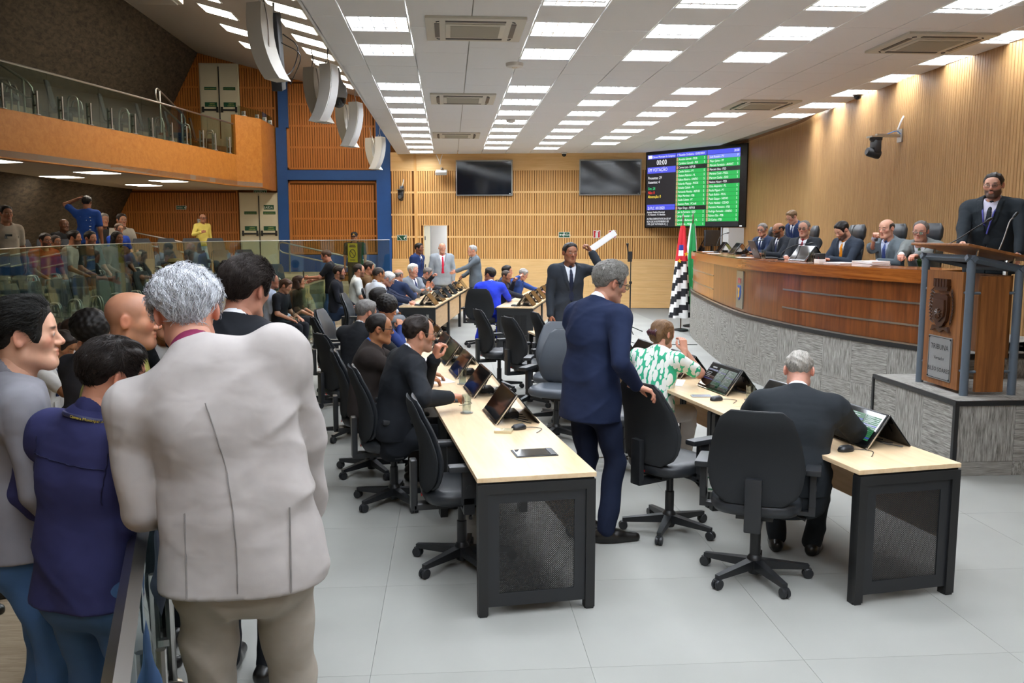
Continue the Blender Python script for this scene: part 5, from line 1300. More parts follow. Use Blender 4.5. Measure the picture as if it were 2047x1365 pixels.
def strands(v, q, count, comb, length, rs, r=.0011, segs=5, lift=.25, wave=.006, part=None, style='short'):
    """short tapering hair strips growing on a hair cap, in head space"""
    ce_ = v[q].mean(1); q = q[poly_sdf(HAIRPOLY.get(style, HAIRPOLY['short']), ce_[:, 1].astype(f4), ce_[:, 2].astype(f4)) < -.014]
    tri = v[q]; nq = np.cross(tri[:, 2]-tri[:, 0], tri[:, 3]-tri[:, 1]); ar = np.linalg.norm(nq, axis=1); nq = nq/np.maximum(ar, 1e-9)[:, None]
    pick = rs.choice(len(q), count, p=ar/ar.sum()); w2 = rs.uniform(0, 1, (count, 2)); P = tri[pick, 0]*(1-w2[:, :1])*(1-w2[:, 1:])+tri[pick, 1]*w2[:, :1]*(1-w2[:, 1:])+tri[pick, 2]*w2[:, :1]*w2[:, 1:]+tri[pick, 3]*(1-w2[:, :1])*w2[:, 1:]
    N = nq[pick]; D = comb(P)+rs.normal(0, .18, (count, 3)); D = D-N*(D*N).sum(1)[:, None]; D = D/np.maximum(np.linalg.norm(D, axis=1), 1e-6)[:, None]
    cen = np.array((0, -.012, .03)); S = np.cross(D, N); ph = rs.uniform(0, 6.28, count); Ln = length*rs.uniform(.6, 1.25, count)
    pts = []; p = P-N*.001
    for k in range(segs+1):
        t = k/segs; pts.append(p.copy()); out = p-cen; out = out/np.linalg.norm(out, axis=1)[:, None]
        Dt = D-out*(D*out).sum(1)[:, None]; Dt = Dt/np.maximum(np.linalg.norm(Dt, axis=1), 1e-6)[:, None]
        p = p+(Dt+out*lift*(1-t*1.1)[..., None] if False else Dt+out*(lift*(1-1.15*t)))*(Ln/segs)[:, None]+S*(wave*np.sin(ph+5*t)/segs)[:, None]
    vv, ff = [], []; n = count
    for k, pt in enumerate(pts):
        rr = r*(1-.75*(k/segs)); vv += [pt+S*rr, pt-S*rr, pt+N*rr*1.2]
    vv = np.concatenate(vv); base = np.arange(n)
    for k in range(segs):
        o = 3*k*n
        for a, b in ((0, 1), (1, 2), (2, 0)): ff.append(np.stack([o+a*n+base, o+b*n+base, o+3*n+b*n+base, o+3*n+a*n+base], 1))
    return vv, np.concatenate(ff)
LODS = {0: (.0075, .0042, .0040), 1: (.012, .0058, .0050), 2: (.019, .0085, .0072)}
PEOPLE = []
def at(px, py, Y):
    """world point seen in direction (px,py) of the 2047x1365 frame at depth Y"""
    cp, sp_, cy_, sy_ = math.cos(PITCH), math.sin(PITCH), math.cos(YAW), math.sin(YAW); a, b = (px-1023.5)/1742., (py-682.5)/1742.
    d = np.array((sy_*cp, cy_*cp, -sp_))+np.array((cy_, -sy_, 0))*a-np.array((sy_*sp_, cy_*sp_, cp))*b
    return np.array((0, 0, CAM_H))+d*Y/d[1]
def surf(V, p, d, L=.45):
    p = np.array(p, float); d = np.array(d, float); t = 0.
    while t < L:
        k_ = ((p+d*t-V.lo)/V.h).astype(int)
        if np.all(k_ >= 0) and np.all(k_ < V.n-1):
            dv = float(V.d[tuple(k_)])
            if dv < .0015: return p+d*t
            t += max(.002, min(dv, .02)*.6)
        else: t += .01
    return None
def person(label, hp, z0=0., face=0., lod=2, sit=False, seat=.50, lean=4., side=0., twist=0., head=(0, 0, 0), hf=.02, LH=None, RH=None, curl=(.35, .35), palm=(None, None), elb=(None, None), feet=None, bw=1., belly=0.,
           outfit='suit', top='#20242b', shirt='#e9ebf0', tie='#27304a', pants=None, shoes='#151311', skin='#c08a68', hair='short', haircol='#231c18', o=None, group=None, hem=None, smin=.93, smax=1.09, wr=.0070, glasses=None, topmat=None, fine_hair=None, legs=True, extra=None, seams=False):
    o = dict(o or {}); o.setdefault('haircol', haircol); hv_, hh_, hn_ = LODS[lod]; HW = at(*hp); s = 1.
    rs = np.random.default_rng(int(hp[0]*7+hp[1]*13+hp[2]*1000) % 2**31)
    Rh = rotm(*head)
    # spine
    st = np.array([-.20, -.10, 0, .10, .20, .31, .41, .465, .505]); C = {}; Fm = {}
    for i, t in enumerate(st):
        fr = np.clip((t+.02)/.5, 0, 1); pi = lean*(.45+.85*fr) if t > 0 else (lean*.2); Fm[i] = rotm(-twist*fr, pi, side*fr*1.2)
    for it in range(2):
        P = np.array((0, -.06, seat/s+.085)) if sit else np.array((0, 0, .95))
        C[2] = P
        for i in range(3, len(st)): C[i] = C[i-1]+(Fm[i-1][:, 2]+Fm[i][:, 2])*.5*(st[i]-st[i-1])
        for i in (1, 0): C[i] = C[i+1]-Fm[i][:, 2]*(st[i+1]-st[i])
        N0 = C[8]; up = .5*Fm[8][:, 2]+.5*Rh[:, 2]; HC = N0+up*.150+Fm[8][:, 1]*hf+Rh[:, 1]*.022
        if it == 0: s = float(np.clip((HW[2]-z0-seat)/(HC[2]-seat) if sit else (HW[2]-z0)/HC[2], smin, smax))
    fr_ = R_(face-90); hx_, hy_ = HC[0]*s, HC[1]*s
    root = empty('person', (HW[0]-(hx_*math.cos(fr_)-hy_*math.sin(fr_)), HW[1]-(hx_*math.sin(fr_)+hy_*math.cos(fr_)), z0), fr_, label, 'person', group); PEOPLE.append((label, s, tuple(round(c, 2) for c in root.location), round(float(HW[2]-z0-HC[2]*s), 3)))
    def tl(wp):
        d = np.array(wp)-np.array(root.location); return np.array((d[0]*math.cos(fr_)+d[1]*math.sin(fr_), -d[0]*math.sin(fr_)+d[1]*math.cos(fr_), d[2]))
    Wd = np.array([.182, .178, .172, .160, .152, .160, .166, .115, .075])*bw; Dp = np.array([.128, .124, .118, .110+belly, .106+belly*1.1, .118+belly*.4, .106, .075, .062])*(.5+.5*bw)
    ch = 6; Fc = Fm[ch]; Cs = C[ch]+Fc[:, 2]*.035
    SJ = {1: Cs+Fc[:, 0]*.184*bw-Fc[:, 1]*.005, -1: Cs-Fc[:, 0]*.184*bw-Fc[:, 1]*.005}
    def tgt(hd, sg):
        if hd is None: return np.array((sg*.245*bw, .03 if not sit else .18, .80 if not sit else .66)) if not sit else P+np.array((sg*.16, .30, .06))
        if hd[0] == 'w': return tl(at(*hd[1:]))/s
        return np.array(hd, float)/s
    EL, WR = {}, {}
    for sg, hd, eh in ((-1, LH, elb[0]), (1, RH, elb[1])):
        T = tgt(hd, sg); hint = np.array(eh, float) if eh is not None else np.array((sg*.5, -.6, -.5)); EL[sg], WR[sg] = ik(SJ[sg], T, .285, .255, hint)
    HJ = {sg: C[2]+np.array((sg*.088*bw, 0, -.035)) for sg in (-1, 1)}; KN, AN, TO = {}, {}, {}
    for i, sg in enumerate((-1, 1)):
        if feet is not None: fx, fy, fz, fa = feet[i]; A = np.array((fx, fy, fz))/s+np.array((0, 0, .075)); fa = R_(fa)
        elif sit: A = np.array((sg*.11, P[1]+.40, .075)); fa = R_(-sg*8)
        else: A = np.array((sg*.10, 0., .075)); fa = R_(-sg*10)
        KN[sg], AN[sg] = ik(HJ[sg], A, .43, .43, (sg*.12, 1, .2 if sit else 0)); TO[sg] = np.array((-math.sin(fa), math.cos(fa), 0.))
    allp = np.array(list(C.values())+list(EL.values())+list(WR.values())+list(SJ.values()))
    lo, hi = allp.min(0)-.22, allp.max(0)+.20
    # ---------------- garment torso
    def torso(V, i0, i1, gw, gd, k=.03):
        for i in range(i0, i1): V.add(station(C[i], C[i+1], Fm[i], Wd[i]+gw, Dp[i]+gd, Wd[i+1]+gw, Dp[i+1]+gd), k)
    def wrinkle(V, amp):
        X, Y, Z = V.grid(); a, b, c, d = rs.uniform(0, 6, 4)
        rd = lambda q: (1-np.abs(np.sin(q)))**2
        V.d += (amp*(np.sin(22*X+12*Z+a+1.5*np.sin(9*Y+b))*.45+.4*np.sin(15*Y-27*Z+c+1.3*np.sin(11*X+d))-.9*rd(15*Z+7*X+2.2*np.sin(5*Y+6*X+a)+d)*np.clip(np.sin(7*X+5*Y+3*Z+b)+.2, 0, 1)-.7*rd(13*X-9*Z+2*np.sin(8*Y+c)+b)*np.clip(np.sin(8*Z-6*Y+a)+.1, 0, 1))).astype(f4)
    def frame_uvh(V):
        X, Y, Z = V.grid(); px, py, pz = X-Cs[0], Y-Cs[1], Z-Cs[2]
        return [px*Fc[0, i]+py*Fc[1, i]+pz*Fc[2, i] for i in range(3)]
    def neck_cut(V, r=.060, dz=0.):
        V.add(limb(N0-Fm[8][:, 2]*(.012-dz), HC-Rh[:, 2]*.08, r, r+.02), .01, 's')
    suit = outfit == 'suit'; short = outfit in ('tee', 'polo', 'blouse')
    i0 = 0 if not sit else 1
    def sleeve(V, g, sg):
        if short:
            m = SJ[sg]+(EL[sg]-SJ[sg])*.72; V.add(limb(SJ[sg], SJ[sg]+(m-SJ[sg])*.3, .060*bw+g, .060*bw+g), .05); V.add(limb(SJ[sg], m, .060*bw+g, .058*bw+g), .010)
        else:
            aw = .4+.6*bw; V.add(limb(SJ[sg], SJ[sg]+(EL[sg]-SJ[sg])*.22, .058*aw+g, .057*aw+g), .05); V.add(limb(SJ[sg], EL[sg], .058*aw+g, .050*aw+g), .004); w_ = WR[sg] if not suit else EL[sg]+(WR[sg]-EL[sg])*.94
            V.add(limb(EL[sg], w_, .050*aw+g, .038+g), .006)
    V = Vol(lo, hi, hv_); gw = .012 if suit else .004
    if hem is None: hem_z = (.76 if suit else .84) if not sit else (P[2]-.055)
    else: hem_z = hem/s
    if not sit and suit: Wd[0] += .012*1; Dp[0] += .012
    torso(V, i0, 7, gw, gw)
    V.add(limb(SJ[-1], SJ[1], .050+gw, .050+gw), .06); V.add(limb(C[7], N0, .070, .066), .05)
    for sg in (-1, 1): sleeve(V, gw*.5, sg)
    wrinkle(V, wr)
    if suit:
        u, vv, hh = frame_uvh(V); bt = -.27; hw = .070*np.clip((hh-bt)/.33, -.2, 1.4)
        lap = np.clip((.050*np.clip((hh-bt)/.15, 0, 1)-(np.abs(u)-hw))/.006, 0, 1)*(vv > .02)*(hh < .075)*(hh > bt); V.d -= (lap*(.007 if lod == 0 else .011)).astype(f4)
        cut = np.maximum(np.abs(u)-np.maximum(hw, .0), -(vv-.015)); cut = np.maximum(cut, bt-hh); V.d = np.maximum(V.d, -cut).astype(f4)
        slit = np.maximum(np.maximum(np.abs(u)-.0035, -(vv-.03)), hh-bt-.01); V.d = np.maximum(V.d, np.minimum(-slit, .004) if False else -slit).astype(f4) if lod < 2 else V.d
        V.add(limb(N0-Fm[8][:, 2]*.03-Fm[8][:, 1]*.012, N0+Fm[8][:, 2]*.012-Fm[8][:, 1]*.008, .078, .070), .012)
        u2 = None; neck_cut(V, .060, .0)
        cut = np.maximum(np.abs(u)-.070, -(vv-.01)); cut = np.maximum(cut, .045-hh); V.d = np.maximum(V.d, -cut).astype(f4)
    else: neck_cut(V, .060 if outfit != 'tee' else .064)
    Z = V.ax[2][None, None, :]; hz = hem_z+.0*Z
    V.d = np.maximum(V.d, (hz-Z)).astype(f4)
    v, q = V.mesh(); nm = 'jacket' if suit else {'tee': 't_shirt', 'polo': 'polo_shirt', 'blouse': 'blouse'}.get(outfit, 'shirt')
    fast_mesh(nm, v*s, q, topmat or cloth(top), root)
    VJ = V
    if lod == 0 and seams:
        Vj = V
        def seam(nm_, plist, d, r=.0020):
            pt = [surf(Vj, p_-np.array(d)*.30, d, .29) for p_ in plist]; pt = [Vector((p_-np.array(d)*.0055)*s) for p_ in pt if p_ is not None]
            if len(pt) > 2: MB().tube(pt, r, 5).build(nm_, cloth(tuple(c_*.5 for c_ in lin(top))), root, 60)
        bk = [C[i]+(C[i+1]-C[i])*t_ for i in range(0, 6) for t_ in (0, .17, .33, .5, .67, .83)]; bk = [p_ for p_ in bk if p_[2] > hem_z+.012]
        if suit:
            seam('back_seam', [np.array((bk[0][0], bk[0][1], hem_z+.006))]+bk, Fm[3][:, 1])
            for sg in (-1, 1):
                base = np.array((C[1][0], C[1][1], hem_z)); seam('vent', [base+Fm[1][:, 0]*sg*.118*bw+np.array((0, 0, z_)) for z_ in np.linspace(.006, .23, 14)], Fm[1][:, 1], .0026)
        else:
            seam('yoke_seam', [C[6]+Fc[:, 0]*u_s*bw-Fc[:, 2]*.035 for u_s in np.linspace(-.15, .15, 31)], Fc[:, 1])
            for sg in (-1, 1): seam('armhole_seam', [C[6]+Fc[:, 0]*sg*(.150)*bw+Fc[:, 2]*h_ for k_, h_ in enumerate(np.linspace(.02, -.15, 14))], Fc[:, 1])
    # ---------------- shirt, collar, tie
    if suit:
        V = Vol(C[3]-.22, np.maximum(N0, Cs)+.16, .0055 if lod == 0 else max(hv_*.75, .008)); torso(V, 3, 7, -.004, -.004); V.add(limb(SJ[-1]*.75+SJ[1]*.25, SJ[1]*.75+SJ[-1]*.25, .045, .045), .05)
        V.add(limb(N0-Fm[8][:, 2]*.05, N0+Fm[8][:, 2]*.028, .072, .0665), .015); neck_cut(V, .0585, .0)
        u, vv, hh = frame_uvh(V); notch = np.maximum(np.abs(u)-.022*np.clip((hh-.045)/.05, 0, 1.5), -(vv-.02)); notch = np.maximum(notch, .045-hh); V.d = np.maximum(V.d, -notch).astype(f4)
        v, q = V.mesh(); fast_mesh('dress_shirt', v*s, q, cloth(shirt, weave=.05), root)
        for sg in (-1, 1):
            a = EL[sg]+(WR[sg]-EL[sg])*.86; b_ = EL[sg]+(WR[sg]-EL[sg])*.985; Vc = Vol(np.minimum(a, b_)-.06, np.maximum(a, b_)+.06, max(hn_, .005)); Vc.add(limb(a, b_, .036, .034), 0)
            v, q = Vc.mesh(); fast_mesh('shirt_cuff', v*s, q, cloth(shirt, weave=.05), root)
        if tie:
            ht = max(hv_*.6, .0065); Vs = V
            def front(i): q_ = surf(Vs, C[i]+Fm[i][:, 1]*.30, -Fm[i][:, 1], .25); return (q_ if q_ is not None else C[i]+Fm[i][:, 1]*Dp[i])+Fm[i][:, 1]*.006
            k0 = N0+Fm[8][:, 1]*.070-Fm[8][:, 2]*.022; pts = [k0, front(6), front(5), front(4), front(3)+Fm[3][:, 1]*.008]
            V = Vol(np.min(pts, 0)-.08, np.max(pts, 0)+.08, ht)
            V.add(station(k0+Fc[:, 2]*.018, k0-Fc[:, 2]*.012, Fc, .022, .014, .015, .012), .004)
            for a, b_, w1, w2 in ((0, 1, .015, .021), (1, 2, .021, .028), (2, 3, .028, .034), (3, 4, .034, .040)): V.add(station(pts[a], pts[b_], Fm[5], w1, max(.0075, ht*.9), w2, max(.0075, ht*.9)), .004)
            v, q = V.mesh(); fast_mesh('tie', v*s, q, cloth(tie, rough=.6), root)
    elif outfit in ('shirt', 'polo'):
        V = Vol(N0-.15, N0+.13, max(hv_*.7, .006)); V.add(limb(N0-Fm[8][:, 2]*.03, N0+Fm[8][:, 2]*.022, .082, .072), .0); neck_cut(V, .060)
        u, vv, hh = frame_uvh(V); nt = np.maximum(np.abs(u)-.030*np.clip((hh-.02)/.06, 0, 1.5), -(vv-.03)); V.d = np.maximum(V.d, -nt).astype(f4)
        v, q = V.mesh()
        if len(q): fast_mesh('collar', v*s, q, topmat or cloth(top), root)
    # ---------------- trousers and shoes
    if legs:
        pts = np.array(list(HJ.values())+list(KN.values())+list(AN.values())); V = Vol(pts.min(0)-.20, pts.max(0)+.20, hv_*1.15)
        for i in range(0, 3):
            if sit and i == 0: continue
            if i+1 <= 3 and (sit or i > 0): V.add(station(C[i], C[i+1], Fm[i], Wd[i]*.93, Dp[i]*.93, Wd[i+1]*.93, Dp[i+1]*.93), .03)
        for sg in (-1, 1):
            V.add(limb(HJ[sg], KN[sg], .090*(.3+.7*bw), .067), .04); V.add(limb(KN[sg], AN[sg]+np.array((0, 0, .0)), .066, .056), .02)
        wrinkle(V, wr*1.1); Zp = V.ax[2][None, None, :]
        V.d = np.maximum(V.d, .035-Zp+0*V.d).astype(f4); V.d = np.maximum(V.d, Zp-(C[3][2]+.02)+0*V.d).astype(f4)
        v, q = V.mesh(); fast_mesh('trousers', v*s, q, cloth(pants or top), root)
        for sg in (-1, 1):
            a = AN[sg]; t = TO[sg]; V = Vol(a-np.array((.30, .30, .12)), a+np.array((.30, .30, .10)), max(.007, hv_*.8)); b0 = np.array((a[0], a[1], a[2]-.075))
            V.add(limb(b0-t*.045+np.array((0, 0, .038)), b0+t*.06+np.array((0, 0, .036)), .040, .042), 0); V.add(limb(b0+t*.06+np.array((0, 0, .034)), b0+t*.185+np.array((0, 0, .024)), .044, .030), .03); V.add(limb(a, b0+np.array((0, 0, .03)), .045, .04), .03)
            V.d = np.maximum(V.d, (b0[2]+.001-V.ax[2][None, None, :])+0*V.d).astype(f4)
            v, q = V.mesh(); fast_mesh('shoe', v*s, q, plain('shoe_'+str(shoes), shoes, rough=.3), root)
    # ---------------- body: head, neck, core, arms, hands in one mesh
    hk = {k_: o[k_] for k_ in ('wide', 'jaw', 'th', 'curly', 'nose') if k_ in o}
    hstyle = hair if hair in HAIRPOLY or hair == 'bald' else 'short'
    hv3, hq3, hr = head_geo(hh_, hstyle, seed=int(rs.integers(0, 4)) if lod < 2 else 0, **hk)
    VV = [hv3 @ Rh.T+HC]; QQ = [hq3]; CC = [head_color(hv3, skin, o)]; sk = np.array(lin(skin)); cnt = len(hv3)
    def put(v, q, c=None):
        nonlocal cnt
        VV.append(v); QQ.append(q+cnt); CC.append(np.tile(sk if c is None else c, (len(v), 1))); cnt += len(v)
    V = Vol(np.minimum(allp.min(0), KN[1])-.2, np.maximum(allp.max(0), KN[1])+.2, .024)
    for i in range(1, 7): V.add(station(C[i], C[i+1], Fm[i], Wd[i]*.78, Dp[i]*.78, Wd[i+1]*.78, Dp[i+1]*.78), .03)
    V.add(limb(SJ[-1], SJ[1], .034, .034), .03)
    for sg in (-1, 1):
        V.add(limb(SJ[sg], EL[sg], .036, .03), .02); V.add(limb(EL[sg], EL[sg]+(WR[sg]-EL[sg])*.9, .03, .024), .02)
        if legs: V.add(limb(HJ[sg], KN[sg], .055, .04), .02)
    v, q = V.mesh(); put(v, q)
    V = Vol(np.minimum(N0, HC)-.14, np.maximum(N0, HC)+.14, max(hh_*1.3, .006)); V.add(limb(C[7]+Fm[7][:, 2]*.0, N0, .060, .056), .02); V.add(limb(N0, HC-Rh[:, 2]*.055-Rh[:, 1]*.028, .056, .053), .03); v, q = V.mesh(); put(v, q)
    for i, sg in enumerate((-1, 1)):
        if short or outfit == 'rolled':
            a = SJ[sg]+(EL[sg]-SJ[sg])*.45; pp = np.array((a, EL[sg], WR[sg])); V = Vol(pp.min(0)-.09, pp.max(0)+.09, max(hv_*.7, .007)); V.add(limb(a, EL[sg], .046*(.4+.6*bw), .040*(.4+.6*bw)), .02); V.add(limb(EL[sg], WR[sg], .040*(.4+.6*bw), .027), .03); v, q = V.mesh(); put(v, q)
        fw = nrm(WR[sg]-EL[sg]); pn = palm[i]; bend = None
        if pn is not None and len(pn) == 6: fw = nrm(np.array(pn[3:])); pn = pn[:3]
        dors = np.array(pn, float) if pn is not None else (np.array((sg*1., .15, .1)) if not sit else np.array((0., 0., 1.)))
        dors = nrm(dors-fw*(dors@fw)); thumb = np.cross(dors, fw)   # right-handed frame (fw, thumb, dors)
        gv, gq = hand_geo(hn_, curl[i], -1 if sg > 0 else 1) if False else hand_geo(hn_, curl[i], 1 if sg > 0 else -1)
        B = np.stack([fw, np.cross(dors, fw), dors], 1); put(gv @ B.T+WR[sg], gq, sk*np.array((1.0, .93, .92)))
    body = fast_mesh('body', np.concatenate(VV)*s, np.concatenate(QQ), M_skin, root, np.concatenate(CC))
    # ---------------- hair
    def hd(v): return (np.asarray(v) @ Rh.T+HC)*s
    if hr is not None and len(hr[1]):
        hb = fast_mesh('hair', hd(hr[0]), hr[1], hair_mat(haircol), root)
        if fine_hair:
            vv, ff = strands(hr[0], hr[1], fine_hair.get('n', 2200), fine_hair['comb'], fine_hair.get('len', .03), rs, fine_hair.get('r', .0011), 5, fine_hair.get('lift', .25), fine_hair.get('wave', .006), style=hstyle)
            vv = vv @ Rh.T+HC; fast_mesh('hair_strands', vv*s, ff, hair_mat(fine_hair.get('col', haircol)), root, smooth=True)['kind'] = 'stuff'
    hx = {'afro': [((0, -.03, .055), (.125, .125, .115))], 'bun': [((0, -.105, .03), (.045, .04, .05)), ((0, -.07, -.02), (.07, .045, .07))], 'longhair': [((0, -.035, .03), (.088, .095, .09)), ((0, -.085, -.10), (.085, .040, .13)), ((.075, -.02, -.07), (.022, .045, .09)), ((-.075, -.02, -.07), (.022, .045, .09))], 'pony': [((0, -.125, -.01), (.028, .03, .09))], 'twist': [((0, -.085, -.005), (.07, .055, .075)), ((0, -.035, .055), (.085, .09, .075))]}.get(o.get('style'))
    if hx:
        V = Vol((-.17, -.2, -.27), (.17, .14, .21), max(hh_, .006))
        for c_, r_ in hx: V.add(eli(c_, r_), .03)
        X, Y, Z = V.grid(); fq = 110 if o['style'] == 'afro' else 60; am = .006 if o['style'] == 'afro' else .003
        V.d += (am*np.sin(fq*X+2*np.sin(40*Z))*np.sin(fq*.9*Y+1)*np.sin(fq*.8*Z+2)+(.0015*np.sin(180*X+30*Y) if o['style'] != 'afro' else 0)).astype(f4)
        V.add(eli((0, .085, -.03), (.066, .075, .095)), .012, 's'); v, q = V.mesh(); fast_mesh('hair_volume', hd(v), q, hair_mat(haircol), root)
    if glasses:
        m = MB(); gc_, rim = glasses if isinstance(glasses, tuple) else (glasses, .0016); rim = rim if lod < 2 else max(rim, .0024); dz = o.get('gdrop', 0.)
        for sg in (-1, 1):
            m.tube([(sg*.033+.0225*np.sign(math.cos(a))*abs(math.cos(a))**.7, .104-.10*abs((sg*.033+.0225*math.cos(a)))*.12, .002-dz+.0165*np.sign(math.sin(a))*abs(math.sin(a))**.7) for a in np.linspace(0, 2*math.pi, 17)], rim, 5, cap=False)
            m.tube([(sg*.0555, .099, .007-dz), (sg*.072, .085, .009-dz), (sg*.080, .02, .012-dz*.4), (sg*.081, -.012, .010), (sg*.079, -.028, -.004)], rim*1.15, 5)
        m.tube([(-.011, .105, .005-dz), (0, .107, .008-dz), (.011, .105, .005-dz)], rim, 5)
        m.v = [tuple(p) for p in hd(np.array(m.v))]; m.build('glasses', plain('glasses_'+gc_, gc_, rough=.3), root, 60)
        if lod < 2:
            ln = MB()
            for sg in (-1, 1): ln.prism([(sg*.033+.021*math.cos(a), .002-dz+.015*math.sin(a)) for a in np.linspace(0, 2*math.pi, 14)[:-1]], 0, .001, Matrix(((1, 0, 0, 0), (0, 0, -1, .1025), (0, 1, 0, 0), (0, 0, 0, 1))))
            ln.v = [tuple(p) for p in hd(np.array(ln.v))]; ln.build('lenses', M_tumbler, root)
    info = dict(root=root, s=s, VJ=VJ, C=C, Fm=Fm, Cs=Cs, Fc=Fc, N0=N0, HC=HC, Rh=Rh, WR=WR, EL=EL, SJ=SJ, Dp=Dp, Wd=Wd, hd=hd, P=P, KN=KN, AN=AN)
    if extra: extra(info)
    return info
# ================================================================== PEOPLE
def comb_back(P): return np.stack([P[:, 0]*.6, -np.ones(len(P)), -.25-1.0*np.clip(-P[:, 1]/.08, 0, 1.2)], 1)
def comb_down(P): return np.stack([P[:, 0]*2.5, -.4+0*P[:, 0], -np.ones(len(P))*(.3+np.clip((.09-P[:, 2])/.06, 0, 1.5))], 1)
def comb_fwd(P): return np.stack([P[:, 0]*1.2+.15, .6-1.8*np.clip(-P[:, 1]/.05, 0, 1), -.15-1.1*np.clip(-P[:, 1]/.06, 0, 1.2)], 1)
def strap(info, c, name='lanyard', badge=True, text=None, r0=.099):
    s, N0, Fm, C, Dp, V = (info[k] for k in ('s', 'N0', 'Fm', 'C', 'Dp', 'VJ')); R8 = Fm[8]; pts = []
    ring = lambda a, dz=0., dr=0.: N0+R8[:, 0]*(r0+dr)*math.sin(a)-R8[:, 1]*((r0+dr)*math.cos(a)-.006)-R8[:, 2]*(-.018+.030*(abs(a)/2.2)**2-dz)
    def fr(i, dx):
        q = surf(V, C[i]+Fm[i][:, 0]*dx+Fm[i][:, 1]*.30, -Fm[i][:, 1], .28); return (q if q is not None else C[i]+Fm[i][:, 1]*Dp[i])+Fm[i][:, 1]*.004
    L_, R__ = [fr(6, -.05), fr(5, -.03), fr(4, -.004)], [fr(6, .05), fr(5, .03), fr(4, .004)]
    path = L_[::-1]+[ring(a) for a in np.linspace(-2.1, 2.1, 15)]+R__
    m = MB(); m.tube([Vector(p*s) for p in path], .0075, 6); o = m.build(name, plain('strap_'+c, c, rough=.6), info['root'], 60)
    if badge: q = fr(3, 0); MB().box(tuple(q*s), (.06, .006, .09), b=0).build('badge', M_white, info['root'])
    if text:
        V_, F_ = text_geo([(text, 0, -.004, .0125, 'CENTER')]); a = np.array([ring(-x/(r0*1.0)*-1+.75, y, .0078) for x, y, z in V_]); mesh_obj('lanyard_text', [tuple(p*s) for p in a], F_, plain('lanyard_yellow', '#d8c23a', rough=.6), info['root'])
    return o
def back_print(info, rects, mat, name, d=1, i0=5):
    """flat printed patches laid on the garment: (x, z, w, h) from station i0, d=1 back, -1 front"""
    s, C, Fm, V = (info[k] for k in ('s', 'C', 'Fm', 'VJ')); F_ = Fm[i0]; v, f = [], []
    for x, z, w_, h in rects:
        q = []
        for a, b_ in ((-.5, -.5), (.5, -.5), (.5, .5), (-.5, .5)):
            p = surf(V, C[i0]+F_[:, 0]*(x+a*w_)+F_[:, 2]*(z+b_*h)-F_[:, 1]*.30*d, F_[:, 1]*d, .3)
            if p is None: break
            q.append(tuple((p-F_[:, 1]*.006*d)*s))
        if len(q) == 4: f.append(tuple(range(len(v), len(v)+4))); v += q
    if f: mesh_obj(name, v, f, mat, info['root'])['kind'] = 'stuff'
# ---- foreground group at the near barrier
def ex_beige(i):
    s = i['s']; C, Fm = i['C'], i['Fm']
p = person('man seen from behind in a pale beige suit with wavy silver hair', (374, 628, 2.80), 0, 97, lod=0, lean=9, side=-20, twist=4, head=(10, 20, -4), hf=.035, LH=(-.15, .27, 1.06), RH=(.20, .24, 1.0), elb=((-.40, -.7, -.6), (.9, -.5, -.4)), curl=(.4, .4), bw=1.13, top='#a8a29e', pants='#9b9287', shirt='#7a2a4a', tie=None, skin='#c99078', haircol='#b4b6ba', hem=.91, wr=.009, smax=1.13, seams=True,
       fine_hair=dict(comb=comb_back, n=4200, len=.050, lift=.22, wave=.03, r=.0018, col='#cfd1d6'), o=dict(th=.013))
def ex_lany(i):
    strap(i, '#23264a', text='Câmara Municipal de Campinas')
p = person('dark-haired man in a navy shirt and jeans with a lanyard, left of the steel rail', (226, 750, 2.84), 0, 66, lod=0, lean=5, side=6, twist=0, seams=True, smin=.86, head=(-24, 10, 6), LH=(-.24, .16, .92), RH=(-.02, .32, 1.10), elb=((-1, -.5, -.5), (.5, -.6, -.9)), bw=1.0, outfit='shirt', top='#2d2f56', pants='#3f5a80', skin='#c48b70', haircol='#231b17', hem=.80, wr=.0075, o=dict(beard=.55, th=.011), fine_hair=dict(comb=comb_fwd, n=4200, len=.030, lift=.3, wave=.008, r=.0011), extra=ex_lany)
p = person('young man with short black hair in a grey shirt, facing right at the left edge', (52, 672, 3.08), 0, 32, lod=0, lean=3, head=(-14, -2, 0), LH=(-.22, .20, .95), RH=(.22, .16, .9), bw=.98, outfit='shirt', top='#7b7a80', pants='#41618c', skin='#cf9f84', haircol='#15130f', hem=.88, wr=.0075, seams=True, o=dict(th=.012), fine_hair=dict(comb=comb_back, n=3600, len=.024, lift=.7, wave=.006, r=.0012))
p = person('bald heavy man in an olive yellow polo, in profile behind the lanyard man', (264, 640, 3.72), 0, 20, lod=0, lean=3, head=(-12, 2, 0), bw=1.15, belly=.04, smax=1.16, outfit='polo', top='#9a9450', pants='#3a3f4a', skin='#bd8465', hair='bald', haircol='#3a2c24', o=dict(shaved=.22, wide=1.10, jaw=1.18, beard=.25))
p = person('man seen from behind in a black suit with thick dark hair', (492, 580, 3.85), 0, 74, lod=0, lean=4, head=(-8, 6, 6), bw=1.08, top='#191b20', shirt='#eceef2', tie=None, skin='#c58d76', haircol='#2a201b', hem=.78, o=dict(th=.014), fine_hair=dict(comb=comb_back, n=4200, len=.034, lift=.35, wave=.012, r=.0012), RH=(.24, .22, .95))
p = person('man in a black suit mostly hidden between the bald man and the silver-haired one', (332, 618, 4.05), 0, -75, lod=1, lean=8, side=10, head=(10, 14, 0), top='#15171b', shirt='#e6e7ea', skin='#b9826a', haircol='#33251d', o=dict(th=.013), RH=(.16, .22, .95), LH=(-.22, .2, .9))
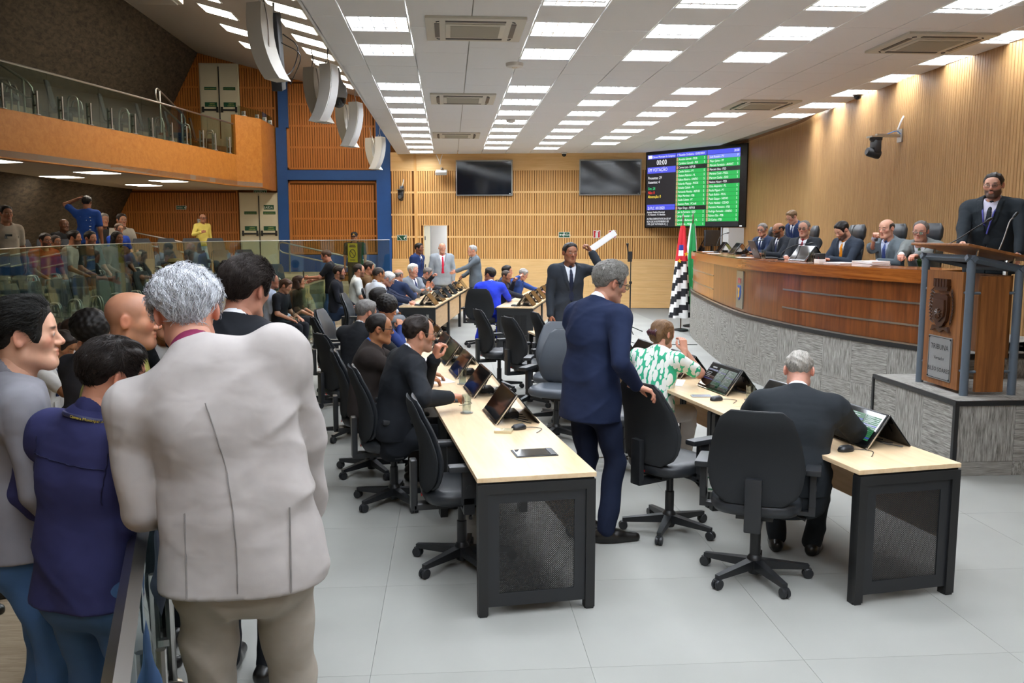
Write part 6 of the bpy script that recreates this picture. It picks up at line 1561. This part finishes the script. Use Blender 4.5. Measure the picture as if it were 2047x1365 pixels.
p = person('person in black trousers and black shoes, cut off by the left edge', (-75, 560, 4.6), 0, 20, lod=1, top='#17181c', haircol='#1c1714', feet=((-.12, .1, 0, 6), (.10, -.05, 0, -4)))
# ---- people beside the near public seating
W_ = '#e4e2dc'
def ex_strap(i): strap(i, '#23315e')
person('seated man in a white shirt with a blue neck strap, looking down at the left', (126, 690, 7.0), 0, -5, lod=1, sit=True, seat=.46, lean=16, head=(0, 34, 0), outfit='polo', top=W_, pants='#33363d', skin='#a9744f', haircol='#2a1e18', extra=ex_strap, RH=(.1, .45, .62), LH=(-.1, .45, .62))
person('seated woman in white with hair tied back, hand at her chin', (150, 664, 7.5), 0, 0, lod=1, sit=True, seat=.46, lean=10, head=(5, 6, 0), outfit='blouse', top='#eceae6', pants='#4a4a52', skin='#b47c5a', haircol='#3a281e', o=dict(style='pony'), RH=('w', 158, 690, 7.45), curl=(.3, .8), LH=(-.1, .4, .6))
person('person with a large dark afro, seen behind the bald man', (188, 655, 6.4), 0, 60, lod=1, sit=True, seat=.46, outfit='tee', top='#3b3b40', skin='#7d5138', haircol='#17120f', o=dict(style='afro'))
def ex_wrap(i):
    m = MB()
    for k in range(7): m.lathe([(.090+.004*(k % 2), -.010), (.100+.004*math.sin(k), 0), (.090, .014)], 20, c=(0, -.012, .045+k*.017))
    m.lathe([(.03, 0), (.07, .02), (.05, .05), (0, .055)], 14, c=(0, -.012, .16)); m.v = [tuple(p) for p in i['hd'](np.array(m.v))]; m.build('head_wrap', cloth('#6f6338'), i['root'], 60)
person('person wearing a tall olive woven head wrap, facing the camera', (350, 560, 8.4), 0, -75, lod=1, sit=False, outfit='tee', top='#40382c', skin='#6f4630', haircol='#1a1310', extra=ex_wrap, smin=.85)
person('person with dark curly hair and a cream top behind the black suit', (462, 553, 8.0), 0, 75, lod=1, outfit='polo', top='#d8c9a4', skin='#8a5b40', haircol='#191411', o=dict(th=.03, curly=.006), smin=.85)
# ---- seated public by the low glass barrier
g = 'people seated along the glass barriers'
person('older man in a pale blue shirt and khaki trousers seated with crossed hands', (545, 562, 14.6), 0, 5, sit=True, seat=.46, outfit='shirt', top='#b9c6dc', pants='#a89f90', skin='#b67e64', haircol='#6d655e', hair='recede', glasses='#2a2a2a', group=g)
person('woman in black with a hairband, looking down, seated beside the man in pale blue', (572, 574, 14.4), 0, -15, sit=True, seat=.46, lean=8, head=(0, 25, 0), outfit='blouse', top='#1c1d22', pants='#22242a', skin='#c08a6e', haircol='#4a3224', o=dict(style='bun'), group=g)
person('woman with long hair and a brown top, seated behind the glass panel end', (598, 566, 15.2), 0, 0, sit=True, seat=.46, lean=6, outfit='blouse', top='#5d4632', pants='#2b2d33', skin='#a87452', haircol='#3a281c', o=dict(style='longhair'), group=g)
def ex_phone(i):
    back_print(i, [(.09*math.cos(a)*r_, .05+.09*math.sin(a)*r_, .02, .02) for r_ in (1, .6, .25) for a in np.linspace(0, 6.28, 13)], plain('tee_print', '#5a5a5e'), 'round_print')
    p_ = i['WR'][-1]*i['s']; MB().box((p_[0], p_[1]+.09, p_[2]+.06), (.075, .012, .15)).build('phone', M_black, i['root'])
person('standing photographer in a black t-shirt and jeans with a round print on the back', (652, 512, 17.3), 0, 178, outfit='tee', top='#1b1c20', pants='#3e5a7c', skin='#b87f66', haircol='#4a3527', LH=(-.14, .42, 1.12), RH=(.14, .40, 1.05), lean=4, head=(0, 12, 0), extra=ex_phone)
person('bearded man with red glasses seated in dark clothes behind the low glass', (678, 545, 16.6), 0, 0, sit=True, seat=.46, outfit='shirt', top='#22242c', pants='#2d3a52', skin='#b98468', haircol='#231b16', o=dict(beard=.9), glasses='#8a2a2a', group=g)
person('man with glasses in a white patterned shirt seated behind the low glass', (718, 541, 17.4), 0, 10, sit=True, seat=.46, outfit='polo', top='#cfd3cf', pants='#3a3f46', skin='#b98468', haircol='#2a201a', hair='recede', o=dict(beard=.6), glasses='#222222', group=g)
person('dark-haired man in a brown jacket seated beside the white patterned shirt', (738, 535, 18.2), 0, 5, sit=True, seat=.46, outfit='shirt', top='#6b5238', pants='#2f2f33', skin='#b47c60', haircol='#221913', group=g)
def ex_cap(i):
    m = MB(); m.lathe([(.088, 0), (.092, .03), (.078, .065), (.04, .085), (0, .09)], 18, c=(0, -.012, .045)); m.box((0, .10, .052), (.13, .09, .008)); m.v = [tuple(p) for p in i['hd'](np.array(m.v))]; m.build('cap', cloth('#17191b'), i['root'], 50)
    e = MB(); e.lathe([(.022, 0), (.022, .004), (0, .005)], 12, Matrix.Translation((0, .078, .085)) @ Matrix.Rotation(-math.pi/2, 4, 'X')); e.v = [tuple(p) for p in i['hd'](np.array(e.v))]; e.build('cap_badge', plain('badge_yellow', '#c8a833'), i['root'])
person('security guard in dark uniform and cap behind the yellow sign', (708, 474, 21.2), .4, -92, outfit='tee', top='#27261f', pants='#2c2a22', skin='#a06c4e', haircol='#17120f', extra=ex_cap, head=(0, 10, 0), bw=1.1)
# ---- far left desks
g = 'councillors at the far left desks'
person('brown-skinned bald man in white seated behind the white-haired councillor', (757, 549, 14.9), 0, 35, sit=True, outfit='shirt', top='#cfd6e2', pants='#8a8f96', skin='#96623f', hair='crop', haircol='#2b211b', o=dict(th=.002), group=g)
person('white-haired councillor in a navy suit reading with head bowed', (777, 558, 15.25), 0, -6, sit=True, lean=16, head=(0, 30, 0), top='#1d2438', shirt='#e8d8de', tie='#5a3040', skin='#c58f78', haircol='#cfcfcf', o=dict(th=.013), glasses='#6a6a6a', LH=(-.10, .52, .80), RH=(.12, .52, .80), curl=(.4, .4), group=g)
person('grey balding councillor in navy with his back turned at the far left desks', (797, 551, 16.1), 0, 62, sit=True, lean=8, head=(-10, 6, 0), top='#23304f', skin='#b98268', hair='balding', haircol='#77736e', RH=(.15, .40, .85), LH=(-.15, .45, .82), group=g)
person('white-haired moustached councillor in a grey suit gesturing with both hands', (826, 541, 16.9), 0, -42, sit=True, lean=2, top='#737a83', tie='#2a3560', skin='#c9927a', haircol='#dcdad4', o=dict(th=.014, beard=.8, moustache_only=1, beardcol='#dedbd4'), LH=(-.02, .36, .95), RH=(-.12, .34, .92), curl=(.2, .2), palm=((0, -.5, .8, .3, .3, .9), (0, -.5, .8, .3, .3, .9)), group=g)
person('grey-haired councillor in a black suit and red tie resting his cheek on his hand', (855, 549, 17.9), 0, -10, sit=True, lean=10, head=(5, 18, 0), top='#22252b', tie='#b02035', skin='#c08a72', haircol='#6b6662', LH=('w', 866, 552, 17.7), curl=(.8, .4), RH=(.2, .5, .82), group=g)
g = 'men standing near the open doorway'
person('standing man in a navy suit with short black hair, in profile by the open doorway', (838, 497, 20.0), 0, -28, top='#22345f', tie='#2a2f55', skin='#7d5038', haircol='#14100e', hair='crop', o=dict(beard=.3), group=g)
person('standing bald man in a light grey suit with a red tie before the open doorway', (884, 496, 20.3), 0, -82, top='#99a1a8', tie='#c8203f', pants='#6d757c', skin='#c58e74', hair='balding', haircol='#c9c7c2', bw=1.12, belly=.03, RH=(.27, .06, .80), LH=(-.27, .06, .80), group=g)
person('standing grey-haired man in a dark grey suit holding out a hand to the left', (944, 501, 19.8), 0, 196, top='#5d666e', tie='#3a3f46', skin='#c58e74', haircol='#a9a7a4', hair='crop', LH=(-.05, .50, 1.12), RH=(.12, .28, 1.0), curl=(.15, .5), group=g)
# ---- far right desks
g = 'councillors at the far right desks'
person('man in a bright royal blue suit seen from behind, looking left from his chair', (979, 549, 15.45), 0, 82, sit=True, lean=6, head=(58, -6, 0), top='#2b40cf', shirt='#dfe3f5', pants='#2b40cf', skin='#a87052', haircol='#1d1613', o=dict(th=.012), LH=(-.28, .30, .66), RH=(.3, .42, .78), bw=1.08, feet=((-.26, .36, 0, 15), (.12, .35, 0, -8)), group=g)
person('stocky man in a dark suit holding a phone to his cheek', (1012, 556, 16.2), 0, -35, sit=True, lean=4, head=(0, 6, 0), top='#25262c', shirt='#3b3b42', tie=None, skin='#9c6a4c', hair='crop', haircol='#3a2f28', o=dict(beard=.3, th=.004), LH=('w', 1028, 562, 16.0), curl=(.7, .4), RH=(.1, .5, .8), bw=1.08, group=g)
person('dark-haired man mostly hidden behind the man holding the phone', (1014, 543, 17.1), 0, -15, sit=True, top='#2a3550', skin='#b98065', haircol='#15110f', group=g)
person('grey-haired man in a blue suit with one hand on his head', (1046, 553, 17.7), 0, -15, sit=True, lean=14, head=(0, 28, 0), top='#2b4380', skin='#c28b72', haircol='#8f8b86', RH=('w', 1038, 553, 17.45), curl=(.3, .6), LH=(-.1, .5, .8), group=g)
# ---- man pointing with papers
def ex_papers(i):
    w_ = Vector(i['WR'][-1]*i['s']); iv = i['root'].rotation_euler.z
    a, b_ = at(1185, 497, 10.93), at(1225, 469, 10.9); loc = np.array(i['root'].location)
    o = empty('paper_roll', tuple(a), 0, 'rolled white papers held up in the pointing man\'s raised hand', 'paper'); d = Vector(b_-a); L = d.length*1.15
    Mx = frame_mat((0, 0, 0), d, Vector((0, 0, 1)).cross(d).cross(d)*-1)
    for k in range(3): MB().bx(-.03, L, -.035+.004*k, .045, -.004+.004*k, -.001+.004*k, Mx).build('sheet', M_paper, o)
person('standing man in a dark grey suit pointing with papers in his raised arm', (1140, 506, 11.1), 0, -82, lod=1, top='#2c3139', tie='#1d2338', shirt='#dfe4ee', skin='#8a5b43', haircol='#17120f', hair='crop', LH=('w', 1182, 503, 10.95), elb=((-.4, -.3, -1), None), curl=(.8, .4), RH=(.27, .10, .80), head=(4, 0, 0), o=dict(wide=1.04), extra=ex_papers)
# ---- left desk row
g = 'councillors at the left desk row'
person('bespectacled councillor in a black suit with one hand at his mouth', (838, 668, 6.2), 0, 14, lod=0, sit=True, lean=14, twist=-4, head=(6, 4, 0), top='#1c1f24', tie='#b37f86', shirt='#eceef4', skin='#c08a70', hair='recede', haircol='#2a211d', o=dict(beard=.45, beardcol='#55504b', th=.010), glasses='#6b5a48', RH=('w', 899, 793, 5.95), LH=('w', 868, 715, 6.35), elb=((-.6, .2, -1), (.8, -.3, -.4)), curl=(.75, .45), palm=((.2, -.6, .3, .15, .3, 1.), None), group=g, bw=1.04,
       fine_hair=dict(comb=comb_back, n=1800, len=.022, lift=.1, wave=.004, r=.0009))
person('councillor with black glasses, blue shirt and dark brown suit', (759, 658, 6.95), 0, 2, lod=1, sit=True, lean=10, head=(2, 2, 0), top='#2e2826', shirt='#4164b0', tie='#8a2f3c', skin='#a06d4b', hair='recede', haircol='#1c1613', glasses=('#131313', .0026), RH=('w', 868, 760, 7.0), LH=('w', 862, 745, 7.25), group=g)
person('grey-haired councillor in a black suit turned away at the left desks', (732, 626, 8.35), 0, 58, lod=1, sit=True, lean=10, head=(-22, 10, 0), top='#202226', skin='#c18b72', haircol='#6f6c69', o=dict(th=.012), group=g, RH=(.2, .45, .8), LH=(-.2, .45, .8))
person('person with a curly black afro using a phone at the left desks', (775, 618, 9.3), 0, 25, lod=1, sit=True, lean=12, head=(0, 20, 0), top='#26366a', outfit='shirt', skin='#b07a58', haircol='#15110f', o=dict(style='afro'), RH=('w', 800, 655, 9.2), LH=('w', 805, 650, 9.4), group=g)
person('person with dark hair hidden behind the afro at the left desks', (758, 598, 10.4), 0, 30, lod=2, sit=True, lean=10, top='#22252c', skin='#b07a58', haircol='#181311', o=dict(th=.022), group=g)
# ---- middle desk row
person('standing councillor in a navy suit with grey curly hair, hand on a chair', (1220, 566, 5.5), 0, 34, lod=0, lean=8, twist=0, head=(-16, 14, 4), hf=.03, top='#1b2540', pants='#161e33', shirt='#e8eaf2', tie=None, skin='#c48f77', haircol='#83807b', o=dict(th=.014, curly=.003, beard=.15), glasses=('#1c1c20', .0022), RH=('w', 1274, 772, 5.30), elb=(None, (.4, -.8, -.2)), palm=(None, (-.2, 0, 1, .6, .5, -.25)), LH=(-.2, .2, .85), curl=(.4, .5), hem=.80, wr=.0075, bw=1.05,
       feet=((-.10, -.02, 0, 10), (.12, .04, 0, -30)), fine_hair=dict(comb=comb_back, n=3600, len=.022, lift=.5, wave=.02, r=.0012, col='#94918c'))
M_leaf, N_, L_, b_ = new_mat('leaf_print')
tc = nd(N_, 'ShaderNodeTexCoord'); acc = None
for k, (ang, sc_, off) in enumerate(((.5, (11, 11, 26), 0.), (-.6, (12, 12, 28), 3.1), (1.3, (12, 12, 24), 7.7))):
    mp = nd(N_, 'ShaderNodeMapping'); mp.inputs['Rotation'].default_value = (ang*.7, ang, ang*.4); mp.inputs['Scale'].default_value = (sc_[2], sc_[0], sc_[1]); mp.inputs['Location'].default_value = (off, off, off); L_.new(tc.outputs['Object'], mp.inputs[0])
    vo = nd(N_, 'ShaderNodeTexVoronoi'); vo.inputs['Scale'].default_value = 1.; vo.inputs['Randomness'].default_value = .85; L_.new(mp.outputs[0], vo.inputs['Vector'])
    lt = nd(N_, 'ShaderNodeMath', operation='LESS_THAN'); lt.inputs[1].default_value = .43; L_.new(vo.outputs['Distance'], lt.inputs[0])
    if acc is None: acc = lt.outputs[0]
    else:
        mx = nd(N_, 'ShaderNodeMath', operation='MAXIMUM'); L_.new(acc, mx.inputs[0]); L_.new(lt.outputs[0], mx.inputs[1]); acc = mx.outputs[0]
mxc = nd(N_, 'ShaderNodeMix', data_type='RGBA'); mxc.inputs[6].default_value = (*lin('#2aa87e'), 1); mxc.inputs[7].default_value = (*lin('#e9ede6'), 1); L_.new(acc, mxc.inputs[0]); L_.new(mxc.outputs[2], b_.inputs['Base Color']); b_.inputs['Roughness'].default_value = .75
def ex_clip(i):
    m = MB()
    for k in range(7): m.tube([(-.045+.015*k, -.125, .035+.006*(k % 2)), (-.045+.015*k, -.148, .012), (-.045+.015*k, -.13, -.02+.006*(k % 2))], [.006, .008, .005], 6)
    m.v = [tuple(p) for p in i['hd'](np.array(m.v))]; m.build('hair_clip', plain('tortoise', '#4a2730', rough=.15), i['root'], 60)
    g_ = MB(); g_.lathe([(.03, 0), (.034, .10), (.032, .10), (.028, .006)], 14); p_ = i['WR'][1]*i['s']; g_.v = [(x+p_[0]-.02, y+p_[1]+.05, z+p_[2]+.02) for x, y, z in g_.v]
person('woman in a green leaf-print blouse with her hair clipped up', (1326, 668, 6.95), 0, 48, lod=0, sit=True, seat=.47, lean=10, head=(-18, 6, 0), outfit='blouse', topmat=M_leaf, pants='#cfc8c2', skin='#c9947c', haircol='#6e5136', hair='long', o=dict(style='twist', th=.010), RH=('w', 1368, 700, 6.85), elb=((-.5, -.5, -.5), (.35, .3, -1)), LH=(-.1, .45, .80), curl=(.3, .6), palm=(None, (.5, -.3, .2, -.3, .2, 1)), bw=1.04, belly=.02, shoes='#b08a70', extra=ex_clip)
person('man in a charcoal suit seen from behind at the right desk end', (1597, 742, 4.95), 0, 64, lod=0, sit=True, seat=.47, lean=16, head=(4, 20, 0), top='#24282c', shirt='#e6e8ee', tie=None, skin='#cb9682', hair='crop', haircol='#99948c', o=dict(th=.005), RH=(.16, .40, .80), LH=(-.16, .42, .80), elb=((-.9, -.4, -.4), (1, -.5, -.3)), bw=1.14, wr=.0075, glasses='#26262a', fine_hair=dict(comb=comb_down, n=1500, len=.012, lift=.2, wave=.002, r=.0008))
# ---- dais
g = 'board members on the dais'
kw = dict(z0=DFZ, lod=1, sit=True, seat=.50, group=g)
person('board member in a navy suit and dark glasses at the far end of the dais', (1524, 466, 14.9), face=208, lean=4, head=(14, 4, 0), top='#27324a', tie='#1f2b52', skin='#bf8a70', haircol='#77736f', glasses=('#2a1c1c', .0022), LH=(-.08, .34, .80), RH=(.10, .34, .80), **kw)
person('balding bearded board member in profile, turned to his neighbour on the dais', (1556, 467, 13.7), face=195, lean=6, head=(-6, 8, 0), top='#2c3037', skin='#a06f52', hair='balding', haircol='#1d1714', o=dict(beard=.9), glasses=('#1a1a1a', .0022), LH=(-.08, .34, .80), RH=(.10, .34, .80), **kw)
person('young blond man in a navy suit and glasses standing behind the dais, looking down', (1583, 434, 13.9), DFZ, 200, lod=1, lean=12, head=(0, 26, 0), top='#2b3a5e', tie='#22305c', skin='#d1a38c', haircol='#7a6248', glasses='#2a2a2a', smin=.85)
person('grey-haired board member with glasses and a dark red tie, looking at the camera', (1607, 465, 11.9), face=222, lean=4, head=(6, 2, 0), top='#34383d', tie='#8f1f30', skin='#c39079', hair='recede', haircol='#6d6964', glasses=('#2a2422', .0022), LH=(-.08, .34, .80), RH=(.10, .32, .80), **kw)
person('dark-bearded board member with an orange tie, reading with head bowed', (1683, 468, 10.75), face=200, lean=8, head=(-4, 30, 0), top='#323a46', tie='#e08a1e', skin='#cf9f86', haircol='#1b1614', o=dict(beard=.85, th=.008), LH=(-.08, .34, .80), RH=(.10, .34, .80), **kw)
person('bald board member in a grey suit holding a fist to his mouth', (1772, 463, 9.95), face=205, lean=8, head=(0, 8, 0), top='#626c72', tie='#3a4a80', shirt='#b9c3dc', skin='#cc9a82', hair='balding', haircol='#3f3733', o=dict(wide=1.05), RH=('w', 1749, 474, 9.75), elb=(None, (.4, .2, -1)), curl=(.4, .95), LH=(-.12, .34, .80), **kw)
person('leaning board member in a grey suit with low glasses and a green tie', (1840, 466, 9.45), face=222, lean=20, head=(6, 8, -4), top='#6f7473', tie='#39502a', skin='#c08d79', hair='recede', haircol='#5d5753', glasses=('#2a2222', .0022), o=dict(gdrop=.008, wide=1.05), RH=('w', 1800, 512, 9.2), LH=('w', 1822, 514, 9.05), curl=(.5, .5), **kw)
def ex_sp(i): strap(i, '#3a3a8a', badge=False)
person('bearded speaker in a black suit and thin glasses standing at the lectern', (1986, 371, 7.95), DFZ, 222, lod=0, lean=3, head=(4, 4, 0), top='#1f252a', tie='#20262c', shirt='#dcdcf0', skin='#cd9c86', hair='crop', haircol='#1e1815', o=dict(beard=.85, wide=1.06, jaw=1.10, th=.007), glasses='#3a3030', RH=('w', 1915, 520, 7.7), LH=('w', 2036, 516, 7.55), bw=1.22, belly=.04, curl=(.3, .3), extra=ex_sp, smin=.85)
# ---- public behind the tall glass
g = 'public behind the tall glass'
def pub(label, hp, face, sit=True, **k):
    X = at(*hp); z0 = tier_z(X[0], X[1]); k.setdefault('smin', .86); k.setdefault('smax', 1.14)
    return person(label, hp, z0, face, sit=sit, seat=.45, group=g, **k)
pub('standing man in a cream t-shirt with a black mark at the far left', (12, 428, 12.6), -40, False, outfit='tee', top='#b9ae9f', pants='#3b3f4a', skin='#a9775c', haircol='#1e1713', hair='crop', extra=lambda i: back_print(i, [(-.03, .02, .22, .035), (.02, .05, .10, .03)], M_black, 'front_print', -1))
pub('standing man seen from behind in a blue t-shirt with rows of logos', (174, 405, 16.8), 95, False, outfit='tee', top='#1d3d80', pants='#3f4a5a', skin='#8a5b42', haircol='#14100e', extra=lambda i: back_print(i, [(.045*c-.05, .06-.055*r, .032, .012) for r in range(5) for c in range(4)]+[(-.06, .09, .05, .04)], M_white, 'logo_print'), LH=(-.16, .12, 1.66), elb=((-1, 0, -.3), None), curl=(.6, .3))
pub('bearded man in a red t-shirt and glasses behind the glass', (91, 481, 14.3), -35, outfit='tee', top='#c4391f', pants='#8a94a4', skin='#b98063', haircol='#2a1f19', o=dict(beard=.9), glasses='#222222')
pub('person with glasses in a maroon top beside the red t-shirt', (111, 484, 15.2), -30, outfit='tee', top='#5a2a30', skin='#9a6a4c', haircol='#2a1f1a', glasses='#333333')
pub('man in a white t-shirt with a short beard behind the glass', (149, 476, 14.8), 0, outfit='tee', top='#d9d6d2', pants='#3d5575', skin='#b07a5a', haircol='#1c1512', o=dict(beard=.8))
pub('dark-haired man in a black t-shirt with folded hands behind the glass', (181, 477, 15.0), -25, outfit='tee', top='#1f2023', skin='#b98368', haircol='#17120f', o=dict(beard=.5))
pub('dark-skinned woman with dark hair in a brown top behind the glass', (235, 477, 15.6), -30, outfit='blouse', top='#5b4030', skin='#7d5238', haircol='#17110e', o=dict(style='longhair'))
pub('smiling man with glasses in a bright blue jersey', (238, 458, 17.4), -40, outfit='tee', top='#2747a8', skin='#c08c70', haircol='#5d4a3c', glasses='#333333')
pub('man in a grey t-shirt seated highest beside the orange wall', (243, 437, 18.6), -45, outfit='tee', top='#9a948a', skin='#a8785e', haircol='#241b16')
pub('older man in dark clothes seated in shadow behind the blue logo t-shirt', (207, 436, 18.4), -45, outfit='tee', top='#2c2a2a', skin='#a8785e', haircol='#7a746e')
pub('dark-skinned man seated in shadow against the dark wall', (128, 450, 17.6), -30, outfit='tee', top='#1e1e20', skin='#5d3d2a', hair='bald')
pub('bald man in a yellow shirt and dark glasses by the ramp handrail', (407, 466, 21.2), -45, False, outfit='shirt', top='#d8c86a', pants='#9db3c4', skin='#a9745a', hair='bald', glasses=('#161616', .004), RH=(.2, .3, 1.05))
# ================================================================== DAIS CLUTTER AND LAST DETAILS
def make_exec():
    r = empty('executive_chair', (0, 0, 0), 0, 'x', 'chair', 'high-backed chairs on the dais')
    st5 = MB().add([(-.026,.03,.115),(.026,.03,.115),(.024,.03,.06),(-.024,.03,.06),(-.015,.31,.082),(.015,.31,.082),(.014,.31,.055),(-.014,.31,.055)], [(3,2,1,0),(4,5,6,7),(1,5,4,0),(2,6,5,1),(3,7,6,2),(0,4,7,3)]).bx(-.02, .02, .28, .33, 0, .06).build('base_leg', M_blackpl, r)
    for k in range(1, 5): instance(st5, r, (0, 0, 0), k*2*math.pi/5, name='base_leg')
    MB().lathe([(.03, .06), (.03, .30), (.05, .40)], 12).build('gas_column', M_blackpl, r, 40)
    loft([sup_ring(0, 0, z, a, b_, 20, 3) for z, a, b_ in ((.41, .2, .2), (.44, .26, .25), (.49, .26, .25), (.52, .2, .2))]).build('seat', M_leather, r, 50)
    loft([sup_ring(0, -.25-.09*t, .50+.48*t, float(np.interp(t, [0, .1, .8, 1], [.2, .26, .25, .2])), .045, 20, 2.8, .03) for t in np.linspace(0, 1, 9)]).build('backrest', M_leather, r, 60)
    loft([sup_ring(0, -.345-.02*t, 1.02+.22*t, float(np.interp(t, [0, .25, .75, 1], [.13, .165, .165, .12])), float(np.interp(t, [0, .3, .7, 1], [.03, .055, .055, .025])), 20, 2.6, .03) for t in np.linspace(0, 1, 8)]).build('headrest', M_leather, r, 60)
    for sg in (-1, 1): MB().bx(sg*.30-.035, sg*.30+.035, -.15, .14, .68, .71, b=.01).bx(sg*.30-.015, sg*.30+.015, -.05, .03, .45, .68).build('armrest', M_blackpl, r, 40)
    return r
ex = make_exec(); n_ = 0
for Y, dd_, rz, lb in ((15.6, .95, 70, 'far end board member'), (14.4, .95, 72, 'balding bearded board member'), (12.75, .98, 80, 'board member with the dark red tie'), (11.85, 1.20, 75, None), (11.15, .98, 85, 'board member with the orange tie'), (10.3, .98, 92, 'bald board member'), (9.75, 1.0, 100, 'leaning board member')):
    c, t = on_curve(Y, dd_); o = ex if n_ == 0 else copy_tree(ex); n_ += 1
    o.location = (float(c[0]), float(c[1]), DFZ); o.rotation_euler = (0, 0, R_(rz)); o['label'] = ('black leather high-backed chair behind the %s' % lb) if lb else 'empty black leather chair with headrest between two board members'
def dais_item(Y, d): c, t = on_curve(Y, d); return float(c[0]), float(c[1]), math.atan2(t[1], t[0])
for Y, lb in ((16.2, 'farthest'), (14.7, 'second'), (10.95, 'nearest')):
    x, y, a = dais_item(Y, .42); o = copy_tree(mon, (x, y, DTZ+.001), a+math.pi/2, 'black tent-shaped monitor on the dais bench, the %s one' % lb, 'monitors on the dais'); 
x, y, a = dais_item(12.2, .30); o = empty('laptop', (x, y, DTZ+.001), a+math.pi/2, 'open black laptop seen from behind on the dais bench', 'laptop')
MB().bx(.02, .26, -.18, .18, 0, .018, b=.004).build('keyboard_base', M_blackpl, o, 40); Ml = frame_mat((.02, -.18, .012), (0, 1, 0), (-.10, 0, .24)); MB().bx(0, .36, 0, .26, -.010, 0, Ml).build('lid', M_blackpl, o); MB().bx(.165, .195, .115, .145, -.0115, -.0102, frame_mat((.02, -.18, .012), (0, 1, 0), (-.10, 0, .24))).build('lid_badge', M_steel, o)
def neck_mic(x, y, z, rz, lb, reach=.30, h=.30):
    o = empty('gooseneck_microphone', (x, y, z), rz, lb, 'microphone', 'dais microphones'); pts = catmull([(0, 0, .02), (0, .02, h*.5), (0, reach*.5, h*.9), (0, reach, h)], 5)
    MB().lathe([(.045, 0), (.045, .02), (.012, .03)], 12).build('base', M_black, o, 40); MB().tube([tuple(p) for p in pts], .005, 6).build('stem', M_black, o, 60); MB().tube([tuple(pts[-1]), tuple(pts[-1]+np.array((0, .03, .004))), tuple(pts[-1]+np.array((0, .06, .006)))], [.008, .013, .006], 8).build('capsule', M_black, o, 60)
x, y, a = dais_item(15.6, .30); neck_mic(x, y, DTZ, R_(-70), 'gooseneck microphone in front of the far board member', .22, .36)
x, y, a = dais_item(11.35, .35); neck_mic(x, y, DTZ, R_(-110), 'gooseneck microphone bent before the bearded man with the orange tie', .34, .22)
x, y, a = dais_item(13.1, .35); neck_mic(x, y, DTZ, R_(-80), 'gooseneck microphone in front of the balding bearded board member', .28, .25)
for Y, d, n, th, wd, lb in ((9.25, .30, 9, .006, .24, 'thick stack of case files beside the lectern on the dais'), (9.65, .28, 4, .006, .23, 'lower stack of documents on the dais bench'), (12.75, .25, 2, .001, .21, 'white sheets propped by the laptop on the dais'), (16.7, .3, 2, .002, .21, 'papers at the far end of the dais bench'), (15.3, .22, 1, .001, .21, 'single white sheet beside the second dais monitor')):
    x, y, a = dais_item(Y, d); paper(x, y, DTZ+.001, math.degrees(a)+90, wd, .31, lb, n, th)
x, y, a = dais_item(10.05, .22); o = empty('stamp_box', (x, y, DTZ+.001), a, 'small black stamp on a white holder at the dais edge', 'stamp'); MB().bx(-.06, .06, -.04, .04, 0, .05, b=.004).build('holder', M_white, o, 40); MB().bx(-.055, .055, -.035, .035, .05, .12, b=.006).build('stamp_body', M_black, o, 40); MB().bx(.02, .03, -.037, -.035, .06, .07).build('red_mark', M_red, o)
x, y, a = dais_item(10.25, .2); tumbler(x, y, DTZ+.001, 'tall tumbler at the dais edge by the stamp', coaster=False)
x, y, a = dais_item(12.0, .34); tumbler(x, y, DTZ+.001, 'water tumbler behind the laptop on the dais', water=.05, coaster=False)
x, y, a = dais_item(17.1, .38); o = empty('upright_monitor', (x, y, DTZ+.001), a+math.pi/2-.6, 'dark upright monitor seen from behind at the far end of the dais', 'monitor'); MB().bx(-.02, .02, -.25, .25, .10, .42, b=.006).build('casing', M_blackpl, o, 40); MB().bx(-.01, .03, -.03, .03, .01, .14).build('stand', M_black, o); MB().bx(-.08, .08, -.12, .12, 0, .012).build('foot', M_black, o)
x, y, a = dais_item(17.25, .15); o = empty('tilted_tablet', (x, y, DTZ+.001), a+math.pi/2-.3, 'tilted dark tablet on a stand at the far dais corner', 'tablet'); MB().box((0, 0, .16), (.02, .30, .30), Matrix.Rotation(.5, 4, 'Y'), b=.004).build('panel', M_gloss, o); MB().bx(-.02, .10, -.03, .03, 0, .08).build('stand', M_black, o)
# yellow prohibition notice on the tall glass
q = at(705, 505, 19.72); o = empty('prohibition_notice', tuple(q), R_(-40), 'yellow prohibition notice stuck on the tall glass before the guard', 'sign')
MB().bx(-.15, .15, -.002, .002, -.21, .21).build('sheet', plain('notice_yellow', '#d6c62a', rough=.6), o)
ring = MB().tube([(.09*math.cos(t), -.004, .09*math.sin(t)-.02) for t in np.linspace(0, 2*math.pi, 25)], .009, 5, cap=False).tube([(-.06, -.004, .04), (.06, -.004, -.08)], .008, 5).build('symbol', M_black, o)
MB().bx(-.10, .10, -.004, -.002, .12, .14).bx(-.09, .09, -.004, -.002, .155, .175).bx(-.08, .08, -.004, -.002, -.17, -.155).build('print', M_black, o)
# grey service pillar behind the far dais end
struct(MB().bx(6.15, 6.5, 19.0, 19.4, 0, 2.1).build('trim_7', plain('pillar_grey', '#b9bab8', rough=.7)))
o = empty('guard_rail', (5.12, 7.72, .85), 0, 'polished steel rail post at the right edge behind the lectern', 'handrail'); MB().tube([(0, 0, .02), (0, 0, .80), (.03, .03, .88), (.6, .5, .90)], .022, 10).build('rail', M_steel, o, 50); MB().lathe([(.05, 0), (.05, .012), (.03, .02)], 14).build('flange', M_steel, o, 40)
